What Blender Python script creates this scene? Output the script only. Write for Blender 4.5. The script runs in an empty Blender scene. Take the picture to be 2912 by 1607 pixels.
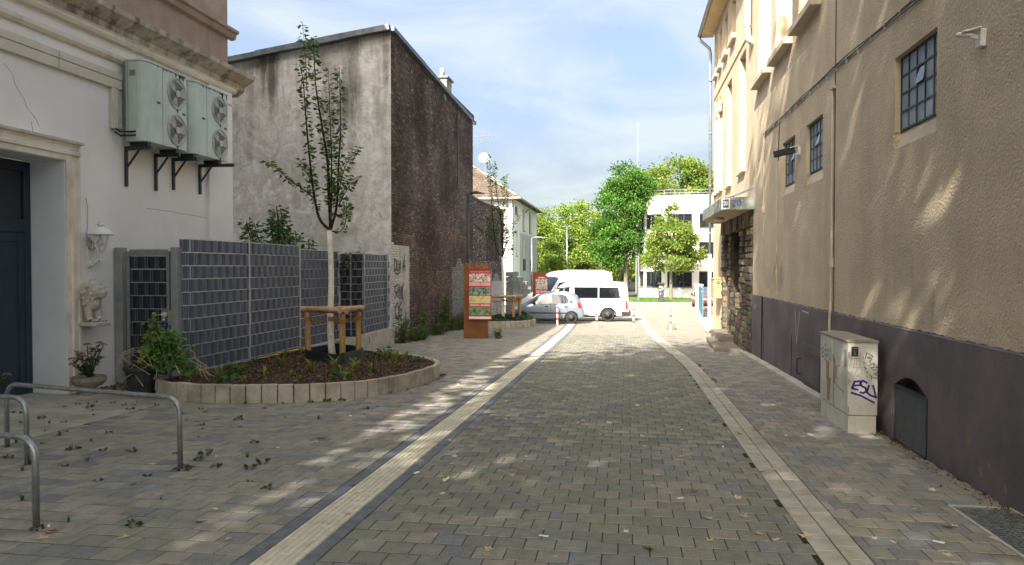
import bpy, math, random
import numpy as np
from mathutils import Vector, Matrix, noise as mnoise

random.seed(11)
RNG = np.random.default_rng(11)
scene = bpy.context.scene
COL = scene.collection
R = math.radians
SL = 0.0215                                   # the lane falls 2.15 % away from the camera

def gz(y):
    return -SL * y if y < 56 else -SL * 56

# ---------------------------------------------------------------- camera
cam_d = bpy.data.cameras.new('camera')
cam_d.sensor_width = 36.0
cam_d.lens = 25.96
cam_d.clip_end = 3000
cam = bpy.data.objects.new('camera', cam_d)
cam.location = (0, 0, 1.9)
cam.rotation_euler = (R(90 - 1.19), 0, R(8.85))
COL.objects.link(cam)
scene.camera = cam

# ---------------------------------------------------------------- sky and sun
SUN_DIR = Vector((0.35, 1.0, -0.82)).normalized()          # the way the light travels
SUN_EL = math.asin(-SUN_DIR.z)
SUN_AZ = math.atan2(-SUN_DIR.x, -SUN_DIR.y)                # compass angle of the sun, from +Y towards +X
world = bpy.data.worlds.new('World')
scene.world = world
world.use_nodes = True
wn, wl = world.node_tree.nodes, world.node_tree.links
wn.clear()
w_out = wn.new('ShaderNodeOutputWorld')
w_bg = wn.new('ShaderNodeBackground')
w_bg.inputs['Strength'].default_value = 0.073
sky = wn.new('ShaderNodeTexSky')
sky.sky_type = 'NISHITA'
sky.sun_disc = False
sky.sun_elevation = SUN_EL
sky.sun_rotation = SUN_AZ
sky.altitude = 80
sky.air_density = 0.55
sky.dust_density = 10.0
sky.ozone_density = 0.5
w_tc = wn.new('ShaderNodeTexCoord')
w_map = wn.new('ShaderNodeMapping')
w_map.inputs['Scale'].default_value = (1.0, 1.0, 3.6)
w_map.inputs['Rotation'].default_value = (0.05, 0.16, 0.4)
w_n1 = wn.new('ShaderNodeTexNoise')
w_n1.inputs['Scale'].default_value = 2.3
w_n1.inputs['Detail'].default_value = 9
w_n1.inputs['Roughness'].default_value = 0.56
w_n1.inputs['Distortion'].default_value = 0.7
w_r1 = wn.new('ShaderNodeValToRGB')
w_r1.color_ramp.elements[0].position = 0.42
w_r1.color_ramp.elements[0].color = (0.12, 0.12, 0.12, 1)
w_r1.color_ramp.elements[1].position = 0.62
w_r1.color_ramp.elements[1].color = (0.92, 0.92, 0.92, 1)
w_mix = wn.new('ShaderNodeMix')
w_mix.data_type = 'RGBA'
CLOUD = (1.62, 1.74, 1.84, 1)
w_mix.inputs['B'].default_value = CLOUD
wl.new(w_tc.outputs['Generated'], w_map.inputs['Vector'])
wl.new(w_map.outputs['Vector'], w_n1.inputs['Vector'])
wl.new(w_n1.outputs['Fac'], w_r1.inputs['Fac'])
wl.new(w_r1.outputs['Color'], w_mix.inputs['Factor'])
wl.new(sky.outputs['Color'], w_mix.inputs['A'])
w_tint = wn.new('ShaderNodeVectorMath')
w_tint.operation = 'MULTIPLY'
w_tint.inputs[1].default_value = (0.945, 0.995, 0.985)
wl.new(w_mix.outputs['Result'], w_tint.inputs[0])
wl.new(w_tint.outputs[0], w_bg.inputs['Color'])
wl.new(w_bg.outputs['Background'], w_out.inputs['Surface'])

sun_d = bpy.data.lights.new('sun', 'SUN')
sun_d.energy = 2.0
sun_d.angle = R(0.5)
sun_d.color = (1.0, 0.93, 0.82)
sun = bpy.data.objects.new('sun', sun_d)
sun.location = (-20, -50, 45)
sun.rotation_euler = SUN_DIR.to_track_quat('-Z', 'Y').to_euler()
COL.objects.link(sun)

scene.cycles.diffuse_bounces = 8
scene.cycles.max_bounces = 14
scene.view_settings.view_transform = 'Standard'
scene.view_settings.look = 'None'
scene.view_settings.exposure = 2.88
scene.view_settings.gamma = 1.0
scene.view_settings.use_curve_mapping = False

# ---------------------------------------------------------------- helpers
def wloc(o):
    v = Vector((0, 0, 0))
    while o is not None:
        v = v + o.location
        o = o.parent
    return v

def tag(o, label=None, cat=None, group=None, kind=None):
    if label: o['label'] = label
    if cat: o['category'] = cat
    if group: o['group'] = group
    if kind: o['kind'] = kind
    return o

def thing(name, label, cat, loc=(0, 0, 0), group=None, rz=0.0):
    o = bpy.data.objects.new(name, None)
    o.empty_display_size = 0.2
    COL.objects.link(o)
    o.location = loc
    o.rotation_euler = (0, 0, rz)
    return tag(o, label, cat, group)

def structure(name, loc=(0, 0, 0)):
    o = bpy.data.objects.new(name, None)
    COL.objects.link(o)
    o.location = loc
    o['kind'] = 'structure'
    return o

def copy_tree(o, parent=None):
    c = o.copy()
    COL.objects.link(c)
    c.parent = parent
    for ch in list(o.children):
        copy_tree(ch, c)
    return c

def link_obj(name, me, mat, parent=None):
    o = bpy.data.objects.new(name, me)
    if mat is not None:
        me.materials.clear()
        me.materials.append(mat)
    COL.objects.link(o)
    o.parent = parent
    return o

class MB:
    """collects geometry; build() links it as ONE mesh object"""
    def __init__(s):
        s.v = []; s.f = []
    def add(s, vs, fs):
        k = len(s.v)
        s.v += [tuple(p) for p in vs]
        s.f += [tuple(i + k for i in f) for f in fs]
        return s
    def box(s, x0, x1, y0, y1, z0, z1):
        return s.add([(x0,y0,z0),(x1,y0,z0),(x1,y1,z0),(x0,y1,z0),(x0,y0,z1),(x1,y0,z1),(x1,y1,z1),(x0,y1,z1)],
                     [(0,3,2,1),(4,5,6,7),(0,1,5,4),(1,2,6,5),(2,3,7,6),(3,0,4,7)])
    def bar(s, p0, p1, w, h, up=(0, 0, 1)):
        p0, p1 = Vector(p0), Vector(p1)
        d = (p1 - p0).normalized()
        u = Vector(up)
        a = d.cross(u)
        if a.length < 1e-4: a = d.cross(Vector((1, 0, 0)))
        a.normalize(); b = a.cross(d).normalized()
        q = []
        for p in (p0, p1):
            for sa, sb in ((-1,-1),(1,-1),(1,1),(-1,1)):
                q.append(p + a * (sa * w / 2) + b * (sb * h / 2))
        return s.add(q, [(0,1,2,3),(7,6,5,4),(0,4,5,1),(1,5,6,2),(2,6,7,3),(3,7,4,0)])
    def prism(s, poly, axis, c0, c1):
        n = len(poly)
        def P(a, b, c):
            return {'x': (c, a, b), 'y': (a, c, b), 'z': (a, b, c)}[axis]
        vs = [P(a, b, c0) for a, b in poly] + [P(a, b, c1) for a, b in poly]
        fs = [tuple(range(n))[::-1], tuple(range(n, 2 * n))]
        fs += [(i, (i + 1) % n, n + (i + 1) % n, n + i) for i in range(n)]
        return s.add(vs, fs)
    def tube(s, pts, r, n=8, cap=True):
        pts = [Vector(p) for p in pts]
        m = len(pts)
        rs = r if isinstance(r, (list, tuple)) else [r] * m
        prev = None
        vs = []
        for i, p in enumerate(pts):
            if i == 0: d = pts[1] - pts[0]
            elif i == m - 1: d = pts[-1] - pts[-2]
            else: d = (pts[i + 1] - p).normalized() + (p - pts[i - 1]).normalized()
            if d.length < 1e-9: d = Vector((0, 0, 1))
            d.normalize()
            if prev is None:
                a = d.cross(Vector((0, 0, 1)))
                if a.length < 1e-3: a = d.cross(Vector((1, 0, 0)))
            else:
                a = prev - d * prev.dot(d)
                if a.length < 1e-4: a = d.cross(Vector((0, 1, 0)))
            a.normalize(); prev = a
            b = d.cross(a)
            for k in range(n):
                t = 2 * math.pi * k / n
                vs.append(p + (a * math.cos(t) + b * math.sin(t)) * rs[i])
        fs = []
        for i in range(m - 1):
            for k in range(n):
                k2 = (k + 1) % n
                fs.append((i * n + k, i * n + k2, (i + 1) * n + k2, (i + 1) * n + k))
        if cap:
            fs.append(tuple(range(n))[::-1]); fs.append(tuple(range((m - 1) * n, m * n)))
        return s.add(vs, fs)
    def lathe(s, prof, c, n=16, axis='z', wob=None):
        m = len(prof); vs = []
        for (r, h) in prof:
            for k in range(n):
                t = 2 * math.pi * k / n
                rr = r * (1 + (wob(k) if wob else 0))
                a, b = rr * math.cos(t), rr * math.sin(t)
                if axis == 'z': p = (c[0] + a, c[1] + b, c[2] + h)
                elif axis == 'x': p = (c[0] + h, c[1] + a, c[2] + b)
                else: p = (c[0] + b, c[1] + h, c[2] + a)
                vs.append(p)
        fs = []
        for i in range(m - 1):
            for k in range(n):
                k2 = (k + 1) % n
                fs.append((i * n + k, i * n + k2, (i + 1) * n + k2, (i + 1) * n + k))
        fs.append(tuple(range(n))[::-1]); fs.append(tuple(range((m - 1) * n, m * n)))
        return s.add(vs, fs)
    def quad(s, *p):
        return s.add(p, [tuple(range(len(p)))])
    def build(s, name, mat, parent=None, smooth=False, bevel=0.0, seg=1, local=False, label=None):
        off = Vector((0, 0, 0)) if (local or parent is None) else wloc(parent)
        me = bpy.data.meshes.new(name)
        me.from_pydata([(x - off.x, y - off.y, z - off.z) for x, y, z in s.v], [], s.f)
        me.update()
        if smooth:
            me.polygons.foreach_set('use_smooth', [True] * len(me.polygons))
        o = link_obj(name, me, mat, parent)
        if bevel:
            m = o.modifiers.new('bevel', 'BEVEL')
            m.width = bevel; m.segments = seg; m.limit_method = 'ANGLE'; m.angle_limit = R(35)
        if label: o['label'] = label
        return o

def np_mesh(name, V, F, mat, parent=None, col=None, local=False, smooth=False):
    """V (n,3) points, F (m,4) quads, col (n,3) colour per point"""
    off = Vector((0, 0, 0)) if (local or parent is None) else wloc(parent)
    V = np.asarray(V, np.float32) - np.array(off, np.float32)
    F = np.asarray(F, np.int32)
    k = F.shape[1]
    me = bpy.data.meshes.new(name)
    me.vertices.add(len(V)); me.vertices.foreach_set('co', V.ravel())
    me.loops.add(F.size); me.loops.foreach_set('vertex_index', F.ravel())
    me.polygons.add(len(F))
    me.polygons.foreach_set('loop_start', np.arange(0, F.size, k, dtype=np.int32))
    me.polygons.foreach_set('loop_total', np.full(len(F), k, np.int32))
    if smooth: me.polygons.foreach_set('use_smooth', np.ones(len(F), bool))
    me.update(calc_edges=True)
    if col is not None:
        at = me.attributes.new('Col', 'FLOAT_COLOR', 'POINT')
        c4 = np.ones((len(V), 4), np.float32); c4[:, :3] = col
        at.data.foreach_set('color', c4.ravel())
    return link_obj(name, me, mat, parent)

def pieces(P, col):
    """P (n,8,3) boxes -> points, 5-sided quads without the back face (corners 0-3 back, 4-7 front), colours"""
    n = len(P)
    base = np.array([(4,5,6,7),(0,1,5,4),(1,2,6,5),(2,3,7,6),(3,0,4,7)], np.int32)
    F = (base[None] + (np.arange(n) * 8)[:, None, None]).reshape(-1, 4)
    return P.reshape(-1, 3), F, np.repeat(col, 8, axis=0)

def unit(v):
    return v / np.maximum(np.linalg.norm(v, axis=1, keepdims=True), 1e-9)

def leaf_quads(C, D, size, aspect=0.5, fold=0.18, rng=RNG):
    """leaf blades: C base points, D directions, size lengths -> V, F"""
    n = len(C)
    D = unit(D)
    t = unit(np.cross(D, rng.normal(size=(n, 3))))
    nn = np.cross(D, t)
    s = np.asarray(size).reshape(-1, 1) * np.ones((n, 1))
    mid = C + D * s * 0.48
    V = np.stack([C, mid + t * s * aspect * 0.5 - nn * s * fold, C + D * s, mid - t * s * aspect * 0.5 - nn * s * fold], 1).reshape(-1, 3)
    F = np.arange(n * 4, dtype=np.int32).reshape(-1, 4)
    return V, F

def jitter_cols(base, n, v=0.25, rng=RNG):
    base = np.asarray(base, float)
    if base.ndim == 2: base = base[rng.integers(0, len(base), n)]
    return np.clip(base * (1 + rng.uniform(-v, v, (n, 1))) * (1 + rng.uniform(-v * .3, v * .3, (n, 3))), 0.003, 1)

# ---------------------------------------------------------------- materials
MATS = {}
def newmat(name):
    m = bpy.data.materials.new(name); m.use_nodes = True
    m.node_tree.nodes.clear(); MATS[name] = m
    return m, m.node_tree.nodes, m.node_tree.links

def rgba(c): return (c[0], c[1], c[2], 1)

def pm(name, c1, c2=None, scale=3.0, lo=0.35, hi=0.65, rough=0.8, bump=0.0, bscale=60.0, bdist=0.01, metal=0.0, stretch=(1, 1, 1),
       c3=None, s3=0.7, lo3=0.5, hi3=0.75, f3=1.0, st3=(1, 1, 1), spec=0.35, attr=False, detail=6.0, coat=0.0, bdetail=4.0, speck=None, sscale=300):
    """noise-tinted procedural surface; c3 = stains with their own scale; attr = base colour per piece"""
    m, n, l = newmat(name)
    out = n.new('ShaderNodeOutputMaterial'); b = n.new('ShaderNodeBsdfPrincipled')
    l.new(b.outputs[0], out.inputs[0])
    geo = n.new('ShaderNodeNewGeometry')
    mp = n.new('ShaderNodeMapping'); mp.inputs['Scale'].default_value = stretch
    l.new(geo.outputs['Position'], mp.inputs['Vector'])
    nz = n.new('ShaderNodeTexNoise'); nz.inputs['Scale'].default_value = scale; nz.inputs['Detail'].default_value = detail
    nz.inputs['Roughness'].default_value = 0.6
    l.new(mp.outputs[0], nz.inputs['Vector'])
    rp = n.new('ShaderNodeValToRGB')
    rp.color_ramp.elements[0].position = lo; rp.color_ramp.elements[1].position = hi
    l.new(nz.outputs['Fac'], rp.inputs['Fac'])
    if attr:
        rp.color_ramp.elements[0].color = rgba(c1); rp.color_ramp.elements[1].color = rgba(c2)
        at = n.new('ShaderNodeAttribute'); at.attribute_name = 'Col'
        mx = n.new('ShaderNodeMix'); mx.data_type = 'RGBA'; mx.blend_type = 'MULTIPLY'; mx.inputs['Factor'].default_value = 1
        l.new(at.outputs['Color'], mx.inputs['A']); l.new(rp.outputs['Color'], mx.inputs['B'])
        colr = mx.outputs['Result']
    else:
        c2 = c2 or tuple(min(1, q * 1.18) for q in c1)
        rp.color_ramp.elements[0].color = rgba(c1); rp.color_ramp.elements[1].color = rgba(c2)
        colr = rp.outputs['Color']
    if c3 is not None:
        m3 = n.new('ShaderNodeMapping'); m3.inputs['Scale'].default_value = st3; m3.inputs['Location'].default_value = (3.1, 7.7, 1.3)
        l.new(geo.outputs['Position'], m3.inputs['Vector'])
        n3 = n.new('ShaderNodeTexNoise'); n3.inputs['Scale'].default_value = s3; n3.inputs['Detail'].default_value = 8; n3.inputs['Roughness'].default_value = 0.65
        l.new(m3.outputs[0], n3.inputs['Vector'])
        mr = n.new('ShaderNodeMapRange'); mr.inputs['From Min'].default_value = lo3; mr.inputs['From Max'].default_value = hi3
        mr.inputs['To Max'].default_value = f3
        l.new(n3.outputs['Fac'], mr.inputs['Value'])
        mx3 = n.new('ShaderNodeMix'); mx3.data_type = 'RGBA'; mx3.inputs['B'].default_value = rgba(c3)
        l.new(mr.outputs[0], mx3.inputs['Factor']); l.new(colr, mx3.inputs['A'])
        colr = mx3.outputs['Result']
    if speck is not None:
        ns = n.new('ShaderNodeTexNoise'); ns.inputs['Scale'].default_value = sscale; ns.inputs['Detail'].default_value = 2
        l.new(geo.outputs['Position'], ns.inputs['Vector'])
        ms = n.new('ShaderNodeMapRange'); ms.inputs['From Min'].default_value = 0.3; ms.inputs['From Max'].default_value = 0.7
        ms.inputs['To Min'].default_value = 1 - speck; ms.inputs['To Max'].default_value = 1 + speck
        l.new(ns.outputs['Fac'], ms.inputs['Value'])
        mxs = n.new('ShaderNodeVectorMath'); mxs.operation = 'SCALE'
        l.new(colr, mxs.inputs[0]); l.new(ms.outputs[0], mxs.inputs['Scale'])
        colr = mxs.outputs[0]
    l.new(colr, b.inputs['Base Color'])
    b.inputs['Roughness'].default_value = rough; b.inputs['Metallic'].default_value = metal
    b.inputs['Specular IOR Level'].default_value = spec
    b.inputs['Coat Weight'].default_value = coat
    if bump:
        nb = n.new('ShaderNodeTexNoise'); nb.inputs['Scale'].default_value = bscale; nb.inputs['Detail'].default_value = bdetail
        l.new(mp.outputs[0], nb.inputs['Vector'])
        bp = n.new('ShaderNodeBump'); bp.inputs['Strength'].default_value = bump; bp.inputs['Distance'].default_value = bdist
        l.new(nb.outputs['Fac'], bp.inputs['Height']); l.new(bp.outputs[0], b.inputs['Normal'])
    return m

def leafmat(name, trans=0.4, rough=0.5):
    m, n, l = newmat(name)
    out = n.new('ShaderNodeOutputMaterial'); b = n.new('ShaderNodeBsdfPrincipled'); t = n.new('ShaderNodeBsdfTranslucent')
    a = n.new('ShaderNodeAttribute'); a.attribute_name = 'Col'
    mx = n.new('ShaderNodeMixShader'); mx.inputs[0].default_value = trans
    sc = n.new('ShaderNodeVectorMath'); sc.operation = 'MULTIPLY'; sc.inputs[1].default_value = (1.25, 1.35, 0.6)
    l.new(a.outputs['Color'], b.inputs['Base Color']); l.new(a.outputs['Color'], sc.inputs[0]); l.new(sc.outputs[0], t.inputs['Color'])
    b.inputs['Roughness'].default_value = rough; b.inputs['Specular IOR Level'].default_value = 0.3
    l.new(b.outputs[0], mx.inputs[1]); l.new(t.outputs[0], mx.inputs[2]); l.new(mx.outputs[0], out.inputs[0])
    return m

def glassmat(name, col, rough=0.05, trans=0.0, alpha=1.0):
    m, n, l = newmat(name)
    out = n.new('ShaderNodeOutputMaterial'); b = n.new('ShaderNodeBsdfPrincipled')
    b.inputs['Base Color'].default_value = rgba(col); b.inputs['Roughness'].default_value = rough
    b.inputs['Transmission Weight'].default_value = trans; b.inputs['IOR'].default_value = 1.5
    b.inputs['Specular IOR Level'].default_value = 0.7; b.inputs['Alpha'].default_value = alpha
    l.new(b.outputs[0], out.inputs[0])
    return m

pm('paver', (0.78, 0.78, 0.76), (1.12, 1.12, 1.1), scale=9, rough=0.92, bump=0.5, bscale=260, bdist=0.004, attr=True,
   c3=(0.185, 0.182, 0.12), s3=0.5, lo3=0.36, hi3=0.7, f3=0.7, speck=0.38, sscale=190, spec=0.2)
pm('paver_walk', (0.8, 0.79, 0.77), (1.12, 1.1, 1.08), scale=7, rough=0.92, bump=0.45, bscale=260, bdist=0.004, attr=True,
   c3=(0.21, 0.205, 0.145), s3=0.4, lo3=0.42, hi3=0.75, f3=0.5, speck=0.34, sscale=190, spec=0.2)
pm('joint', (0.018, 0.022, 0.009), (0.045, 0.045, 0.025), scale=6, rough=1.0, bump=0.6, bscale=120, c3=(0.03, 0.045, 0.012), s3=1.2, spec=0.1)
pm('tactile', (0.47, 0.425, 0.315), (0.6, 0.545, 0.415), scale=14, rough=0.9, bump=0.35, bscale=320, bdist=0.003, c3=(0.21, 0.19, 0.12), s3=1.4, lo3=0.52, hi3=0.85, f3=0.6, speck=0.16)
pm('tactile_groove', (0.2, 0.175, 0.12), (0.28, 0.25, 0.18), scale=30, rough=0.95)
pm('band_dark', (0.11, 0.115, 0.128), (0.16, 0.166, 0.18), scale=8, rough=0.8, bump=0.3, bscale=240, bdist=0.003, c3=(0.06, 0.065, 0.045), s3=1.1, f3=0.5)
pm('gutter_tile', (0.31, 0.283, 0.23), (0.43, 0.395, 0.325), scale=5, rough=0.9, bump=0.3, bscale=240, bdist=0.003, c3=(0.14, 0.135, 0.075), s3=0.9, lo3=0.48, hi3=0.75, f3=0.65, speck=0.15)
pm('asphalt', (0.05, 0.05, 0.05), (0.08, 0.078, 0.074), scale=20, rough=0.95, bump=0.4, bscale=150)
pm('apron', (0.285, 0.262, 0.217), (0.420, 0.383, 0.315), scale=2.2, rough=0.95, bump=0.35, bscale=140, bdist=0.004, c3=(0.1, 0.095, 0.065), s3=1.0, lo3=0.5, hi3=0.8, f3=0.7, speck=0.2)
pm('kerb', (0.3, 0.28, 0.25), (0.42, 0.39, 0.34), scale=6, rough=0.9, bump=0.2, bscale=120)
pm('stucco', (0.53, 0.43, 0.31), (0.62, 0.508, 0.375), scale=1.6, rough=0.95, bump=1.0, bscale=38, bdist=0.028, c3=(0.42, 0.335, 0.24), s3=1.1, lo3=0.45, hi3=0.75, f3=0.6,
   st3=(1, 1, 0.18), speck=0.1, sscale=90, bdetail=3, spec=0.15)
pm('stucco_fine', (0.546, 0.423, 0.280), (0.650, 0.514, 0.351), scale=2, rough=0.9, bump=0.15, bscale=90)
pm('patch_paint', (0.45, 0.38, 0.29), (0.52, 0.44, 0.34), scale=6, rough=0.95, bump=1.0, bscale=38, bdist=0.026, bdetail=3, spec=0.15)
pm('plinth', (0.085, 0.074, 0.081), (0.145, 0.122, 0.126), scale=1.3, rough=0.72, bump=0.45, bscale=26, bdist=0.012, c3=(0.17, 0.14, 0.13), s3=2.2, lo3=0.5, hi3=0.78, f3=0.6, st3=(1, 1, 0.22), speck=0.15, sscale=70, spec=0.4)
pm('plinth_door', (0.045, 0.035, 0.035), (0.072, 0.055, 0.053), scale=4, rough=0.6, bump=0.2, bscale=60)
pm('plaster_white', (0.76, 0.735, 0.70), (0.82, 0.80, 0.765), scale=1.0, rough=0.85, bump=0.12, bscale=50, bdist=0.006, c3=(0.68, 0.65, 0.6), s3=0.9, lo3=0.48, hi3=0.8, f3=0.5, st3=(1, 1, 0.45))
pm('plaster_cool', (0.644, 0.658, 0.665), (0.728, 0.742, 0.742), scale=1.2, rough=0.8, bump=0.12, bscale=60, bdist=0.006, c3=(0.52,0.53,0.52), s3=1.6, lo3=0.55, hi3=0.85, f3=0.6)
pm('plaster_warm', (0.658, 0.595, 0.490), (0.756, 0.693, 0.574), scale=1.5, rough=0.85, bump=0.12, bscale=60, c3=(0.24, 0.215, 0.16), s3=2.2, lo3=0.52, hi3=0.8, f3=0.7, st3=(1, 1, 0.6))
pm('plaster_brown', (0.307, 0.225, 0.177), (0.405, 0.300, 0.232), scale=1.6, rough=0.9, bump=0.4, bscale=60, bdist=0.01, c3=(0.11, 0.085, 0.07), s3=2.0, lo3=0.5, hi3=0.8, f3=0.6, st3=(1, 1, 0.25))
pm('cornice_dirty', (0.413, 0.362, 0.281), (0.537, 0.481, 0.375), scale=4, rough=0.95, bump=0.35, bscale=30, bdist=0.012, c3=(0.04, 0.036, 0.03), s3=3.6, lo3=0.46, hi3=0.66, f3=0.8, st3=(1, 1, 0.16))
pm('trunking', (0.559, 0.520, 0.429), (0.624, 0.579, 0.481), scale=2, rough=0.5, c3=(0.33, 0.3, 0.24), s3=1.3, f3=0.4)
m, n, l = newmat('gable')
_o = n.new('ShaderNodeOutputMaterial'); _b = n.new('ShaderNodeBsdfPrincipled'); l.new(_b.outputs[0], _o.inputs[0])
_g = n.new('ShaderNodeNewGeometry')
def _noise(scale, st=(1, 1, 1), detail=8, rough=0.6, dist=0.0, loc=(0, 0, 0)):
    mp = n.new('ShaderNodeMapping'); mp.inputs['Scale'].default_value = st; mp.inputs['Location'].default_value = loc
    l.new(_g.outputs['Position'], mp.inputs['Vector'])
    q = n.new('ShaderNodeTexNoise'); q.inputs['Scale'].default_value = scale; q.inputs['Detail'].default_value = detail; q.inputs['Roughness'].default_value = rough
    q.inputs['Distortion'].default_value = dist; l.new(mp.outputs[0], q.inputs['Vector']); return q.outputs['Fac']
def _rng(v, a, b, c=0.0, d=1.0):
    q = n.new('ShaderNodeMapRange'); q.inputs['From Min'].default_value = a; q.inputs['From Max'].default_value = b; q.inputs['To Min'].default_value = c; q.inputs['To Max'].default_value = d
    l.new(v, q.inputs['Value']); return q.outputs[0]
def _mixc(f, a, b):
    q = n.new('ShaderNodeMix'); q.data_type = 'RGBA'; l.new(f, q.inputs['Factor'])
    for nm, v in (('A', a), ('B', b)):
        if isinstance(v, tuple): q.inputs[nm].default_value = rgba(v)
        else: l.new(v, q.inputs[nm])
    return q.outputs['Result']
_sep = n.new('ShaderNodeSeparateXYZ'); l.new(_g.outputs['Position'], _sep.inputs[0])
_hi = _rng(_sep.outputs['Z'], 3.5, 7.8)
_c = _mixc(_rng(_noise(0.55, dist=1.2), .35, .65), (0.42, 0.385, 0.34), (0.55, 0.53, 0.505))
_c = _mixc(_rng(_noise(1.5, dist=1.8, loc=(4, 0, 2)), .46, .6, 0, .7), _c, (0.63, 0.625, 0.62))
_c = _mixc(_rng(_noise(2.7, dist=1.5, loc=(9, 0, 5)), .5, .68, 0, .6), _c, (0.34, 0.31, 0.26))
_run = n.new('ShaderNodeMath'); _run.operation = 'MULTIPLY'
l.new(_rng(_noise(1.6, (1, 1, .10), loc=(1.3, 0, 0)), .47, .62, 0, 1.0), _run.inputs[0]); l.new(_rng(_noise(0.5, (1, 1, 1.0), loc=(0, 0, 2)), .3, .6), _run.inputs[1])
_run2 = n.new('ShaderNodeMath'); _run2.operation = 'MULTIPLY'; l.new(_run.outputs[0], _run2.inputs[0]); l.new(_hi, _run2.inputs[1])
_c = _mixc(_run2.outputs[0], _c, (0.105, 0.095, 0.082))
_sc = n.new('ShaderNodeVectorMath'); _sc.operation = 'SCALE'; l.new(_c, _sc.inputs[0]); l.new(_rng(_noise(9, detail=6), .25, .75, .92, 1.08), _sc.inputs['Scale'])
l.new(_sc.outputs[0], _b.inputs['Base Color']); _b.inputs['Roughness'].default_value = .95; _b.inputs['Specular IOR Level'].default_value = .15
_bp = n.new('ShaderNodeBump'); _bp.inputs['Strength'].default_value = .8; _bp.inputs['Distance'].default_value = .045
l.new(_noise(2.2, dist=1.6), _bp.inputs['Height']); l.new(_bp.outputs[0], _b.inputs['Normal'])
pm('brick', (0.8, 0.8, 0.8), (1.12, 1.1, 1.08), scale=26, rough=0.95, bump=0.5, bscale=90, bdist=0.01, attr=True, spec=0.15)
pm('mortar', (0.05, 0.045, 0.042), (0.10, 0.088, 0.078), scale=4, rough=1, bump=0.4, bscale=60, spec=0.1)
pm('flashing', (0.085, 0.097, 0.11), (0.15, 0.165, 0.18), scale=5, rough=0.5, metal=0.5, bump=0.2, bscale=8, bdist=0.03)
pm('roofing', (0.06, 0.06, 0.062), (0.1, 0.1, 0.1), scale=6, rough=0.9)
pm('stone', (0.7, 0.7, 0.7), (1.25, 1.2, 1.15), scale=9, rough=0.95, bump=0.9, bscale=22, bdist=0.03, attr=True, spec=0.15)
pm('concrete', (0.351, 0.325, 0.280), (0.481, 0.448, 0.390), scale=3, rough=0.92, bump=0.3, bscale=90, bdist=0.006, c3=(0.17, 0.155, 0.115), s3=1.9, lo3=0.5, hi3=0.8, f3=0.7, speck=0.12, sscale=80)
pm('edge_block', (0.36, 0.32, 0.255), (0.46, 0.415, 0.335), scale=4, rough=0.95, bump=0.5, bscale=120, bdist=0.006, c3=(0.15, 0.125, 0.075), s3=2.6, lo3=0.44, hi3=0.7, f3=0.75, speck=0.16, sscale=110)
pm('mulch', (0.05, 0.033, 0.024), (0.12, 0.078, 0.055), scale=30, rough=1, bump=1, bscale=60, bdist=0.03, spec=0.1)
pm('chips', (0.8, 0.8, 0.8), (1.2, 1.2, 1.2), scale=30, rough=0.95, attr=True, spec=0.15)
pm('galv', (0.24, 0.255, 0.26), (0.36, 0.38, 0.385), scale=12, rough=0.42, metal=0.75, bump=0.05, bscale=200, c3=(0.17, 0.18, 0.18), s3=8, lo3=0.5, hi3=0.8, f3=0.5)
pm('galv_light', (0.42, 0.42, 0.38), (0.52, 0.52, 0.47), scale=8, rough=0.5, metal=0.3)
pm('gatepost', (0.25, 0.255, 0.245), (0.32, 0.325, 0.31), scale=6, rough=0.5, metal=0.25)
pm('gate_frame', (0.19, 0.2, 0.2), (0.25, 0.26, 0.26), scale=6, rough=0.5, metal=0.25)
pm('slat_grey', (0.09, 0.095, 0.1), (0.13, 0.135, 0.14), scale=8, rough=0.5)
pm('strip', (0.058, 0.072, 0.108), (0.088, 0.106, 0.15), scale=2.5, rough=0.5, spec=0.4)
pm('strip_gate', (0.012, 0.015, 0.024), (0.02, 0.024, 0.036), scale=5, rough=0.45, spec=0.4)
pm('door_paint', (0.018, 0.032, 0.047), (0.027, 0.044, 0.062), scale=3, rough=0.5, bump=0.1, bscale=200, spec=0.4)
pm('black_metal', (0.012, 0.014, 0.018), (0.025, 0.028, 0.034), scale=8, rough=0.5)
pm('dark_metal', (0.028, 0.034, 0.042), (0.045, 0.052, 0.06), scale=8, rough=0.5, metal=0.2)
pm('ac_case', (0.450, 0.519, 0.469), (0.525, 0.594, 0.537), scale=2.2, rough=0.45, c3=(0.29, 0.32, 0.27), s3=2.4, lo3=0.5, hi3=0.8, f3=0.5, st3=(1, 1, 0.2))
pm('ac_dark', (0.025, 0.028, 0.028), (0.05, 0.054, 0.052), scale=20, rough=0.6)
pm('white_paint', (0.66, 0.65, 0.62), (0.72, 0.71, 0.68), scale=4, rough=0.5)
pm('lion', (0.42, 0.375, 0.33), (0.55, 0.50, 0.44), scale=9, rough=0.85, bump=0.3, bscale=90, bdist=0.005, c3=(0.3, 0.26, 0.22), s3=14, f3=0.5)
pm('urn', (0.2, 0.185, 0.15), (0.3, 0.275, 0.225), scale=7, rough=0.95, bump=0.4, bscale=90, bdist=0.006, c3=(0.1, 0.095, 0.06), s3=6, f3=0.6)
pm('black_plastic', (0.02, 0.021, 0.024), (0.042, 0.044, 0.048), scale=6, rough=0.55)
pm('wood', (0.33, 0.175, 0.07), (0.48, 0.28, 0.125), scale=5, rough=0.7, bump=0.3, bscale=40, bdist=0.006, stretch=(6, 6, 0.5), c3=(0.2, 0.1, 0.04), s3=3, f3=0.5, spec=0.3)
pm('wood_rail', (0.33, 0.19, 0.095), (0.47, 0.30, 0.16), scale=5, rough=0.75, bump=0.3, bscale=40, bdist=0.006, c3=(0.36, 0.32, 0.27), s3=2.0, f3=0.6)
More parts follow.
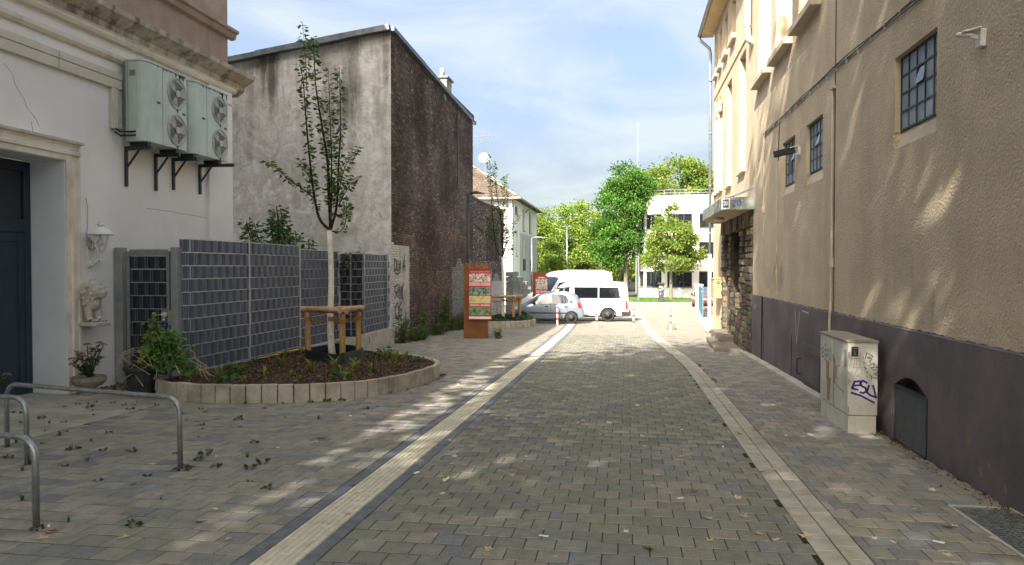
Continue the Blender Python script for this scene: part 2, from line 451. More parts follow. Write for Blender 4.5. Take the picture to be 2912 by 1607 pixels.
pm('rope', (0.26, 0.125, 0.05), (0.38, 0.2, 0.09), scale=60, rough=0.95, bump=0.8, bscale=120, bdist=0.01)
pm('root_guard', (0.01, 0.021, 0.022), (0.02, 0.036, 0.036), scale=4, rough=0.5, spec=0.4)
pm('bark_white', (0.575, 0.540, 0.460), (0.736, 0.701, 0.609), scale=12, rough=0.95, bump=0.5, bscale=40, bdist=0.012, c3=(0.3, 0.27, 0.2), s3=9, lo3=0.58, hi3=0.75, f3=0.7)
pm('bark_dark', (0.02, 0.014, 0.011), (0.05, 0.035, 0.028), scale=14, rough=0.95, bump=0.6, bscale=40, bdist=0.01)
pm('bark_grey', (0.11, 0.095, 0.075), (0.2, 0.175, 0.14), scale=6, rough=0.95, bump=0.6, bscale=20, bdist=0.03)
pm('stem', (0.06, 0.085, 0.03), (0.11, 0.13, 0.05), scale=20, rough=0.8)
pm('straw', (0.34, 0.26, 0.12), (0.5, 0.4, 0.22), scale=20, rough=0.9)
pm('corten', (0.15, 0.058, 0.022), (0.23, 0.1, 0.036), scale=2.4, rough=0.85, bump=0.15, bscale=90, c3=(0.035, 0.013, 0.009), s3=1.0, lo3=0.36, hi3=0.7, f3=0.0)
pm('corten_shaded', (0.055, 0.02, 0.013), (0.085, 0.033, 0.02), scale=2, rough=0.85, bump=0.15, bscale=90)  # unused darker corten copy, shade of the pillar foot put into its colour
pm('sign_red', (0.42, 0.035, 0.045), (0.47, 0.05, 0.055), scale=2, rough=0.4)
pm('sign_pink', (0.72, 0.32, 0.33), (0.8, 0.42, 0.42), scale=60, rough=0.5, lo=0.45, hi=0.55)
pm('map_pale', (0.25, 0.2, 0.17), (0.78, 0.68, 0.58), scale=14, rough=0.5, lo=0.42, hi=0.58, detail=8)
pm('map_green', (0.035, 0.09, 0.065), (0.4, 0.47, 0.36), scale=14, rough=0.5, lo=0.4, hi=0.66, detail=8)
pm('map_sand', (0.5, 0.36, 0.14), (0.66, 0.56, 0.29), scale=9, rough=0.5, lo=0.38, hi=0.5, detail=5)
pm('map_aerial', (0.02, 0.13, 0.03), (0.34, 0.42, 0.26), scale=7, rough=0.5, lo=0.4, hi=0.7, detail=9)
pm('white_print', (0.75, 0.73, 0.7), (0.8, 0.78, 0.75), scale=9, rough=0.5)
pm('bollard_white', (0.66, 0.64, 0.6), (0.74, 0.72, 0.68), scale=12, rough=0.5)
pm('bollard_red', (0.5, 0.03, 0.025), (0.58, 0.045, 0.03), scale=12, rough=0.45)
pm('car_silver', (0.25, 0.30, 0.37), (0.27, 0.32, 0.39), scale=1, rough=0.32, metal=0.55, coat=0.6)
pm('van_white', (0.78, 0.77, 0.75), (0.8, 0.79, 0.77), scale=1, rough=0.3, coat=0.4)
pm('car_maroon', (0.09, 0.035, 0.035), (0.1, 0.04, 0.04), scale=1, rough=0.3, coat=0.6)
pm('rubber', (0.018, 0.018, 0.018), (0.03, 0.029, 0.028), scale=20, rough=0.85)
pm('rim_steel', (0.06, 0.058, 0.055), (0.11, 0.105, 0.1), scale=20, rough=0.5, metal=0.5)
pm('trim_black', (0.015, 0.015, 0.016), (0.028, 0.028, 0.03), scale=10, rough=0.6)
pm('lamp_red', (0.35, 0.02, 0.02), (0.42, 0.03, 0.03), scale=8, rough=0.2)
pm('lamp_clear', (0.55, 0.56, 0.58), (0.65, 0.66, 0.68), scale=8, rough=0.15)
pm('render_white', (0.74, 0.73, 0.71), (0.8, 0.79, 0.77), scale=0.8, rough=0.9)
pm('render_grey', (0.4, 0.41, 0.43), (0.44, 0.45, 0.47), scale=0.8, rough=0.9)
pm('tile', (0.8, 0.8, 0.8), (1.2, 1.2, 1.2), scale=6, rough=0.85, attr=True)
pm('gutter_metal', (0.2, 0.19, 0.17), (0.28, 0.27, 0.24), scale=4, rough=0.5, metal=0.4)
pm('pipe_grey', (0.33, 0.33, 0.31), (0.4, 0.4, 0.375), scale=5, rough=0.5)
pm('pipe_cream', (0.5, 0.43, 0.31), (0.56, 0.485, 0.36), scale=5, rough=0.6)
pm('stack_clad', (0.3, 0.245, 0.2), (0.37, 0.305, 0.25), scale=3, rough=0.8)
pm('zinc', (0.22, 0.235, 0.25), (0.3, 0.315, 0.33), scale=7, rough=0.5, metal=0.5)
pm('eave_wood', (0.5, 0.36, 0.17), (0.58, 0.43, 0.22), scale=3, rough=0.7)
pm('sill', (0.480, 0.402, 0.300), (0.576, 0.486, 0.372), scale=4, rough=0.85, bump=0.2, bscale=90)
pm('window_frame', (0.42, 0.45, 0.48), (0.5, 0.53, 0.56), scale=4, rough=0.4)
pm('steel_frame', (0.045, 0.05, 0.06), (0.075, 0.082, 0.095), scale=14, rough=0.6)
pm('cabinet', (0.507, 0.501, 0.442), (0.598, 0.585, 0.507), scale=2.6, rough=0.6, bump=0.08, bscale=90, c3=(0.3, 0.265, 0.19), s3=2.6, lo3=0.5, hi3=0.8, f3=0.65, st3=(1, 1, 0.4))
pm('cabinet_top', (0.25, 0.215, 0.165), (0.34, 0.295, 0.235), scale=6, rough=0.8, bump=0.2, bscale=60)
pm('spray_black', (0.02, 0.02, 0.024), (0.05, 0.05, 0.055), scale=40, rough=0.5)
pm('spray_grey', (0.19, 0.19, 0.18), (0.3, 0.29, 0.27), scale=40, rough=0.6)
pm('spray_purple', (0.028, 0.016, 0.18), (0.05, 0.03, 0.25), scale=30, rough=0.5)
pm('spray_pink', (0.6, 0.2, 0.24), (0.66, 0.28, 0.3), scale=40, rough=0.6)
pm('spray_brown', (0.24, 0.125, 0.03), (0.38, 0.235, 0.085), scale=18, rough=0.4)
pm('spray_white', (0.36, 0.36, 0.38), (0.48, 0.48, 0.5), scale=40, rough=0.7)
pm('spray_slate', (0.045, 0.055, 0.075), (0.1, 0.115, 0.14), scale=40, rough=0.7)
pm('enamel_blue', (0.05, 0.058, 0.075), (0.075, 0.085, 0.105), scale=20, rough=0.4)
pm('canopy_green', (0.13, 0.15, 0.13), (0.2, 0.22, 0.19), scale=6, rough=0.7, c3=(0.6, 0.58, 0.54), s3=4.5, lo3=0.6, hi3=0.66, f3=1.0, bump=0.2, bscale=40)
pm('canopy_under', (0.4, 0.31, 0.2), (0.47, 0.375, 0.25), scale=4, rough=0.85)
pm('mail', (0.36, 0.26, 0.13), (0.42, 0.31, 0.165), scale=5, rough=0.5)
pm('step_stone', (0.16, 0.13, 0.105), (0.23, 0.19, 0.155), scale=5, rough=0.9, bump=0.3, bscale=50)
pm('teal', (0.05, 0.12, 0.16), (0.07, 0.15, 0.195), scale=5, rough=0.5)
pm('orange', (0.6, 0.12, 0.02), (0.7, 0.16, 0.03), scale=5, rough=0.4)
pm('hose', (0.5, 0.3, 0.03), (0.6, 0.38, 0.05), scale=20, rough=0.6)
pm('litter', (0.62, 0.62, 0.6), (0.7, 0.7, 0.68), scale=20, rough=0.8)
pm('wall_block', (0.8, 0.8, 0.8), (1.2, 1.2, 1.2), scale=5, rough=0.9, bump=0.3, bscale=20, attr=True)
pm('white_fleck', (0.35, 0.33, 0.3), (0.55, 0.52, 0.47), scale=3, rough=0.9, c3=(0.2, 0.18, 0.15), s3=1.0, st3=(1, 1, 0.3))
pm('blue_plate', (0.01, 0.025, 0.2), (0.015, 0.035, 0.26), scale=10, rough=0.4)
pm('chrome', (0.5, 0.5, 0.48), (0.6, 0.6, 0.58), scale=10, rough=0.3, metal=0.8)
pm('ticket', (0.028, 0.03, 0.034), (0.05, 0.053, 0.058), scale=8, rough=0.5)
leafmat('leaf', 0.35); leafmat('leaf_far', 0.5, 0.7); leafmat('petal', 0.2, 0.8); leafmat('dry_leaf', 0.15, 0.8)
glassmat('glass_dark', (0.012, 0.016, 0.02), 0.04)
glassmat('glass_tint', (0.006, 0.007, 0.009), 0.05)
glassmat('glass_sky', (0.05, 0.07, 0.09), 0.06)
glassmat('glass_clear', (0.9, 0.92, 0.92), 0.03, 0.9, 0.35)
glassmat('fan_blade', (0.05, 0.055, 0.055), 0.35)
# ribbed wired glass of the workshop windows
m, n, l = newmat('glass_ribbed')
_o = n.new('ShaderNodeOutputMaterial'); _b = n.new('ShaderNodeBsdfPrincipled'); l.new(_b.outputs[0], _o.inputs[0])
_g = n.new('ShaderNodeNewGeometry'); _w = n.new('ShaderNodeTexWave'); _w.bands_direction = 'Y'; _w.inputs['Scale'].default_value = 9.0
_w.inputs['Distortion'].default_value = 0.3
l.new(_g.outputs['Position'], _w.inputs['Vector'])
_bp = n.new('ShaderNodeBump'); _bp.inputs['Strength'].default_value = 0.6; _bp.inputs['Distance'].default_value = 0.012
l.new(_w.outputs['Fac'], _bp.inputs['Height']); l.new(_bp.outputs[0], _b.inputs['Normal'])
_b.inputs['Base Color'].default_value = (0.30, 0.37, 0.43, 1); _b.inputs['Roughness'].default_value = 0.22; _b.inputs['Specular IOR Level'].default_value = 1.0
M = MATS
# ================================================================ ground and paving
def view_depth(x, y, z):
    """pixel position (0..1) and depth, used only to decide which pavers are near enough to be built singly"""
    a = R(8.85)
    d = -math.sin(a) * x + math.cos(a) * y
    u = (math.cos(a) * x + math.sin(a) * y) / max(d, 0.01) / 0.6934 + 0.5 * 0
    return u, d

g = MB()
for y0, y1 in ((-70, 56), (56, 1600)):
    g.quad((-500, y0, gz(y0) - 0.07), (500, y0, gz(y0) - 0.07), (500, y1, gz(y1) - 0.07), (-500, y1, gz(y1) - 0.07))
o = g.build('ground', M['asphalt']); o['kind'] = 'structure'

def strip_x(y):        # centre line of the ribbed guiding strip
    return float(np.interp(y, [0, 22, 30, 34, 60], [-2.355, -2.355, -2.42, -2.54, -3.2]))
def gutter_x(y):       # centre line of the two-row gutter
    return float(np.interp(y, [0, 15, 17.5, 19.3, 22.6, 25.5, 31, 37.5, 50.5], [1.5, 1.5, 1.48, 1.41, 1.23, 1.06, 0.89, 0.76, 0.64]))
TW, BW, GW = 0.155, 0.12, 0.172

def paver_pts(x0, x1, y0, y1, dz=0.0, c=0.004, h=0.05, tx=0.0, ty=0.0, ls=None):
    s = SL if ls is None else ls
    xm, ym = (x0 + x1) / 2, (y0 + y1) / 2
    def z(x, y): return -s * y + dz + (x - xm) * tx + (y - ym) * ty
    q = [(x0, y0), (x1, y0), (x1, y1), (x0, y1)]
    qi = [(x0 + c, y0 + c), (x1 - c, y0 + c), (x1 - c, y1 - c), (x0 + c, y1 - c)]
    return ([(x, y, z(x, y) - h) for x, y in q] + [(x, y, z(x, y) - c) for x, y in q] + [(x, y, z(x, y)) for x, y in qi])
PAV_F = [(8, 9, 10, 11)] + [(a, b, b + 4, a + 4) for i in (0, 4) for a, b in [(i + k, i + (k + 1) % 4) for k in range(4)]]
PAL_ROAD = np.array([(0.175, 0.18, 0.19), (0.195, 0.198, 0.2), (0.27, 0.26, 0.225), (0.3, 0.285, 0.235), (0.235, 0.23, 0.205), (0.26, 0.245, 0.215), (0.21, 0.21, 0.2), (0.285, 0.265, 0.225)])
PAL_WALK = np.array([(0.285, 0.27, 0.225), (0.31, 0.29, 0.24), (0.205, 0.208, 0.215), (0.3, 0.28, 0.245), (0.265, 0.25, 0.215), (0.29, 0.272, 0.235), (0.225, 0.222, 0.212)])
PAL_ROAD = PAL_ROAD * np.array((.9, .9, .9))
PAL_WALK = PAL_WALK * np.array((.95, .93, .94))
PITCH = 0.224

def lay(name, xl, xr, y0, y1, pal, mat, skip=None, phase=0.0):
    """running-bond paving between the lines xl(y) and xr(y); the 300 largest in view are objects of their own"""
    root = structure(name, (0, y0, gz(y0)))
    bed = MB()
    ys = np.arange(y0, y1 + 0.01, 0.2)
    for a, b in zip(ys, ys[1:]):
        bed.quad((xl(a), a, gz(a) - 0.0055), (xr(a), a, gz(a) - 0.0055), (xr(b), b, gz(b) - 0.0055), (xl(b), b, gz(b) - 0.0055))
    bed.build('sand_joint', M['joint'], root)
    cand = []
    ny = int((y1 - y0) / PITCH)
    for j in range(ny):
        ya = y0 + j * PITCH; yb = ya + PITCH - 0.012
        ym = (ya + yb) / 2
        L, Rr = xl(ym) + 0.004, xr(ym) - 0.004
        x = L - PITCH + ((j % 2) * 0.5 + random.uniform(-.04, .04) + phase) % 1.0 * PITCH
        while x < Rr:
            xa, xb = max(x, L), min(x + PITCH - 0.0065, Rr)
            x += PITCH
            if xb - xa < 0.04: continue
            if skip and skip((xa + xb) / 2, ym): continue
            cand.append((xa, xb, ya + random.uniform(0, .003), yb - random.uniform(0, .003)))
    def key(c):
        u, d = view_depth((c[0] + c[1]) / 2, (c[2] + c[3]) / 2, 0)
        vis = abs(u) < 0.98 and d > 4.5
        return (0 if vis else 1, d)
    cand.sort(key=key)
    near, rest = cand[:290], cand[290:]
    # twelve shared block meshes, each with its own tint
    vars_ = []
    for k in range(12):
        me = bpy.data.meshes.new('paver')
        w = PITCH - 0.0095
        me.from_pydata(paver_pts(-w / 2, w / 2, -w / 2, w / 2, ls=0.0), [], PAV_F)
        at = me.attributes.new('Col', 'FLOAT_COLOR', 'POINT')
        c = jitter_cols(pal, 1, .12)[0]
        at.data.foreach_set('color', list(np.tile(np.append(c, 1), 12)))
        me.materials.append(M[mat]); vars_.append(me)
    rl = wloc(root)
    for (xa, xb, ya, yb) in near:
        p = bpy.data.objects.new('paver', random.choice(vars_))
        COL.objects.link(p); p.parent = root
        xm, ym = (xa + xb) / 2, (ya + yb) / 2
        p.location = (xm - rl.x, ym - rl.y, gz(ym) + random.uniform(-.0018, .0014) - rl.z)
        p.scale = ((xb - xa) / (PITCH - .0095), (yb - ya) / (PITCH - .0095), 1)
        p.rotation_euler = (-math.atan(SL) + random.gauss(0, .0035), random.gauss(0, .0035), random.gauss(0, .0035))
    V, C = [], []
    cc = jitter_cols(pal, len(rest), .12)
    for i, (xa, xb, ya, yb) in enumerate(rest):
        V += paver_pts(xa, xb, ya, yb, random.uniform(-.0018, .0014), tx=random.gauss(0, .0035), ty=random.gauss(0, .0035))
    F = (np.array(PAV_F, np.int32)[None] + (np.arange(len(rest)) * 12)[:, None, None]).reshape(-1, 4)
    o = np_mesh('far_paving', np.array(V), F, M[mat], root, np.repeat(cc, 12, axis=0)); o['kind'] = 'stuff'
    return root

GRATE = (2.74, 3.22, 5.0, 6.80)
lay('roadway', lambda y: strip_x(y) + TW + BW, lambda y: gutter_x(y) - GW, 3.4, 27.0, PAL_ROAD, 'paver')
lay('right_walkway', lambda y: gutter_x(y) + GW, lambda y: (2.725 if y < GRATE[3] + .02 else 3.22), 3.4, 27.0, PAL_WALK, 'paver_walk', phase=0.3)
lay('left_walkway', lambda y: -7.15 if y < 11.2 else -7.22, lambda y: strip_x(y) - TW - BW, 3.4, 27.0, PAL_WALK, 'paver_walk', phase=0.15)

def tiles(name, specs, y0, y1, ylen, mat, xf, ribs=0, n_single=120):
    """rows of tiles that follow the line xf; specs = lateral offsets (a, b)"""
    root = structure(name, (xf(y0), y0, gz(y0)))
    bed = MB(); ys = np.arange(y0, y1 + .01, 1.0)
    lo, hi = min(s[0] for s in specs), max(s[1] for s in specs)
    for a, b in zip(ys, ys[1:]):
        bed.quad((xf(a) + lo, a, gz(a) - .006), (xf(a) + hi, a, gz(a) - .01), (xf(b) + hi, b, gz(b) - .01), (xf(b) + lo, b, gz(b) - .01))
    bed.build('sand_joint', M['joint'], root)
    far = MB(); cnt = 0
    for (a, b, nm, mt, ln, ph) in specs:
        y = y0 + ph
        while y < y1:
            y2 = y + ln - .007; ym = (y + y2) / 2; xc = xf(ym)
            t = far if (y > 17 or y < 4.2) else MB()
            if ribs and nm == 'ribbed_tile' and y < 21:
                # raised bars with grooves between them
                w = (b - a) / ribs
                t.add(paver_pts(xc + a + .004, xc + b - .004, y, y2, -.004), PAV_F)
                for r_ in range(ribs):
                    xa = xc + a + .004 + r_ * w
                    t.add(paver_pts(xa + .004, xa + w - .012, y + .002, y2 - .002, .0025, c=.003, h=.008), PAV_F)
            else:
                t.add(paver_pts(xc + a + .004, xc + b - .004, y, y2, random.uniform(-.002, .0015)), PAV_F)
            if t is not far: t.build(nm, M[mt], root)
            else: pass
            y += ln
    # the tiles further on, one mesh per material
    return root, far

def strip_run(name, specs, y0, y1, xf, ribs=0):
    root, _ = tiles(name, specs, y0, 17.0, 0, None, xf, ribs)
    mats = {}
    for (a, b, nm, mt, ln, ph) in specs:
        t = mats.setdefault((nm, mt), MB())
        y = 17.0 + ph
        while y < y1:
            y2 = y + ln - .007; ym = (y + y2) / 2; xc = xf(ym)
            t.add(paver_pts(xc + a + .004, xc + b - .004, y, y2, random.uniform(-.001, .0015), ty=0, tx=0), PAV_F)
            y += ln
    for (nm, mt), t in mats.items():
        o = t.build('far_' + nm, M[mt], root); o['kind'] = 'stuff'
    return root
strip_run('guiding_strip', [(-TW, TW, 'ribbed_tile', 'tactile', 0.308, 0.0),
                            (-TW - BW, -TW, 'dark_tile', 'band_dark', 0.224, 0.05), (TW, TW + BW, 'dark_tile', 'band_dark', 0.224, 0.12)], 4.2, 34.2, strip_x, ribs=6)
strip_run('gutter_strip', [(-GW, -0.0005, 'gutter_tile', 'gutter_tile', 0.262, 0.0), (0.0005, GW, 'gutter_tile', 'gutter_tile', 0.262, 0.11)], 4.2, 50, gutter_x)

# the concrete apron along the house front
ap = structure('apron', (-8.2, 8, gz(8)))
y = 2.0
for k, ln in enumerate((2.9, 2.6, 2.4, 2.0)):
    t = MB(); t.add(paver_pts(-9.95, -7.16, y, y + ln - .02, -.004, c=.01, h=.08, tx=-.012), PAV_F)
    t.build('slab', M['apron'], ap); y += ln
t = MB(); t.add(paver_pts(-9.95, -7.26, y, 13.2, -.012, c=.01, h=.08), PAV_F); t.build('slab', M['apron'], ap)

# paving beyond: pattern too fine to build stone by stone
m, n, l = newmat('far_setts')
_o = n.new('ShaderNodeOutputMaterial'); _b = n.new('ShaderNodeBsdfPrincipled'); l.new(_b.outputs[0], _o.inputs[0])
_g = n.new('ShaderNodeNewGeometry'); _k = n.new('ShaderNodeTexBrick')
_k.inputs['Scale'].default_value = 1.0; _k.inputs['Brick Width'].default_value = 0.224; _k.inputs['Row Height'].default_value = 0.224
_k.inputs['Mortar Size'].default_value = 0.008; _k.offset = 0.5
_k.inputs['Color1'].default_value = (0.29, 0.265, 0.22, 1); _k.inputs['Color2'].default_value = (0.23, 0.21, 0.18, 1); _k.inputs['Mortar'].default_value = (0.14, 0.125, 0.09, 1)
l.new(_g.outputs['Position'], _k.inputs['Vector'])
_n = n.new('ShaderNodeTexNoise'); _n.inputs['Scale'].default_value = 0.9; _n.inputs['Detail'].default_value = 8
l.new(_g.outputs['Position'], _n.inputs['Vector'])
_r = n.new('ShaderNodeMapRange'); _r.inputs['To Min'].default_value = 0.75; _r.inputs['To Max'].default_value = 1.25
l.new(_n.outputs['Fac'], _r.inputs['Value'])
_s = n.new('ShaderNodeVectorMath'); _s.operation = 'SCALE'; l.new(_k.outputs['Color'], _s.inputs[0]); l.new(_r.outputs[0], _s.inputs['Scale'])
l.new(_s.outputs[0], _b.inputs['Base Color']); _b.inputs['Roughness'].default_value = 0.95; _b.inputs['Specular IOR Level'].default_value = 0.2
yd = MB()
for a, b in ((27, 56), (56, 63.6)):
    yd.quad((-9.3, a, gz(a) - .004), (9.0, a, gz(a) - .004), (9.0, b, gz(b) - .004), (-9.3, b, gz(b) - .004))
yd.quad((-9.3, 13, gz(13) - .03), (-7.2, 13, gz(13) - .03), (-7.2, 27, gz(27) - .03), (-9.3, 27, gz(27) - .03))
o = yd.build('yard_paving', M['far_setts']); o['kind'] = 'structure'
# kerb and grass verge across the far street
kb = MB(); kb.box(-1.6, 5.2, 63.7, 63.85, gz(60) - .05, gz(60) + .12)
kb.tube([(5.2, 63.77, gz(60) + .04), (5.9, 64.2, gz(60) + .04), (6.2, 66, gz(60) + .04)], .09, 6)
tag(kb.build('verge_kerb', M['kerb']), kind='structure')
gr = MB(); gr.quad((-14, 63.86, gz(60) + .09), (5.9, 63.86, gz(60) + .09), (6.1, 74, gz(60) + .16), (-14, 74, gz(60) + .16))
pm('turf', (0.06, 0.13, 0.02), (0.12, 0.2, 0.035), scale=3, rough=1, bump=1, bscale=40, bdist=0.05)
tag(gr.build('grass_verge', M['turf']), kind='structure')
nb = 9000
C = np.stack([RNG.uniform(-2, 5.6, nb), RNG.uniform(63.9, 73, nb), np.full(nb, gz(60) + .1)], 1)
V, F = leaf_quads(C, np.stack([RNG.normal(0, .35, nb), RNG.normal(0, .35, nb), np.ones(nb)], 1), RNG.uniform(.06, .16, nb), .22)
tag(np_mesh('verge_grass', V, F, M['leaf'], None, np.repeat(jitter_cols((0.10, 0.19, 0.035), nb, .35), 4, axis=0)),
    'short bright green grass on the verge before the curved white building', 'grass', kind='stuff')
rd = MB(); rd.quad((5.0, 46, gz(46) + .004), (10, 46, gz(46) + .004), (10, 72, gz(60) + .004), (6.2, 72, gz(60) + .004), (6.2, 63.6, gz(60) + .004))
pm('red_setts', (0.25, 0.12, 0.085), (0.32, 0.165, 0.12), scale=8, rough=0.95)
tag(rd.build('red_driveway', M['red_setts']), kind='structure')
# ================================================================ right-hand building
XW = 3.25
Z0 = -0.9
def wall_with_holes(mb, x0, x1, ya, yb, za, zb, holes, axis='x'):
    """a wall slab (thickness x0..x1) with rectangular openings, cut into boxes"""
    ys = sorted({ya, yb} | {h[0] for h in holes} | {h[1] for h in holes})
    ys = [y for y in ys if ya <= y <= yb]
    for a, b in zip(ys, ys[1:]):
        hs = sorted([h for h in holes if h[0] < b - 1e-6 and h[1] > a + 1e-6], key=lambda h: h[2])
        z = za
        for h in hs:
            if h[2] > z:
                mb.box(x0, x1, a, b, z, h[2]) if axis == 'x' else mb.box(a, b, x0, x1, z, h[2])
            z = max(z, h[3])
        if z < zb:
            mb.box(x0, x1, a, b, z, zb) if axis == 'x' else mb.box(a, b, x0, x1, z, zb)

RB = thing('corner_house', 'long tan roughcast building with dark plinth along the lane', 'building', (XW, 12, gz(12)))
W1, W2, W3 = (8.50, 9.76, 3.35, 4.46), (13.13, 14.31, 3.40, 4.49), (15.23, 16.42, 3.40, 4.51)
T = [(13.35, 15.0, 6.45, 9.6), (15.55, 17.22, 6.45, 9.6), (17.8, 19.4, 6.45, 9.6)]
LW = [(21.4, 22.6, 4.62, 8.0), (24.2, 25.35, 4.52, 7.9), (26.45, 27.0, 4.6, 7.6), (27.25, 27.75, 4.6, 7.5), (28.0, 28.4, 4.6, 7.4), (28.6, 28.9, 4.6, 7.4)]
UW = [(23.4, 24.4, 9.0, 10.3), (25.2, 26.1, 9.0, 10.3), (26.8, 27.5, 9.0, 10.3), (28.0, 28.6, 9.0, 10.3)]
PORT = (20.02, 26.1, Z0, 3.4)
CEL = (8.58, 9.62, -0.22, 0.62)
w = MB(); wall_with_holes(w, XW, XW + .5, 3, 29.0, 1.165, 10.9, [W1, W2, W3] + T + LW + UW + [PORT])
w.box(XW + .01, 12, 28.5, 29.0, Z0, 10.9)
w.build('wall', M['stucco'], RB)
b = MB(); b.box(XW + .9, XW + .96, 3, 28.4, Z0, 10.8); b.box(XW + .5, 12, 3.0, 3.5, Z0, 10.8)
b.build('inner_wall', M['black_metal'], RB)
p = MB()
wall_with_holes(p, XW - .022, XW + .5, 3, 20.02, Z0, 1.165, [CEL])
p.prism([(XW - .024, 1.166), (XW + .012, 1.166), (XW + .012, 1.19)], 'y', 3, 20.02)
p.build('plinth', M['plinth'], RB)
pe = MB(); zp = [1.166 + max(0, .012 + random.gauss(0, .008)) for _ in range(240)]
for i in range(239):
    ya, yb = 3 + i * 17.0 / 239, 3 + (i + 1) * 17.0 / 239
    pe.quad((XW - .004, yb, 1.16), (XW - .004, ya, 1.16), (XW - .004, ya, zp[i] + .012), (XW - .004, yb, zp[i + 1] + .012))
pe.build('paint_edge', M['plinth'], RB)
lowend = MB(); lowend.box(XW - .004, XW + .5, 26.1, 29.0, Z0, 1.165); lowend.build('lower_wall', M['stucco_fine'], RB)
# paint patches over old graffiti
for k, (ya, yb, za, zb) in enumerate(((9.1, 9.75, 1.5, 2.15), (8.5, 9.05, 1.25, 1.75), (17.6, 18.3, 1.4, 1.9))):
    t = MB(); n_ = 14
    ring = []
    for i in range(n_):
        a = 2 * math.pi * i / n_
        ca, sa = math.cos(a), math.sin(a)
        ring.append((XW - .003 - .002 * k, (ya + yb) / 2 + (yb - ya) / 2 * max(-1, min(1, ca * 1.3)) * random.uniform(.9, 1.05), (za + zb) / 2 + (zb - za) / 2 * max(-1, min(1, sa * 1.3)) * random.uniform(.9, 1.05)))
    t.quad(*ring); t.build('paint_patch', M['patch_paint'], RB)

# steel windows with ribbed panes
def steel_window(h, cols, rows, opened):
    ya, yb, za, zb = h
    root = thing_part('steel_window', RB)
    s = MB()
    s.box(XW + .1, XW + .5, ya, yb, za, za + .02)
    s.prism([(XW + .02, za + .001), (XW + .1, za + .001), (XW + .1, za + .22)], 'y', ya + .001, yb - .001)
    s.build('sill_slope', M['sill'], root)
    zb0 = za + .215
    rv = MB(); rv.box(XW + .004, XW + .1, yb - .012, yb - .001, za + .21, zb - .001); rv.build('reveal', M['stucco_fine'], root)
    fr = MB(); xg = XW + .085
    for i in range(cols + 1):
        y = ya + .02 + (yb - ya - .04) * i / cols
        fr.box(xg - .018, xg + .012, y - .011, y + .011, zb0, zb)
    for j in range(rows + 1):
        z = zb0 + .012 + (zb - zb0 - .024) * j / rows
        fr.box(xg - .015, xg + .01, ya, yb, z - .012, z + .012)
    fr.build('steel_bars', M['steel_frame'], root)
    cw, rh = (yb - ya - .04) / cols, (zb - zb0 - .024) / rows
    for i in range(cols):
        for j in range(rows):
            y0, z0 = ya + .02 + i * cw + .012, zb0 + .012 + j * rh + .013
            q = MB()
            if (i, j) in opened:
                dx = .035
                q.add([(xg - .0, y0, z0 + rh - .026), (xg, y0 + cw - .024, z0 + rh - .026), (xg - dx, y0 + cw - .024, z0), (xg - dx, y0, z0),
                       (xg + .006, y0, z0 + rh - .026), (xg + .006, y0 + cw - .024, z0 + rh - .026), (xg - dx + .006, y0 + cw - .024, z0), (xg - dx + .006, y0, z0)],
                      [(0, 1, 2, 3), (7, 6, 5, 4), (0, 4, 5, 1), (1, 5, 6, 2), (2, 6, 7, 3), (3, 7, 4, 0)])
                q.build('vent_pane', M['glass_sky'], root)
            else:
                tl = random.uniform(-.004, .004)
                q.box(xg - .004, xg + .003, y0, y0 + cw - .024, z0, z0 + rh - .026)
                q.build('pane', M['glass_ribbed'], root)

def thing_part(name, parent):
    o = bpy.data.objects.new(name, None); COL.objects.link(o); o.parent = parent
    return o

steel_window(W1, 5, 4, {(2, 2)})
steel_window(W2, 5, 4, {(2, 2)})
steel_window(W3, 4, 4, {(1, 2)})
hole = MB(); hole.box(XW + .06, XW + .066, 15.75, 15.98, 3.85, 4.45); hole.build('open_pane', M['black_metal'], RB)

# upper windows
def plain_window(h, sill=True, depth=.30, sz=.16, out=.15):
    ya, yb, za, zb = h
    root = thing_part('window', RB)
    f = MB(); xg = XW + depth
    f.box(xg, xg + .06, ya, ya + .07, za, zb); f.box(xg, xg + .06, yb - .07, yb, za, zb); f.box(xg, xg + .06, ya, yb, zb - .07, zb); f.box(xg, xg + .06, ya, yb, za, za + .07)
    f.box(xg + .002, xg + .05, (ya + yb) / 2 - .03, (ya + yb) / 2 + .03, za, zb)
    f.build('frame', M['window_frame'], root)
    for a, b2 in ((ya + .07, (ya + yb) / 2 - .03), ((ya + yb) / 2 + .03, yb - .07)):
        q = MB(); q.box(xg + .02, xg + .03, a, b2, za + .07, zb - .07); q.build('pane', M['glass_sky'], root)
    for q0, q1 in ((yb - .01, yb - .0005), (ya + .0005, ya + .01)):
        rv = MB(); rv.box(XW + .003, XW + .35, q0, q1, za, zb); rv.build('reveal', M['stucco_fine'], root)
    if sill:
        s = MB(); s.prism([(XW - out, za - sz), (XW - out, za - sz + .13), (XW + depth, za + .03), (XW + depth, za - sz)], 'y', ya - .06, yb + .05)
        s.build('sill', M['sill'], root, bevel=.008)
for h in T: plain_window(h, sz=.085, out=.19)
for h in LW[:2]: plain_window(h, depth=.26, sz=.05, out=.09)
for h in LW[2:]: plain_window(h, depth=.2, sz=.05, out=.08)
for h in UW: plain_window(h, depth=.25, sz=.12, out=.12)
# ledge between the storeys on the far half
lg = MB(); lg.box(XW - .03, XW - .001, 20.4, 29.0, 8.22, 8.28); lg.build('string_course', M['stucco_fine'], RB)
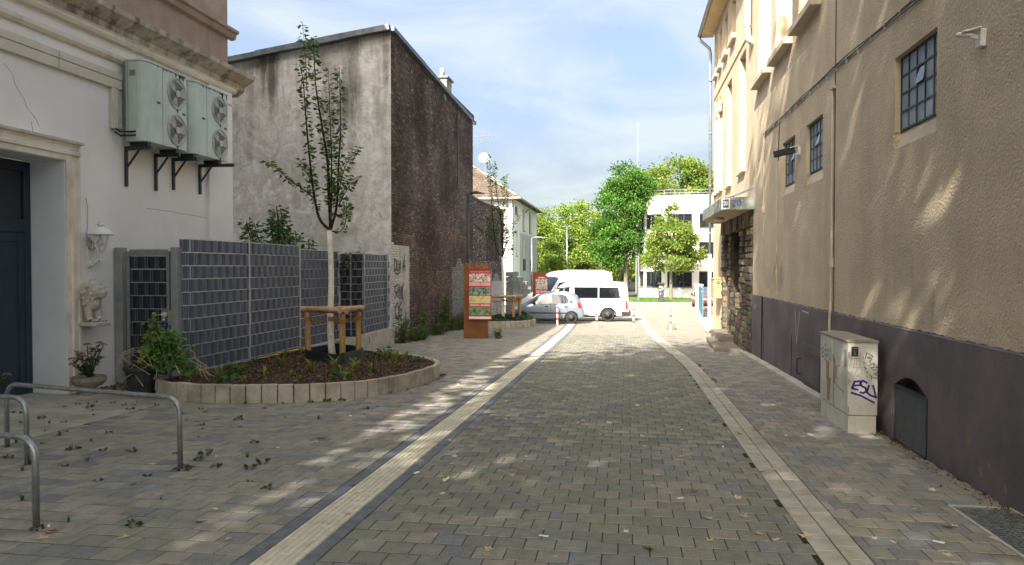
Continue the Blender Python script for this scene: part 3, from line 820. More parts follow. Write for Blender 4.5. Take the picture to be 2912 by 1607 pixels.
# eaves, gutter
ev = MB(); ev.prism([(2.78, 10.72), (XW - .001, 10.72), (XW - .001, 10.9), (2.78, 10.8)], 'y', 12.4, 29.4); ev.build('eaves', M['eave_wood'], RB)
rf = MB(); rf.prism([(2.72, 10.83), (XW + 3.2, 12.2), (XW + 3.2, 12.3), (2.72, 10.93)], 'y', 3, 29.45); rf.build('roof', M['roofing'], RB)
gt = MB(); gt.tube([(2.72, 20.5, 10.82), (2.72, 29.4, 10.8)], .075, 8); gt.build('gutter', M['zinc'], RB, smooth=True)
dp = MB(); dp.tube([(2.72, 29.3, 10.74), (2.75, 29.3, 10.6), (3.08, 29.2, 10.25), (3.12, 29.15, 10.05), (3.13, 29.1, 2.4)], .055, 10)
for z in (9.0, 7.0, 5.0, 3.2): dp.lathe([(.062, -.03), (.062, .03)], (3.13, 29.1, z), 10)
dp.build('downpipe', M['zinc'], RB, smooth=True)
dp = MB(); dp.tube([(3.13, 29.1, 2.4), (3.13, 29.08, -.1), (3.05, 28.98, -.42), (2.98, 28.9, -.55)], .07, 10); dp.build('downpipe_foot', M['pipe_cream'], RB, smooth=True)
# grey rain pipe that ends in an elbow through the wall
gp = MB(); gp.tube([(XW - .13, 20.3, 10.7), (XW - .13, 20.3, 8.15), (XW - .13, 20.28, 8.0), (XW - .11, 20.25, 7.88), (XW - .05, 20.22, 7.82), (XW + .02, 20.22, 7.82)], .085, 12)
for z in (9.2, 8.25): gp.lathe([(.095, -.03), (.095, .03)], (XW - .13, 20.3, z), 12)
gp.build('rain_pipe', M['pipe_grey'], RB, smooth=True)
el = MB(); el.lathe([(.12, 0), (.12, .05)], (XW - .05, 20.22, 7.82), 14, axis='x'); el.build('pipe_collar', M['pipe_cream'], RB)
# expansion joint with its conduit
j = MB(); j.box(XW - .012, XW - .001, 12.36, 12.39, 1.2, 10.9); j.build('wall_joint', M['plinth'], RB)
c = MB(); c.tube([(XW - .03, 12.43, 4.75), (XW - .03, 12.43, 1.35), (XW - .05, 12.4, 1.22), (XW - .05, 12.42, 1.05), (XW - .05, 12.42, -.2)], .022, 6)
c.box(XW - .07, XW - .001, 12.36, 12.47, 1.9, 2.05); c.box(XW - .06, XW - .001, 12.34, 12.5, 4.72, 4.77); c.build('conduit', M['pipe_cream'], RB)
for y, za, zb in ((18.46, 1.2, 5.05), (16.9, 1.3, 4.9)):
    c = MB(); c.tube([(XW - .015, y, zb), (XW - .015, y, za)], .009, 5)
    if y > 18: c.box(XW - .06, XW - .001, y - .05, y + .05, 3.2, 3.36)
    c.build('conduit', M['pipe_cream'], RB)
c = MB(); c.tube([(XW - .04, 18.47, 1.2), (XW - .04, 18.47, -.4)], .02, 6); c.build('ground_wire', M['black_metal'], RB)
cb = thing_part('facade_cable', RB)
for dz, r_ in ((0, .009), (.024, .009), (-.018, .007)):
    c = MB(); pts = []
    for i in range(38):
        y = 18.5 - i * .4
        z = float(np.interp(y, [2.5, 9, 12.5, 18.5], [4.75, 4.93, 5.05, 5.07])) + dz + math.sin(y * 2.1 + dz * 90) * .012
        pts.append((XW - .025, y, z))
    c.tube(pts, r_, 5); c.build('cable', M['steel_frame'], cb)
c = MB(); c.tube([(XW - .02, 16.62, 5.03), (XW - .02, 16.68, 4.75), (XW - .02, 16.75, 4.4), (XW - .02, 16.72, 4.2)], .01, 5); c.build('cable', M['steel_frame'], cb)
c = MB()
for y in np.arange(4, 18.4, .55): c.box(XW - .04, XW - .001, y - .004, y + .004, 5.02 + (y - 18) * .012, 5.09 + (y - 18) * .012)
c.build('cable_clips', M['pipe_grey'], cb)
# flush hatches in the plinth
def hatch(ya, yb, za, zb, nm='hatch', handle=False):
    r_ = thing_part(nm, RB)
    t = MB(); t.box(XW - .036, XW - .0225, ya, yb, za, zb); t.build('leaf', M['plinth'], r_, bevel=.004)
    s = MB(); s.box(XW - .03, XW - .0226, ya - .012, ya - .002, za, zb + .012); s.box(XW - .03, XW - .0226, ya - .012, yb + .012, zb + .002, zb + .014)
    s.build('gap', M['black_metal'], r_)
hatch(15.27, 16.4, -.33, .56)
hatch(18.36, 19.15, -.44, .42)
dr = thing_part('cellar_door', RB)
t = MB(); t.box(XW - .05, XW - .0225, 12.9, 14.25, -.3, .52); t.build('leaf', M['plinth'], dr, bevel=.004)
t = MB(); t.box(XW - .062, XW - .051, 12.95, 14.0, .3, .4); t.box(XW - .062, XW - .051, 12.95, 14.05, -.25, -.14); t.box(XW - .06, XW - .051, 12.95, 13.05, -.14, .3); t.build('ledges', M['plinth_door'], dr)
t = MB(); t.tube([(XW - .03, 14.45, .2), (XW - .1, 14.45, .18), (XW - .1, 14.45, -.08), (XW - .03, 14.45, -.1)], .012, 6); t.build('handle', M['black_metal'], dr)
mb_ = MB(); mb_.box(XW - .03, XW - .0226, 18.55, 18.95, .5, .95); mb_.build('meter_box', M['black_metal'], RB, bevel=.004)
# cellar opening with louvre grille and arched head
cg = thing_part('cellar_grille', RB)
ya, yb, za, zb = CEL
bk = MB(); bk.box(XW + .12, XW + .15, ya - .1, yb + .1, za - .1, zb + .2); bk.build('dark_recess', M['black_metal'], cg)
ar = MB()
pts = [(ya, zb)] + [(ya + (yb - ya) * i / 12, zb - .155 + .155 * math.sin(math.pi * i / 12)) for i in range(13)][::1] + [(yb, zb)]
ar.prism(pts, 'x', XW - .0215, XW + .3); ar.build('arch_infill', M['plinth'], cg)
fr = MB(); fr.box(XW - .02, XW + .02, ya + .03, ya + .06, za + .02, zb - .14); fr.box(XW - .02, XW + .02, yb - .06, yb - .03, za + .02, zb - .14)
fr.box(XW - .02, XW + .02, ya + .06, yb - .06, zb - .17, zb - .14); fr.build('frame', M['dark_metal'], cg)
for i in range(30):
    z = za + .04 + i * (zb - .2 - za) / 30
    s = MB(); s.add([(XW - .015, ya + .06, z), (XW - .015, yb - .06, z), (XW + .012, yb - .06, z + .018), (XW + .012, ya + .06, z + .018),
                     (XW - .015, ya + .06, z - .004), (XW - .015, yb - .06, z - .004), (XW + .012, yb - .06, z + .014), (XW + .012, ya + .06, z + .014)],
                    [(0, 1, 2, 3), (7, 6, 5, 4), (0, 4, 5, 1), (1, 5, 6, 2), (2, 6, 7, 3), (3, 7, 4, 0)])
    s.build('slat', M['slat_grey'], cg)
# concrete footing along the wall
ft = thing('footing_kerb', 'low pale concrete kerb along the foot of the dark plinth', 'kerb', (XW - .1, 16, gz(16)))
for k, y in enumerate(np.arange(12.1, 24.4, 1.55)):
    t = MB(); y2 = min(y + 1.53, 24.6); d = .16 if y < 21 else .1
    t.add([(XW - .023 - d, y, gz(y) - .1), (XW - .023, y, gz(y) - .1), (XW - .023, y2, gz(y2) - .1), (XW - .023 - d, y2, gz(y2) - .1),
           (XW - .023 - d, y, gz(y) + .055), (XW - .023, y, gz(y) + .075), (XW - .023, y2, gz(y2) + .075), (XW - .023 - d, y2, gz(y2) + .055)],
          [(0, 3, 2, 1), (4, 5, 6, 7), (0, 1, 5, 4), (1, 2, 6, 5), (2, 3, 7, 6), (3, 0, 4, 7)])
    t.build('kerb_stone', M['concrete'], ft, bevel=.008)
for k, (y, z, w_, h_) in enumerate(((7.6, .28, .05, .1), (7.35, .02, .035, .06), (7.2, .1, .02, .04), (9.66, .35, .03, .16), (9.68, .15, .025, .1), (6.9, -.02, .03, .05), (11.6, .1, .03, .05), (8.2, .0, .03, .04))):
    t = MB(); t.quad(*[(XW - .0235, y + w_ * math.cos(a) * random.uniform(.6, 1.2), z + h_ * math.sin(a) * random.uniform(.6, 1.2)) for a in np.linspace(0, 2 * math.pi, 9)[:-1]]); t.build('peeled_patch', M['step_stone'], RB)
# rubble drift at the foot of the wall
dr_ = MB(); n_ = 900
C = np.stack([XW - .03 - np.abs(RNG.normal(0, .09, n_)), RNG.uniform(5.6, 12, n_), np.zeros(n_)], 1); C[:, 2] = -SL * C[:, 1] + .004
V, F = leaf_quads(C, np.stack([RNG.normal(size=n_), RNG.normal(size=n_), np.abs(RNG.normal(0, .35, n_))], 1), RNG.uniform(.008, .035, n_), .7)
tag(np_mesh('wall_debris', V, F, M['chips'], None, np.repeat(jitter_cols([(0.16, 0.11, 0.075), (0.24, 0.18, 0.12), (0.08, 0.055, 0.035)], n_), 4, axis=0)),
    'sandy debris drifted along the foot of the dark plinth', 'debris', kind='stuff')

# ---------------------------------------------------------------- stone portal of no. 20
po = thing_part('stone_portal', RB)
OPEN = [(20.9, 21.4, 1.98, 3.0), (21.95, 23.85, .66, 2.97), (24.4, 25.45, Z0, 2.95)]
core = MB(); wall_with_holes(core, XW + .05, XW + .5, 20.03, 26.09, Z0, 3.4, OPEN); core.build('core', M['mortar'], po)
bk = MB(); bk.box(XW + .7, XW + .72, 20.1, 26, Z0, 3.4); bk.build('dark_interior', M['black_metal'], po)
PALST = np.array([(0.12, 0.10, 0.078), (0.15, 0.125, 0.095), (0.095, 0.082, 0.066), (0.19, 0.155, 0.105), (0.24, 0.19, 0.115), (0.11, 0.098, 0.085)])
stmats = []
def stone(y0, y1, z0, z1, parent, x0=None, pal=PALST, dep=.0):
    c = .018
    pr = random.uniform(.0, .05)
    xo = (XW - .045 - pr if x0 is None else x0)
    j = lambda: random.uniform(-.008, .008)
    q = [(XW + .06, y0, z0), (XW + .06, y1, z0), (XW + .06, y1, z1), (XW + .06, y0, z1),
         (xo + .035, y0 + j() * .4, z0 + j() * .4), (xo + .035, y1 + j() * .4, z0 + j() * .4), (xo + .035, y1 + j() * .4, z1 + j() * .4), (xo + .035, y0 + j() * .4, z1 + j() * .4),
         (xo + j(), y0 + c + abs(j()), z0 + c), (xo + j(), y1 - c - abs(j()), z0 + c), (xo + j(), y1 - c - abs(j()), z1 - c), (xo + j(), y0 + c, z1 - c)]
    me = bpy.data.meshes.new('stone'); off = wloc(parent)
    me.from_pydata([(a - off.x, b_ - off.y, z - off.z) for a, b_, z in q], [], [(11, 10, 9, 8)] + [tuple(reversed(f)) for f in PAV_F[1:]])
    at = me.attributes.new('Col', 'FLOAT_COLOR', 'POINT')
    at.data.foreach_set('color', list(np.tile(np.append(jitter_cols(pal, 1, .3)[0], 1), 12)))
    return link_obj('stone', me, M['stone'], parent)
# lintel of upright stones
y = 20.05
while y < 26.05:
    wd = random.uniform(.16, .3); stone(y, min(y + wd, 26.08), 2.98, 3.395, po); y += wd + .012
def courses(ya, yb, za, zb, wide):
    z = za
    while z < zb - .05:
        h = min(random.uniform(.13, .21), zb - z)
        y = ya
        while y < yb - .04:
            wd = random.uniform(*wide)
            if yb - (y + wd) < .12: wd = yb - y
            stone(y, min(y + wd, yb), z, z + h - .012, po); y += wd + .012
        z += h
courses(20.05, 20.9, -.45, 2.97, (.28, .6))
courses(20.9, 21.95, -.45, 1.97, (.3, .55))
courses(21.4, 21.95, 1.97, 2.97, (.5, .6))
courses(21.95, 23.85, -.5, .65, (.3, .6))
courses(23.85, 24.4, -.5, 2.97, (.5, .6))
courses(25.45, 26.08, -.55, 2.97, (.3, .6))
yb_ = MB(); yb_.box(XW + .1, XW + .3, 22.6, 23.4, .66, 1.15)
for k in range(3):
    t = MB(); t.box(XW + .02, XW + .12, 22.6, 23.4, .67 + k * .16, .81 + k * .16)
    t.build('brick_course', M['mail'], po, bevel=.01)
fr = MB(); fr.box(XW + .28, XW + .34, 22.0, 22.06, .66, 2.97); fr.box(XW + .28, XW + .34, 22.9, 22.96, .66, 2.97); fr.box(XW + .28, XW + .34, 22.0, 23.85, 2.3, 2.36)
fr.build('window_bars', M['dark_metal'], po)
q = MB(); q.box(XW + .31, XW + .32, 22.06, 23.85, .66, 2.97); q.build('pane', M['glass_dark'], po)
d = MB(); d.box(XW + .3, XW + .36, 24.42, 25.43, -.35, 2.4); d.box(XW + .27, XW + .3, 24.55, 25.3, -.1, 2.2); d.build('door', M['glass_dark'], po)
h = MB(); h.tube([(XW + .25, 24.5, .75), (XW + .25, 24.5, 1.25)], .02, 6); h.build('door_handle', M['white_paint'], po)
lo = MB(); lo.box(XW - .062, XW - .02, 22.3, 22.95, -.5, .03); lo.build('cellar_flap', M['plinth_door'], RB)
# canopy with curved far end
ca = thing_part('canopy', RB)
def canopy_plan(ins=0.0):
    a = [(XW, 19.83 + ins), (2.47 + ins, 20.02 + ins)]
    for i in range(11):
        t = i / 10 * math.pi / 2
        a.append((2.42 + ins + (XW - 2.42 - ins) * (1 - math.cos(t)), 24.2 + (26.3 - ins - 24.2) * math.sin(t)))
    return a
pl = canopy_plan()
t = MB(); t.prism(pl, 'z', 3.405, 3.7); t.build('slab', M['canopy_under'], ca)
t = MB()
for (a, b_) in zip(pl[1:], pl[2:]):
    d = Vector((b_[0] - a[0], b_[1] - a[1], 0)); n2 = Vector((-d.y, d.x, 0)).normalized() * -1
    t.bar((a[0] - .012, a[1], 3.56), (b_[0] - .012, b_[1], 3.56), .02, .33)
t.build('fascia', M['canopy_green'], ca)
t = MB(); t.bar((XW, 19.815, 3.56), (2.455, 20.005, 3.56), .02, .325); t.build('near_fascia', M['canopy_green'], ca)
t = MB(); t.prism([(XW, 19.9), (2.6, 20.1), (2.55, 24.2), (XW, 26.1)], 'z', 3.701, 3.73); t.build('tin_cover', M['zinc'], ca)
t = MB(); t.bar((XW - .01, 19.9, 3.95), (2.62, 20.9, 3.74), .02, .05); t.bar((XW - .02, 19.9, 3.72), (XW - .02, 19.9, 3.97), .03, .04); t.build('upstand', M['zinc'], ca)
t = MB(); t.lathe([(.02, 0), (.14, 0), (.16, -.05), (.13, -.1), (.02, -.11)], (2.75, 23.2, 3.404), 14); t.build('porch_light', M['white_paint'], ca)

def text_mesh(body, size, ext=0.004):
    cu = bpy.data.curves.new('t', 'FONT'); cu.body = body; cu.size = size; cu.extrude = ext; cu.align_x = 'CENTER'; cu.align_y = 'CENTER'
    o = bpy.data.objects.new('t', cu); COL.objects.link(o)
    dg = bpy.context.evaluated_depsgraph_get(); me = bpy.data.meshes.new_from_object(o.evaluated_get(dg))
    bpy.data.objects.remove(o); bpy.data.curves.remove(cu)
    return me
def text_part(name, body, size, loc, rot, mat, parent, ext=.004, sx=1.0):
    o = link_obj(name, text_mesh(body, size, ext), mat, parent)
    o.location = Vector(loc) - wloc(parent); o.rotation_euler = rot; o.scale = (sx, 1, 1)
    return o
nf = Vector((2.455 - XW, .19, 0)); ang = math.atan2(-nf.y, -nf.x)          # the near face of the canopy slab
def onface(s, z, off=.014):
    u = (XW - s * .795, 19.815 + s * .19); k = Vector((-.19, -.78, 0)).normalized() * off
    return (u[0] + k.x, u[1] + k.y, z)
t = MB(); a, b_ = onface(.76, 3.56, .018), onface(1.0, 3.56, .018); t.bar(a, b_, .012, .27); t.build('number_plate', M['white_print'], ca)
a, b_ = onface(.79, 3.56, .026), onface(.975, 3.56, .026); t = MB(); t.bar(a, b_, .006, .22); t.build('number_field', M['enamel_blue'], ca)
text_part('number_text', '20', .15, onface(.882, 3.56, .031), (R(90), 0, ang), M['white_print'], ca, .002, .72)
text_part('sprayed_number', '20', .24, onface(.55, 3.56, .014), (R(90), R(0), ang), M['spray_purple'], ca, .002)
# steps
st = thing_part('entrance_steps', RB)
t = MB(); t.prism([(2.42, 21.2), (XW - .1, 21.0), (XW - .1, 24.7), (2.55, 24.6)], 'z', gz(24.5) - .1, gz(21) + .1); t.build('step', M['step_stone'], st, bevel=.015)
t = MB(); t.box(2.8, XW + .3, 22.9, 25.6, gz(24.5) - .1, gz(21) + .27); t.build('step', M['step_stone'], st, bevel=.015)
# letter box at the far end
ml = thing('letter_box', 'yellow-brown letter box bank on the wall beyond the stone portal', 'letter box', (XW - .1, 26.6, .8))
t = MB(); t.box(XW - .3, XW - .001, 26.2, 27.2, .82, 1.5); t.build('box', M['mail'], ml, bevel=.012)
t = MB(); t.prism([(XW - .33, 1.5), (XW - .001, 1.5), (XW - .001, 1.56)], 'y', 26.17, 27.23); t.build('hood', M['mail'], ml)
for k in range(2):
    t = MB(); t.box(XW - .2, XW - .08, 26.19, 26.198, 1.32 + k * .06, 1.345 + k * .06); t.build('slot', M['black_metal'], ml)
t = MB(); t.lathe([(.02, 0), (.02, .008)], (XW - .15, 26.19, 1.2), 10, axis='y'); t.build('lock', M['black_metal'], ml)
# alarm sounder
al = thing('alarm_sounder', 'white alarm box with orange beacon high on the tan wall', 'alarm', (XW, 26.9, 7.5))
t = MB(); t.box(XW - .12, XW - .001, 26.72, 27.08, 7.35, 7.75); t.build('box', M['white_paint'], al, bevel=.02)
t = MB(); t.lathe([(.085, 0), (.085, .06), (.06, .16), (.02, .17)], (XW - .07, 26.9, 7.75), 12); t.build('beacon', M['orange'], al, smooth=True)
# two wall lamps
def wall_lamp(y, z, label, mat, arm):
    r_ = thing('wall_lamp', label, 'wall lamp', (XW, y, z), 'floodlights on the tan wall')
    t = MB(); t.box(XW - .055, XW - .001, y - .06, y + .06, z - .09, z + .07); t.build('wall_box', M['white_paint'], r_, bevel=.008)
    t = MB(); t.tube([(XW - .05, y, z), (XW - .12, y, z + .02)], .022, 8); t.build('joint', M['white_paint'], r_)
    t = MB(); t.add([(XW - .05, y - .075, z + .09), (XW - .2, y - .075, z + .055), (XW - .2, y + .075, z + .055), (XW - .05, y + .075, z + .09),
                     (XW - .05, y - .075, z + .07), (XW - .2, y - .075, z + .04), (XW - .2, y + .075, z + .04), (XW - .05, y + .075, z + .07)],
                    [(0, 1, 2, 3), (7, 6, 5, 4), (0, 4, 5, 1), (1, 5, 6, 2), (2, 6, 7, 3), (3, 7, 4, 0)])
    t.build('hood', M['white_paint'], r_, bevel=.004)
    t = MB(); t.bar((XW - .1, y, z + .02), (XW - .1 - arm[0], y + arm[1], z + arm[2]), arm[3], arm[4]); t.build('head', M[mat], r_, bevel=.008)
    return r_
wall_lamp(7.45, 4.02, 'small white wall lamp with a tilted hood high above the vent grille', 'white_paint', (.12, .05, .05, .09, .03))
wall_lamp(14.78, 4.12, 'wall lamp with a long black head between the two small steel windows', 'trim_black', (.36, .12, -.05, .1, .12))
# floor grating
fg = thing('floor_grating', 'galvanised steel mesh grating set in the pavement at the plinth', 'grating', ((GRATE[0] + GRATE[1]) / 2, 6, gz(6)))
t = MB()
xa, xb, ya, yb = GRATE
for (p0, p1) in (((xa, ya), (xa, yb)), ((xb, ya), (xb, yb)), ((xa, ya), (xb, ya)), ((xa, yb), (xb, yb))):
    t.bar((p0[0], p0[1], gz(p0[1]) - .012), (p1[0], p1[1], gz(p1[1]) - .012), .03, .035)
t.build('frame', M['galv_light'], fg)
t = MB()
for x in np.arange(xa + .035, xb, .036): t.bar((x, ya, gz(ya) - .004), (x, yb, gz(yb) - .004), .004, .012)
for y in np.arange(ya + .033, yb, .05): t.bar((xa, y, gz(y) - .004), (xb, y, gz(y) - .004), .004, .012)
t.build('mesh_bars', M['galv'], fg)['kind'] = 'stuff'
t = MB(); t.quad((xa, ya, gz(ya) - .05), (xb, ya, gz(ya) - .05), (xb, yb, gz(yb) - .05), (xa, yb, gz(yb) - .05)); t.build('shaft_dark_sheet', M['black_metal'], fg)  # black sheet stands in for the darkness of the shaft below
# ================================================================ left-hand house front
XL = -9.3
YE = 16.3                                      # its far corner
LB = thing('town_house', 'pale grey house front with dark door, cornice and brown upper storey', 'building', (XL, 11, gz(11)))
DO = (7.6, 11.09, -0.9, 3.69)
t = MB(); wall_with_holes(t, XL - .7, XL, -13, 15.32, -.9, 6.0, [DO]); t.build('wall', M['plaster_white'], LB)
t = MB(); t.box(XL - 11, XL - .701, YE - .5, YE, -.9, 6.0); t.box(XL - .7, XL + .07, 15.32, YE, -.9, 6.0); t.build('pilaster', M['plaster_white'], LB)
t = MB(); t.box(XL - 11, XL - .03, -13, YE - .001, 6.4, 13.4); t.build('upper_wall', M['plaster_brown'], LB)
t = MB(); t.box(XL - 11, XL + .15, -13, YE + .1, 13.4, 13.6); t.build('roof', M['roofing'], LB)
t = MB(); t.box(XL - 3.2, XL - .2, 13.2, YE - .1, 13.6, 14.4); t.build('roof_shade_block', M['plaster_brown'], LB)  # unseen block added on the roof to keep sun off the gable
# door reveal
t = MB()
t.box(XL - .68, XL + .003, 11.075, 11.089, -.9, 3.69); t.box(XL - .68, XL + .003, 7.6, 11.075, 3.676, 3.689)
t.build('door_reveal', M['plaster_cool'], LB)
# moulded door surround
prof = [(0, .0), (.0, .30), (.05, .30), (.05, .25), (.035, .235), (.035, .17), (.06, .15), (.06, .1), (.03, .085), (.03, .0)]
t = MB(); t.prism([(XL + a, 11.09 + b) for a, b in prof], 'z', -.25, 3.69); t.build('jamb_moulding', M['plaster_warm'], LB)
t = MB(); t.prism([(XL + a * 1.02, 3.69 + b) for a, b in prof], 'y', 7.3, 11.39); t.build('head_moulding', M['plaster_warm'], LB)
t = MB(); t.prism([(XL, 3.98), (XL + .1, 3.98), (XL + .12, 4.02), (XL, 4.03)], 'y', 7.2, 11.42); t.build('drip_edge', M['plaster_warm'], LB)
# the door
dr = thing_part('door', LB)
xd = XL - .66
t = MB(); t.box(xd - .05, xd + .03, 7.6, 7.75, -.3, 3.66); t.box(xd - .05, xd + .03, 10.94, 11.07, -.3, 3.66); t.box(xd - .05, xd + .03, 7.75, 10.94, 3.5, 3.66); t.box(xd - .05, xd + .03, 7.75, 10.94, 2.48, 2.7)
t.build('door_frame', M['door_paint'], dr, bevel=.006)
t = MB(); t.box(xd - .04, xd + .005, 7.75, 10.94, -.3, 2.48); t.build('leaf', M['door_paint'], dr)
t = MB(); t.box(xd + .006, xd + .02, 9.5, 9.6, -.25, 2.46); t.box(xd + .006, xd + .02, 10.82, 10.93, -.25, 2.46); t.box(xd + .006, xd + .02, 9.6, 10.82, 2.32, 2.46); t.box(xd + .006, xd + .02, 9.6, 10.82, -.25, -.05)
t.build('rails', M['door_paint'], dr, bevel=.005)
t = MB(); t.box(xd - .02, xd - .01, 7.75, 10.94, 2.7, 3.5); t.build('transom_glass', M['glass_dark'], dr)
# mouldings under the cornice
def run(name, poly, mat, y0=-13, y1=YE + .0, parent=LB):
    t = MB(); t.prism([(XL + a, z) for a, z in poly], 'y', y0, y1); return t.build(name, M[mat], parent)
run('lower_moulding', [(0, 5.66), (.05, 5.66), (.09, 5.71), (.09, 5.75), (.04, 5.80), (0, 5.82)], 'plaster_warm', y1=YE - .02)
run('upper_moulding', [(0, 6.0), (.1, 6.0), (.13, 6.05), (.13, 6.1), (.16, 6.13), (0, 6.14)], 'plaster_warm', y1=YE + .1)
run('cornice', [(-.6, 6.0), (0, 6.0), (.15, 6.12), (.17, 6.24), (.22, 6.26), (.34, 6.33), (.42, 6.38), (.44, 6.47), (.36, 6.50), (-.05, 6.56), (-.6, 6.56)], 'cornice_dirty', y1=YE + .42)
run('string_course', [(-.03, 7.28), (.07, 7.3), (.1, 7.36), (.1, 7.41), (.17, 7.44), (.17, 7.5), (-.03, 7.56)], 'plaster_brown', y1=YE + .17)
# hairline cracks in the render
for pts in (((9.9, 4.98), (10.05, 4.85), (10.1, 4.7), (10.28, 4.5), (10.3, 4.42), (10.5, 4.25), (10.56, 4.15)), ((10.4, 4.2), (10.43, 4.05), (10.42, 3.98)), ((13.2, 3.05), (13.9, 3.05), (14.9, 3.02), (15.3, 3.0))):
    t = MB(); t.tube([(XL + .0005, y, z) for y, z in pts], .004, 4); t.build('crack', M['plaster_brown'], LB)

# cable trunking on the wall
tr = thing('cable_trunking', 'cream two-part cable trunking running along the house front to the coolers', 'trunking', (XL, 11, 5.3))
for a, b_ in ((4.0, 10.9), (10.915, 12.45)):
    t = MB(); t.box(XL + .001, XL + .075, a, b_, 5.16, 5.33); t.build('cover', M['trunking'], tr, bevel=.008)
    t = MB(); t.box(XL + .001, XL + .085, a, b_, 5.334, 5.46); t.build('cover', M['trunking'], tr, bevel=.008)
t = MB(); t.box(XL + .001, XL + .08, 12.18, 12.32, 4.42, 5.158); t.build('drop', M['trunking'], tr, bevel=.008)
t = MB()
for k in range(4): t.tube([(XL + .04, 12.36 + .03 * k, 5.16), (XL + .05, 12.35 + .03 * k, 4.8), (XL + .05, 12.34 + .035 * k, 4.45)], .014, 5)
t.build('pipes', M['galv_light'], tr)
t = MB()
for z in (4.4, 4.33): t.tube([(XL + .06, 12.25, z + .04), (XL + .14, 12.3, z - .02), (XL + .3, 12.42, z), (XL + .36, 12.5, z + .02)], .018, 6)
t.build('hoses', M['black_metal'], tr)

# two coolers on brackets
def cooler(y0, y1, z0, z1, label):
    r_ = thing('air_conditioner', label, 'air conditioner', (XL + .3, (y0 + y1) / 2, z0), 'coolers on the house front')
    xo, xi = XL + .53, XL + .12
    c = .14
    plan = [(xi, y0), (xo - c, y0)] + [(xo - c + c * math.sin(a), y0 + c - c * math.cos(a)) for a in (math.pi / 8, math.pi / 4, 3 * math.pi / 8)] + [(xo, y0 + c), (xo, y1), (xi, y1)]
    t = MB(); t.prism(plan, 'z', z0, z1); t.build('casing', M['ac_case'], r_, bevel=.008)
    t = MB(); t.prism([(a + (.012 if a > xi else 0), b_ - .012 if b_ < y0 + .2 else b_ + .01) for a, b_ in plan], 'z', z1 + .001, z1 + .035); t.build('lid', M['ac_case'], r_, bevel=.004)
    t = MB(); t.box(xi - .01, xi + .02, y0 - .012, y0 - .001, z0 + .02, z1 - .01); t.box(xi + .06, xi + .066, y0 - .006, y0 - .001, z0, z1); t.box(xo + .001, xo + .005, y0 + .52, y0 + .526, z0 + .01, z1); t.build('seam', M['galv'], r_)
    yf = y1 - .33
    for zf in (z0 + .36, z0 + 1.08):
        f = thing_part('fan', r_); f.location = (0, 0, 0)
        d = MB(); d.lathe([(.31, .001), (.31, .012), (.30, .02), (.285, .004)], (xo, yf, zf), 28, axis='x'); d.build('ring', M['galv_light'], f)
        d = MB(); d.lathe([(.285, .0015), (.002, .002)], (xo, yf, zf), 28, axis='x'); d.build('mouth', M['ac_dark'], f)
        for k in range(3):
            a0 = k * 2 * math.pi / 3 + .6
            q = []
            for da, rr in ((0, .07), (.0, .265), (1.3, .265), (1.0, .07)):
                q.append((xo + .006 + .012 * (da / 1.3), yf + rr * math.cos(a0 + da), zf + rr * math.sin(a0 + da)))
            d = MB(); d.quad(*q); d.build('blade', M['fan_blade'], f)
        d = MB(); d.lathe([(.07, .018), (.07, .03), (.045, .036), (.002, .036)], (xo, yf, zf), 16, axis='x'); d.build('hub', M['galv_light'], f)
        d = MB()
        for rr in (.12, .17, .215, .255): d.tube([(xo + .03, yf + rr * math.cos(a), zf + rr * math.sin(a)) for a in np.linspace(0, 2 * math.pi, 25)], .0035, 4, cap=False)
        for a in np.linspace(0, 2 * math.pi, 49)[:-1]:
            if math.cos(a - math.pi) > .2: d.tube([(xo + .03, yf + .2 * math.cos(a), zf + .2 * math.sin(a)), (xo + .012, yf + .29 * math.cos(a), zf + .29 * math.sin(a))], .003, 3)
        d.build('guard', M['galv'], f)
    for (y, z) in ((y0 + .4, z0 + .78), (y1 - .1, z0 + .72)):
        d = MB(); d.box(xo + .001, xo + .004, y - .05, y + .05, z - .02, z + .02); d.build('grip_slot', M['ac_dark'], r_)
    d = MB(); d.box(xi + .1, xi + .22, y0 - .004, y0 - .001, z1 - .27, z1 - .16); d.build('rating_plate', M['galv'], r_)
    # streaks of dirt under the lid and the fans
    d = MB()
    for k in range(16):
        y = y0 + .3 + random.random() * (y1 - y0 - .34); h_ = random.uniform(.02, .1) * (1.6 if y > yf - .1 else .7)
        d.add([(xo + .0015, y - .025, z1), (xo + .0015, y + .03, z1), (xo + .0015, y + .004, z1 - h_)], [(0, 1, 2)])
    for zf in (z0 + .36, z0 + 1.08):
        for k in range(3):
            y = yf - .02 + k * .02; d.add([(xo + .0016, y, zf - .29), (xo + .0016, y + .03, zf - .29), (xo + .0016, y + .012, zf - .29 - random.uniform(.06, .14))], [(0, 1, 2)])
    d.build('dirt_streaks', M['ac_dark'], r_)
cooler(12.45, 13.75, 4.23, 5.7, 'pale green twin-fan cooler hung beside the trunking end')
cooler(13.95, 15.3, 4.23, 5.7, 'pale green twin-fan cooler hung nearer the house corner')
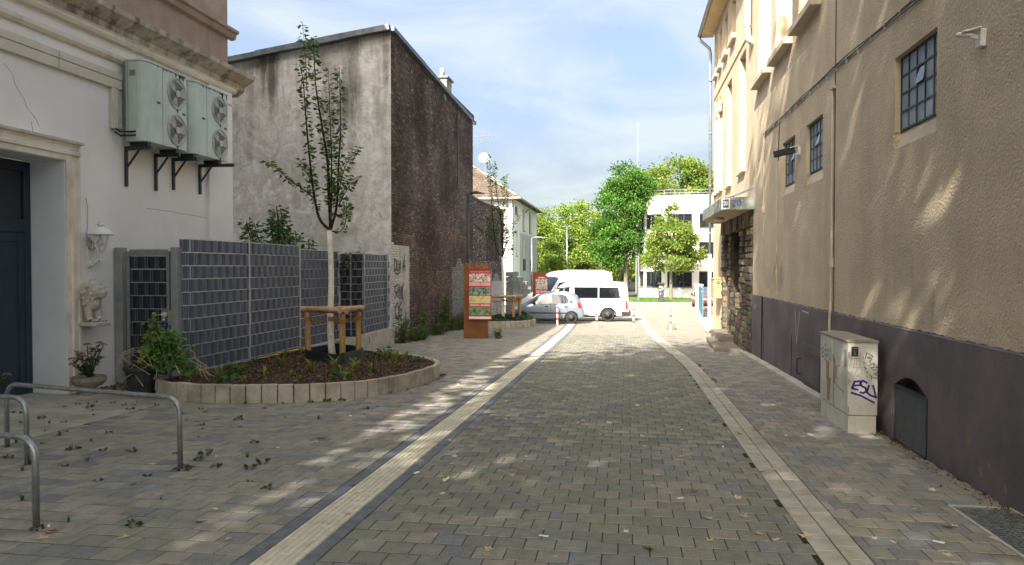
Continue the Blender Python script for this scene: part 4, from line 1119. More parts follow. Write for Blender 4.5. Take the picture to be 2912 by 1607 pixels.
for k, (y, zb_, ln, lb) in enumerate(((12.6, 3.41, .5, 'grey steel wall bracket under the cooler by the trunking'), (13.48, 3.42, .5, 'grey steel wall bracket carrying the fan end of the first cooler'),
                              (14.06, 3.5, .52, 'grey steel wall bracket under the door side of the second cooler'), (15.02, 3.5, .78, 'grey steel wall bracket with a long arm jutting past the second cooler'))):
    r_ = thing('wall_bracket', lb, 'bracket', (XL, y, 4.1), 'brackets under the coolers')
    t = MB(); t.box(XL + .001, XL + .05, y - .025, y + .025, zb_, 4.16); t.build('upright', M['dark_metal'], r_)
    t = MB(); t.box(XL + .05, XL + .05 + ln, y - .025, y + .025, 4.09, 4.16); t.build('arm', M['dark_metal'], r_)
    t = MB(); t.bar((XL + .05, y, 3.78), (XL + .3, y, 4.1), .03, .03); t.build('brace', M['dark_metal'], r_)
    t = MB(); t.box(XL + .14, XL + .5, y - .05, y + .05, 4.161, 4.229); t.build('rubber_foot', M['black_metal'], r_)

# lantern
yl = 11.62
ln = thing('wall_lantern', 'white wall lantern with a bell-shaped cap beside the door surround', 'lantern', (XL, yl, 2.1))
cx, cy, cz = XL + .24, yl, 2.1
t = MB(); t.lathe([(.05, .36), (.215, .36), (.22, .375), (.19, .40), (.15, .45), (.09, .49), (.045, .50), (.04, .52), (.075, .535), (.03, .56), (.02, .575), (.028, .59), (.01, .61)], (cx, cy, cz), 24); t.build('cap', M['white_paint'], ln, smooth=True)
t = MB(); t.lathe([(.03, .06), (.07, .1), (.1, .18), (.112, .28), (.115, .36)], (cx, cy, cz), 20); t.build('glass', M['glass_clear'], ln, smooth=True)
t = MB(); t.lathe([(.015, .35), (.02, .31), (.045, .26), (.05, .22), (.035, .18), (.005, .165)], (cx, cy, cz), 14); t.build('bulb', M['white_paint'], ln, smooth=True)
t = MB()
for a in (0.3, 2.4, 4.5): t.tube([(cx + r_ * math.cos(a), cy + r_ * math.sin(a), cz + z) for r_, z in ((.118, .36), (.116, .27), (.1, .16), (.06, .08), (.02, .04))], .012, 6)
t.lathe([(.012, -.1), (.022, -.08), (.014, -.05), (.03, -.02), (.02, .02), (.035, .05), (.02, .06)], (cx, cy, cz), 12); t.build('cage', M['white_paint'], ln)
t = MB(); t.tube([(XL + .02, yl, 2.0), (XL + .06, yl, 1.93), (XL + .13, yl, 1.98), (XL + .19, yl, 2.04), (cx, cy, cz + .02)], [.035, .04, .03, .025, .02], 8); t.box(XL + .001, XL + .04, yl - .06, yl + .06, 1.9, 2.25); t.build('bracket', M['white_paint'], ln, bevel=.01)
cd = MB(); yc = 11.55
cd.tube([(XL + .02, yc, 3.1), (XL + .025, yc + .03, 2.95), (XL + .02, yc + .03, 2.6), (XL + .02, yc, 2.45)] + [(XL + .02 + .006 * k, yc + .05 * math.cos(k * 1.1) + .04, 2.32 + .09 * math.sin(k * 1.1) - .004 * k) for k in range(18)] + [(XL + .03, yl, 2.2)], .008, 5)
cd.build('lamp_cable', M['pipe_grey'], ln)

# lion bracket
li = thing('lion_statue', 'cream plaster lion head with forelegs on a small plinth', 'statue', (XL + .15, 11.5, .9))
t = MB()
def ball(mb, c, r, n=12, m=8):
    rx, ry, rz_ = (r, r, r) if not isinstance(r, tuple) else r
    vs = []; fs = []
    for i in range(m + 1):
        th = math.pi * i / m
        for k in range(n):
            a = 2 * math.pi * k / n
            vs.append((c[0] + rx * math.sin(th) * math.cos(a), c[1] + ry * math.sin(th) * math.sin(a), c[2] + rz_ * math.cos(th)))
    for i in range(m):
        for k in range(n):
            fs.append((i * n + k, (i + 1) * n + k, (i + 1) * n + (k + 1) % n, i * n + (k + 1) % n))
    mb.add(vs, fs)
lx, ly = XL + .14, 11.5
ball(t, (lx + .07, ly, 1.5), (.15, .15, .17)); ball(t, (lx - .02, ly, 1.42), (.13, .17, .26)); ball(t, (lx + .2, ly, 1.46), (.1, .075, .075)); ball(t, (lx + .28, ly, 1.48), (.035, .04, .03))
ball(t, (lx + .18, ly, 1.54), (.07, .09, .05)); ball(t, (lx + .2, ly, 1.4), (.075, .06, .035)); ball(t, (lx + .03, ly, 1.26), (.13, .15, .12))
for s in (-1, 1):
    ball(t, (lx + .14, ly + s * .06, 1.555), (.03, .028, .02)); ball(t, (lx + .04, ly + s * .12, 1.62), (.04, .04, .05))
    t.tube([(lx - .02 + .05 * (s > 0), ly + s * .08, 1.3), (lx + .0 + .05 * (s > 0), ly + s * .08, 1.15), (lx + .02 + .05 * (s > 0), ly + s * .08, 1.03), (lx + .05 + .05 * (s > 0), ly + s * .08, .985)], [.085, .07, .052, .06], 10)
    for q in range(4): ball(t, (lx + .13 + .05 * (s > 0), ly + s * .08 + (q - 1.5) * .028, .985), (.04, .018, .028))
for k in range(90):                                            # curls of the mane
    a = random.uniform(0, 2 * math.pi); h_ = random.uniform(-.22, .24)
    rr = math.sqrt(max(0, 1 - (h_ / .3) ** 2)) * .185
    x = lx - .02 + rr * math.cos(a) * .8; y = ly + rr * math.sin(a)
    if x > lx + .13 and abs(y - ly) < .1 and h_ > -.1: continue
    ball(t, (x, y, 1.42 + h_), (random.uniform(.028, .045), random.uniform(.02, .035), random.uniform(.03, .055)), 7, 5)
o = t.build('lion_body', M['lion'], li, smooth=True)
rm = o.modifiers.new('remesh', 'REMESH'); rm.mode = 'VOXEL'; rm.voxel_size = .0065; rm.use_smooth_shade = True
t = MB(); t.box(XL + .001, XL + .36, ly - .19, ly + .19, .885, .955); t.build('plinth', M['lion'], li, bevel=.012)

# ---------------------------------------------------------------- gate and privacy fence
def strip_panel(root, p0, p1, z0, z1, rows, mat, per=.2, front=1, wires='galv', amp=.013, vis=True, spikes=True):
    """double-rod mesh panel with one woven plastic strip per row"""
    p0, p1 = Vector(p0), Vector(p1); d = (p1 - p0); L = d.length; d.normalize()
    nrm = Vector((d.y, -d.x, 0)) * front
    rh = (z1 - z0) / rows
    P = lambda s, o_, z: (p0.x + d.x * s + nrm.x * o_, p0.y + d.y * s + nrm.y * o_, z)
    w = MB()
    for r_ in range(rows):
        za, zb = z0 + r_ * rh + .012, z0 + (r_ + 1) * rh - .006
        ph = (r_ % 2) * .5
        ns = max(8, int(L / per * (8 if vis else 14))); vs = []; fs = []
        for i in range(ns + 1):
            s = L * i / ns
            f_ = (s / per + ph) % 1.0
            o_ = amp * (math.tanh(2.2 * math.sin(2 * math.pi * f_)) if vis else (1.35 * math.sin(math.pi * f_ / .68) - .3 if f_ < .68 else -1.1))
            vs += [P(s, o_ + .004, za), P(s, o_ + .004, zb), P(s, o_, zb), P(s, o_, za)]
            if i < ns:
                k = i * 4
                fs += [(k, k + 4, k + 5, k + 1), (k + 1, k + 5, k + 6, k + 2), (k + 3, k + 2, k + 6, k + 7)]
        t = MB(); t.add(vs, fs); t.build('privacy_strip', M[mat], root, smooth=False)
        k = 0
        while (k + .5) * per < L + per:
            for dd in ((-.25, -.02) if vis else (.02, .16)):
                s = (k + .75 + dd - ph) * per
                if 0.02 < s < L - .02: w.bar(P(s, .016 if vis else .004, za - .012), P(s, .016 if vis else .004, zb + .006), .0045, .0045)
            k += 1
    w.build('vertical_wires', M[wires], root)['kind'] = 'stuff'
    for r_ in range(rows + 1):
        t = MB(); z = z0 + r_ * rh
        t.bar(P(0, .022, z), P(L, .022, z), .008, .008); t.bar(P(0, -.022, z), P(L, -.022, z), .008, .008)
        t.build('rod', M[wires], root)
    if spikes:
        t = MB()
        for i in range(int(L / .05)): t.bar(P(.02 + i * .05, 0, z1), P(.02 + i * .05, 0, z1 + .03), .004, .004)
        t.build('rod_tips', M[wires], root)
ga = thing('garden_gate', 'narrow grey metal gate with dark woven infill and lever lock', 'gate', (-8.75, 12.3, gz(12.3)))
yg = 12.3
for x0, x1, nm in ((-9.29, -9.10, 'post'), (-8.17, -8.0, 'post')):
    t = MB(); t.box(x0 + .02, x1 - .02, yg - .07, yg + .09, -.35, 2.26); t.build(nm, M['gatepost'], ga, bevel=.008)
gx0, gx1, gz0, gz1 = -9.06, -8.2, -.14, 2.19
t = MB()
t.box(gx0, gx0 + .06, yg - .03, yg + .03, gz0, gz1); t.box(gx1 - .06, gx1, yg - .03, yg + .03, gz0, gz1); t.box(gx0 + .06, gx1 - .06, yg - .03, yg + .03, gz1 - .08, gz1); t.box(gx0 + .06, gx1 - .06, yg - .03, yg + .03, gz0, gz0 + .07)
t.build('frame', M['gate_frame'], ga, bevel=.004)
strip_panel(ga, (gx0 + .06, yg, 0), (gx1 - .06, yg, 0), gz0 + .07, gz1 - .09, 9, 'strip_gate', per=.21, front=1, wires='galv', amp=.012, spikes=False)
t = MB(); 
for i in range(17): t.prism([(gx0 + .06 + i * .045, gz1), (gx0 + .1 + i * .045, gz1), (gx0 + .1 + i * .045, gz1 + .04), (gx0 + .08 + i * .045, gz1 + .015), (gx0 + .06 + i * .045, gz1 + .04)], 'y', yg - .01, yg + .01)
t.build('spike_strip', M['gate_frame'], ga)
lk = thing_part('lock_case', ga)
t = MB(); t.box(-8.22, -8.06, yg - .055, yg - .031, .84, 1.12); t.build('case', M['gatepost'], lk, bevel=.006)
t = MB(); t.box(-8.36, -8.23, yg - .04, yg - .032, .9, 1.14); t.build('cover_plate', M['galv'], lk)
t = MB(); t.lathe([(.05, 0), (.05, -.05), (.03, -.06)], (-8.27, yg - .05, 1.04), 14, axis='y'); t.build('rosette', M['galv_light'], lk)
t = MB(); t.tube([(-8.27, yg - .08, 1.04), (-8.27, yg - .11, 1.04), (-8.42, yg - .11, 1.035)], .011, 8); t.build('lever', M['chrome'], lk, smooth=True)
t = MB(); t.lathe([(.03, 0), (.03, -.07), (.005, -.08)], (-8.27, yg - .05, .95), 12, axis='y'); t.build('knob', M['chrome'], lk)
t = MB(); t.box(-8.35, -8.23, yg - .041, yg - .0325, .8, .895); t.build('plate', M['blue_plate'], lk)
for z in (.2, 1.9):
    t = MB(); t.box(-9.1, -9.05, yg - .05, yg - .01, z - .05, z + .05); t.build('hinge', M['galv'], ga)
t = MB(); t.box(-9.1, -8.0, yg - .04, yg + .06, -.34, -.2); 
fe = thing('privacy_fence', 'long dark slate mesh fence with woven strips behind the planting bed', 'fence', (-7.85, 15.5, gz(15.5)))
XF = -7.85
strip_panel(fe, (-8.05, 12.36, 0), (-7.9, 12.44, 0), -.02, 2.41, 10, 'strip', per=.2, front=1, wires='galv_light', spikes=False)
strip_panel(fe, (-7.9, 12.44, 0), (XF, 14.44, 0), -.02, 2.41, 10, 'strip', per=.26, front=1, wires='galv_light', vis=False, amp=.02)
strip_panel(fe, (XF, 14.48, 0), (XF, 16.85, 0), -.02, 2.41, 10, 'strip', per=.26, front=1, wires='galv_light', vis=False, amp=.02)
strip_panel(fe, (XF, 16.89, 0), (XF, 19.3, 0), -.07, 2.33, 10, 'strip', per=.26, front=1, wires='galv_light', vis=False, amp=.02)
for y, zt in ((14.46, 2.46), (16.87, 2.44), (19.32, 2.36)):
    t = MB(); t.box(XF - .04, XF + .035, y - .02, y + .02, -.3, zt); t.build('post', M['galv_light'], fe, bevel=.004)
    t = MB(); t.box(XF - .06, XF + .05, y - .035, y + .035, zt, zt + .015); t.build('post_cap', M['galv_light'], fe)
    t = MB()
    for z in np.arange(.2, 2.3, .4): t.box(XF + .036, XF + .05, y - .012, y + .012, z - .015, z + .015)
    t.build('clamps', M['galv'], fe)
t = MB(); t.box(XF - .05, XF + .07, 12.5, 19.3, -.45, -.07); t.build('base_edging', M['concrete'], fe, bevel=.01)
f2 = thing('privacy_fence', 'short dark mesh fence turning onto the concrete wall by the brick corner', 'fence', (-7.3, 20.5, gz(20.5)))
strip_panel(f2, (XF + .04, 19.4, 0), (-7.18, 19.4, 0), -.02, 2.26, 11, 'strip_gate', per=.21, front=1, wires='galv', spikes=False)
strip_panel(f2, (-7.18, 19.44, 0), (-7.2, 21.75, 0), .06, 2.27, 11, 'strip', per=.26, front=1, wires='galv_light', vis=False, amp=.02, spikes=False)
for (x, y) in ((-7.5, 19.37), (-7.15, 19.43), (-7.13, 21.35)):
    t = MB(); t.box(x - .02, x + .02, y - .02, y + .02, .02, 2.31); t.build('post', M['galv'], f2, bevel=.004)
t = MB()
for z in np.arange(.2, 2.3, .2): t.box(-7.52, -7.48, 19.33, 19.35, z - .012, z + .012)
t.build('clamps', M['galv_light'], f2)
cw = thing('concrete_wall', 'low pale concrete wall carrying the short dark fence', 'wall', (-7.2, 20.5, gz(20.5)))
for a, b_ in ((19.35, 20.55), (20.56, 21.93)):
    t = MB(); t.box(-7.32, -7.08, a, b_, -.8, .05); t.build('panel', M['concrete'], cw, bevel=.012)
t = MB(); t.box(XF + .07, -7.33, 19.36, 19.55, -.8, -.03); t.build('return_panel', M['concrete'], cw, bevel=.01)
for y in (19.6, 21.7):
    t = MB(); t.tube([(-7.075, y, -.02), (-7.05, y, -.06), (-7.05, y, -.18), (-7.075, y, -.2)], .012, 6); t.build('lifting_loop', M['galv'], cw)
# ================================================================ planting bed, young tree, pots
def catmull(P, step):
    P = [np.array(p, float) for p in P]; out = []
    for i in range(len(P) - 1):
        a = P[max(i - 1, 0)]; b = P[i]; c = P[i + 1]; d = P[min(i + 2, len(P) - 1)]
        for t in np.linspace(0, 1, 24, endpoint=False):
            out.append(.5 * ((2 * b) + (c - a) * t + (2 * a - 5 * b + 4 * c - d) * t * t + (3 * b - a - 3 * c + d) * t ** 3))
    out.append(P[-1]); out = np.array(out)
    L = np.concatenate([[0], np.cumsum(np.linalg.norm(np.diff(out, axis=0), axis=1))])
    s = np.arange(0, L[-1], step)
    return np.stack([np.interp(s, L, out[:, k]) for k in range(out.shape[1])], 1)

def make_bed(name, label, outline, top, width, inner_pts, step=.245, thick=.1):
    """ring of concrete edging blocks with mulch inside"""
    pts = catmull(outline, step)
    cen = np.mean(np.array(inner_pts), axis=0)
    root = thing(name, label, 'planting bed', (cen[0], cen[1], gz(cen[1])))
    for a, b in zip(pts, pts[1:]):
        d = (b - a) / np.linalg.norm(b - a); nr = np.array([d[1], -d[0]])
        if np.dot(cen - a, nr) < 0: nr = -nr
        g_ = .007
        a2, b2 = a + d * g_, b - d * g_
        k = thick * .12
        zt = top((a[1] + b[1]) / 2) + random.uniform(-.008, .008); zb = gz(a[1]) - .1
        q = [a2, b2, b2 + nr * thick, a2 + nr * thick]
        t = MB(); t.prism([tuple(p) for p in (q if (d[0] * nr[1] - d[1] * nr[0]) > 0 else q[::-1])], 'z', zb, zt)
        t.build('edge_block', M['edge_block'], root, bevel=.012, seg=2)
    ring = [tuple(p) for p in pts] + [tuple(p) for p in inner_pts]
    s = MB(); cx_, cy_ = cen
    n_ = len(ring)
    rings = []
    for f_ in (1.0, .75, .5, .25):
        rings.append([(cx_ + (x - cx_) * f_, cy_ + (y - cy_) * f_) for x, y in ring])
    vs = []
    for r_ in rings:
        for x, y in r_: vs.append((x, y, top(y) - .045 + .02 * math.sin(x * 5) * math.cos(y * 4.3)))
    vs.append((cx_, cy_, top(cy_) - .03))
    fs = []
    for i in range(3):
        for k in range(n_): fs.append((i * n_ + k, i * n_ + (k + 1) % n_, (i + 1) * n_ + (k + 1) % n_, (i + 1) * n_ + k))
    for k in range(n_): fs.append((3 * n_ + k, 3 * n_ + (k + 1) % n_, 4 * n_))
    s.add(vs, fs); s.build('soil', M['mulch'], root, smooth=True)
    return root, ring, cen

def inside(ring, x, y):
    c = False; j = len(ring) - 1
    for i in range(len(ring)):
        xi, yi = ring[i]; xj, yj = ring[j]
        if (yi > y) != (yj > y) and x < (xj - xi) * (y - yi) / (yj - yi + 1e-12) + xi: c = not c
        j = i
    return c

def scatter(ring, n, shrink=.93):
    xs = [p[0] for p in ring]; ys = [p[1] for p in ring]; cx_, cy_ = np.mean(xs), np.mean(ys); out = []
    while len(out) < n:
        x, y = random.uniform(min(xs), max(xs)), random.uniform(min(ys), max(ys))
        if inside(ring, x, y): out.append((cx_ + (x - cx_) * shrink, cy_ + (y - cy_) * shrink))
    return out

top1 = lambda y: gz(y) + .285
B1 = [(-7.72, 11.15), (-7.35, 10.86), (-6.43, 10.68), (-5.36, 10.87), (-4.4, 11.42), (-3.87, 12.5), (-3.68, 13.8), (-3.86, 14.9), (-4.66, 15.95), (-6.0, 16.9), (-7.3, 17.6), (-7.72, 17.8)]
bed, ring1, cen1 = make_bed('planting_bed', 'kidney-shaped bed of mulch edged with upright concrete blocks', B1, top1, .1, [(-7.78, 17.0), (-7.78, 12.5)])
def chips(ring, n, top, parent, pal):
    P = np.array(scatter(ring, n, .95))
    C = np.stack([P[:, 0], P[:, 1], np.array([top(y) for y in P[:, 1]]) - .03 + RNG.uniform(-.005, .02, n)], 1)
    D = RNG.normal(size=(n, 3)); D[:, 2] *= .35
    V, F = leaf_quads(C, D, RNG.uniform(.02, .075, n), .4, .1)
    o = np_mesh('bark_mulch', V, F, M['chips'], parent, np.repeat(jitter_cols(pal, n, .35), 4, axis=0)); o['kind'] = 'stuff'
PALCH = [(0.07, 0.045, 0.032), (0.11, 0.07, 0.048), (0.15, 0.1, 0.068), (0.05, 0.032, 0.024), (0.24, 0.17, 0.12), (0.08, 0.05, 0.036)]
chips(ring1, 9000, top1, bed, PALCH)

def tuft_mesh(n, h, spread, pal, wide=.08, droop=.5, rng=RNG):
    """grass-like tuft: each blade a strip of two bent quads"""
    V = []; C = []
    for k in range(n):
        a = rng.uniform(0, 2 * math.pi); l_ = h * rng.uniform(.55, 1.1); o_ = spread * rng.uniform(.2, 1)
        d = np.array([math.cos(a), math.sin(a)]); s = np.array([-d[1], d[0]]) * l_ * wide
        p = [(d * .01, 0), (d * o_ * .4, l_ * .6), (d * o_ * (1 + droop * .4), l_ * (1 - droop * .25))]
        w = [1, .8, .1]
        for i in range(2):
            V += [(*(p[i][0] - s * w[i]), p[i][1]), (*(p[i][0] + s * w[i]), p[i][1]), (*(p[i + 1][0] + s * w[i + 1]), p[i + 1][1]), (*(p[i + 1][0] - s * w[i + 1]), p[i + 1][1])]
        C.append(jitter_cols(pal, 1, .3, rng)[0])
    return np.array(V), np.arange(len(V), dtype=np.int32).reshape(-1, 4), np.repeat(np.array(C), 8, axis=0)

def leafy_mesh(n, h, spread, pal, leaf=.06, rng=RNG, aspect=.6):
    """low leafy plant: leaves on short radiating stalks"""
    a = rng.uniform(0, 2 * math.pi, n); r_ = spread * np.sqrt(rng.uniform(0, 1, n)); z = h * rng.uniform(.1, 1, n) * (1 - .5 * (r_ / spread))
    C = np.stack([r_ * np.cos(a), r_ * np.sin(a), z], 1)
    D = np.stack([np.cos(a), np.sin(a), rng.uniform(-.3, .6, n)], 1)
    V, F = leaf_quads(C, D, leaf * rng.uniform(.6, 1.3, n), aspect)
    return V, F, np.repeat(jitter_cols(pal, n, .3, rng), 4, axis=0)

GREEN = [(0.05, 0.11, 0.025), (0.07, 0.14, 0.035), (0.04, 0.09, 0.025), (0.1, 0.16, 0.045)]
YGREEN = [(0.13, 0.18, 0.04), (0.18, 0.2, 0.055), (0.09, 0.15, 0.035), (0.24, 0.22, 0.08)]
def shared_plants(name, protos, spots, label, cat, group, mat='leaf'):
    ms = []
    for V, F, c in protos:
        o = np_mesh(name, V, F, M[mat], None, c); ms.append(o.data); bpy.data.objects.remove(o)
    for (x, y, z, s) in spots:
        o = bpy.data.objects.new(name, random.choice(ms)); COL.objects.link(o)
        o.location = (x, y, z); o.scale = (s, s, s); o.rotation_euler = (0, 0, random.uniform(0, 6.28))
        tag(o, label, cat, group)
sp = [(x, y, top1(y) - .035, random.uniform(.7, 1.6)) for x, y in scatter(ring1, 46, .92) if not (-6.95 < x < -5.5 and 14 < y < 16.2)]
shared_plants('bed_grass', [tuft_mesh(16, .2, .16, YGREEN) for k in range(4)], sp[:30], 'small yellow-green grass tuft growing in the bark mulch', 'grass tuft', 'tufts in the mulch bed')
shared_plants('bed_plant', [leafy_mesh(30, .15, .1, GREEN, .1) for k in range(3)], sp[30:], 'small broad-leaved green plant growing in the bark mulch', 'plant', 'leafy plants in the mulch bed')
hp = thing('garden_hose', 'yellow hose lying along the foot of the slate fence', 'hose', (-7.6, 16, top1(16)))
for k in range(3):
    t = MB(); t.tube([(-7.6 + .05 * k + .06 * math.sin(i * .9 + k), 14.6 + i * .22, top1(14.6 + i * .22) + .02 + .02 * k) for i in range(10)], .014, 5); t.build('coil', M['hose'], hp)

# ---------------------------------------------------------------- staked young tree
def bush_leaves(paths, n_per_m, leaf, pal, start=.15, rng=RNG, droop=.35, spread=.05):
    C = []; D = []
    for path in paths:
        P = np.array(path); L = np.concatenate([[0], np.cumsum(np.linalg.norm(np.diff(P, axis=0), axis=1))])
        n_ = int(n_per_m * L[-1])
        s = rng.uniform(start * L[-1], L[-1], n_)
        c = np.stack([np.interp(s, L, P[:, k]) for k in range(3)], 1)
        a = rng.uniform(0, 2 * math.pi, n_)
        d = np.stack([np.cos(a), np.sin(a), rng.uniform(-droop - .35, .45, n_)], 1)
        C.append(c + d * spread * rng.uniform(.1, 1, (n_, 1))); D.append(d)
    C = np.concatenate(C); D = np.concatenate(D)
    V, F = leaf_quads(C, D, leaf * rng.uniform(.6, 1.25, len(C)), .42)
    return V, F, np.repeat(jitter_cols(pal, len(C), .35, rng), 4, axis=0)

def young_tree(base, label, scale=1.0, mirror=1, seed=3, trunk_h=2.66):
    rr = random.Random(seed)
    bx, by, bz = base
    r_ = thing('young_tree', label, 'tree', (bx, by, bz))
    S = scale
    tz = bz + trunk_h * S + .12
    t = MB(); pts = [(bx, by, bz - .05)]; k = 9
    for i in range(1, k + 1):
        f_ = i / k; pts.append((bx + mirror * (-.06 * f_ - .05 * math.sin(f_ * 6) * (1 - f_)) * S, by, bz + (tz - bz) * f_))
    t.tube(pts, [.075 * S - .022 * S * i / k + (.012 if i == 0 else 0) for i in range(k + 1)], 12); t.build('trunk', M['bark_white'], r_, smooth=True)
    tx = pts[-1][0]
    # limbs as offsets (sideways, up) from the top of the trunk, read from the outline of the crown
    B = [[(0, 0), (-.22, .24), (-.33, .78), (-.4, 1.5), (-.46, 2.33), (-.5, 3.13), (-.58, 3.5)],
         [(-.5, 3.0), (-.53, 3.6), (-.6, 4.42)],
         [(.03, .03), (0, .7), (-.02, 1.43), (-.16, 2.37), (-.26, 3.1), (-.29, 4.07)],
         [(.03, .03), (.04, 1.43), (.0, 2.52), (-.04, 3.43)],
         [(.03, .02), (.16, .52), (.2, 1.43), (.24, 2.33), (.2, 3.46)],
         [(-.32, .67), (-.54, .85), (-.87, 1.07), (-1.15, 1.32), (-1.38, 1.47)],
         [(.15, .42), (.36, 1.2), (.54, 1.5), (.76, 1.74)],
         [(.2, .52), (.4, .9), (.62, 1.14)],
         [(.02, -.02), (.2, -.06), (.35, .1), (.4, .6)],
         [(-.33, .9), (-.5, 1.25), (-.62, 1.5)],
         [(.1, .35), (.3, .3), (.42, .55)]]
    W = [.034, .008, .04, .022, .03, .016, .014, .012, .014, .01, .01]
    paths = []; limb = MB()
    for q, (b_, w_) in enumerate(zip(B, W)):
        ph = rr.uniform(-1, 1) * .3
        p = catmull([(tx + mirror * u * S, by + ph * (v / 3.0) * S, tz + v * S) for u, v in b_], .12)
        p = [tuple(x) for x in p] + [(tx + mirror * b_[-1][0] * S, by + ph * b_[-1][1] / 3 * S, tz + b_[-1][1] * S)]
        limb.tube(p, [max(.004, w_ * S * (1 - .85 * i / (len(p) - 1))) for i in range(len(p))], 7)
        paths.append(p)
    ball(limb, (tx, by, tz), (.06 * S, .06 * S, .055 * S), 8, 6)
    limb.build('limbs', M['bark_dark'], r_, smooth=True)
    V, F, c = bush_leaves(paths, 68, .12 * S, [(0.075, 0.14, 0.04), (0.1, 0.175, 0.05), (0.15, 0.22, 0.07), (0.055, 0.105, 0.034)], .14)
    np_mesh('crown', V, F, M['leaf'], r_, c)
    return r_
TB = (-6.22, 15.0, top1(15.0) - .04)
young_tree(TB, 'young street tree with white-painted trunk tied to three wooden stakes')

def stake_frame(pts, z0, zt, label, rad=.062, ext=.14):
    cx_, cy_ = np.mean([p[0] for p in pts]), np.mean([p[1] for p in pts])
    r_ = thing('tree_stakes', label, 'tree stakes', (cx_, cy_, z0))
    for (x, y) in pts:
        t = MB(); t.tube([(x, y, z0 - .1), (x, y, zt - .07)], [rad, rad * .97], 12); t.build('stake', M['wood'], r_, smooth=False)
    for i in range(len(pts)):
        a, b_ = Vector((*pts[i], zt)), Vector((*pts[(i + 1) % len(pts)], zt)); d = (b_ - a).normalized()
        dz = .0 if i != 1 else .012
        t = MB(); t.tube([a - d * ext + Vector((0, 0, dz)), b_ + d * ext + Vector((0, 0, dz))], rad * .93, 12); t.build('rail', M['wood_rail'], r_)
    return r_
SP = [(-6.79, 15.02), (-5.76, 14.4), (-5.8, 15.42)]
stf = stake_frame(SP, top1(15) - .04, 1.0, 'three round timber stakes with rails around the young tree on the mulch')
def rope_ties(root, pts, tree, z):
    t = MB()
    for (x, y) in pts:
        for k in range(3):
            zz = z + .03 * (k - 1) + random.uniform(-.01, .01)
            t.tube([(x + .07 * math.cos(a), y + .07 * math.sin(a), zz + .008 * math.sin(a)) for a in np.linspace(0, 2 * math.pi, 13)], .013, 6, cap=False)
        d = Vector((tree[0] - x, tree[1] - y, 0)); L = d.length
        for k in range(2):
            t.tube([(x + d.x * f_, y + d.y * f_, z + .02 * (k * 2 - 1) - .05 * math.sin(math.pi * f_) + .02 * math.sin(f_ * 24)) for f_ in np.linspace(.06, .96, 16)], .012, 6)
    for k in range(4):
        t.tube([(tree[0] + .075 * math.cos(a), tree[1] + .075 * math.sin(a), z + .025 * (k - 1.5)) for a in np.linspace(0, 2 * math.pi, 13)], .013, 6, cap=False)
    t.build('coir_rope', M['rope'], root)
rope_ties(stf, SP, (TB[0] - .02, TB[1]), .8)
def guard(corners, z0, h, label):
    r_ = thing('root_guard', label, 'root guard', (np.mean([c[0] for c in corners]), np.mean([c[1] for c in corners]), z0))
    cs = corners + [corners[0]]
    pts = []
    n_ = len(corners)
    for i in range(n_):
        a, b_, c = [np.array(corners[(i + k - 1) % n_]) for k in range(3)]
        p0 = b_ + (a - b_) / np.linalg.norm(a - b_) * .2; p2 = b_ + (c - b_) / np.linalg.norm(c - b_) * .2
        for t_ in np.linspace(0, 1, 6): pts.append((1 - t_) ** 2 * p0 + 2 * t_ * (1 - t_) * b_ + t_ ** 2 * p2)
    cc = np.mean(np.array(corners), axis=0)
    m_ = len(pts); vs = []
    for sgn in (0, .012):
        for zz in (z0 - .08, z0 + h):
            for i, p in enumerate(pts):
                q = p + (cc - p) / np.linalg.norm(cc - p) * sgn
                vs.append((q[0], q[1], zz + (.02 * math.sin(i * .8) if zz > z0 else 0)))
    fs = []
    for i in range(m_):
        k = (i + 1) % m_
        fs += [(i, k, m_ + k, m_ + i), (2 * m_ + k, 2 * m_ + i, 3 * m_ + i, 3 * m_ + k), (m_ + i, m_ + k, 3 * m_ + k, 3 * m_ + i)]
    t = MB(); t.add(vs, fs); t.build('band', M['root_guard'], r_)
    t = MB(); p = pts[8]; t.lathe([(.012, 0), (.012, -.012)], (corners[1][0] + .15, corners[1][1] + .1, z0 + h * .55), 8, axis='y'); t.build('rivet', M['galv'], r_)
guard([(-6.88, 14.95), (-5.68, 14.12), (-5.62, 15.35), (-6.72, 16.1)], top1(15) - .05, .235, 'dark green plastic root guard around the tree stakes')

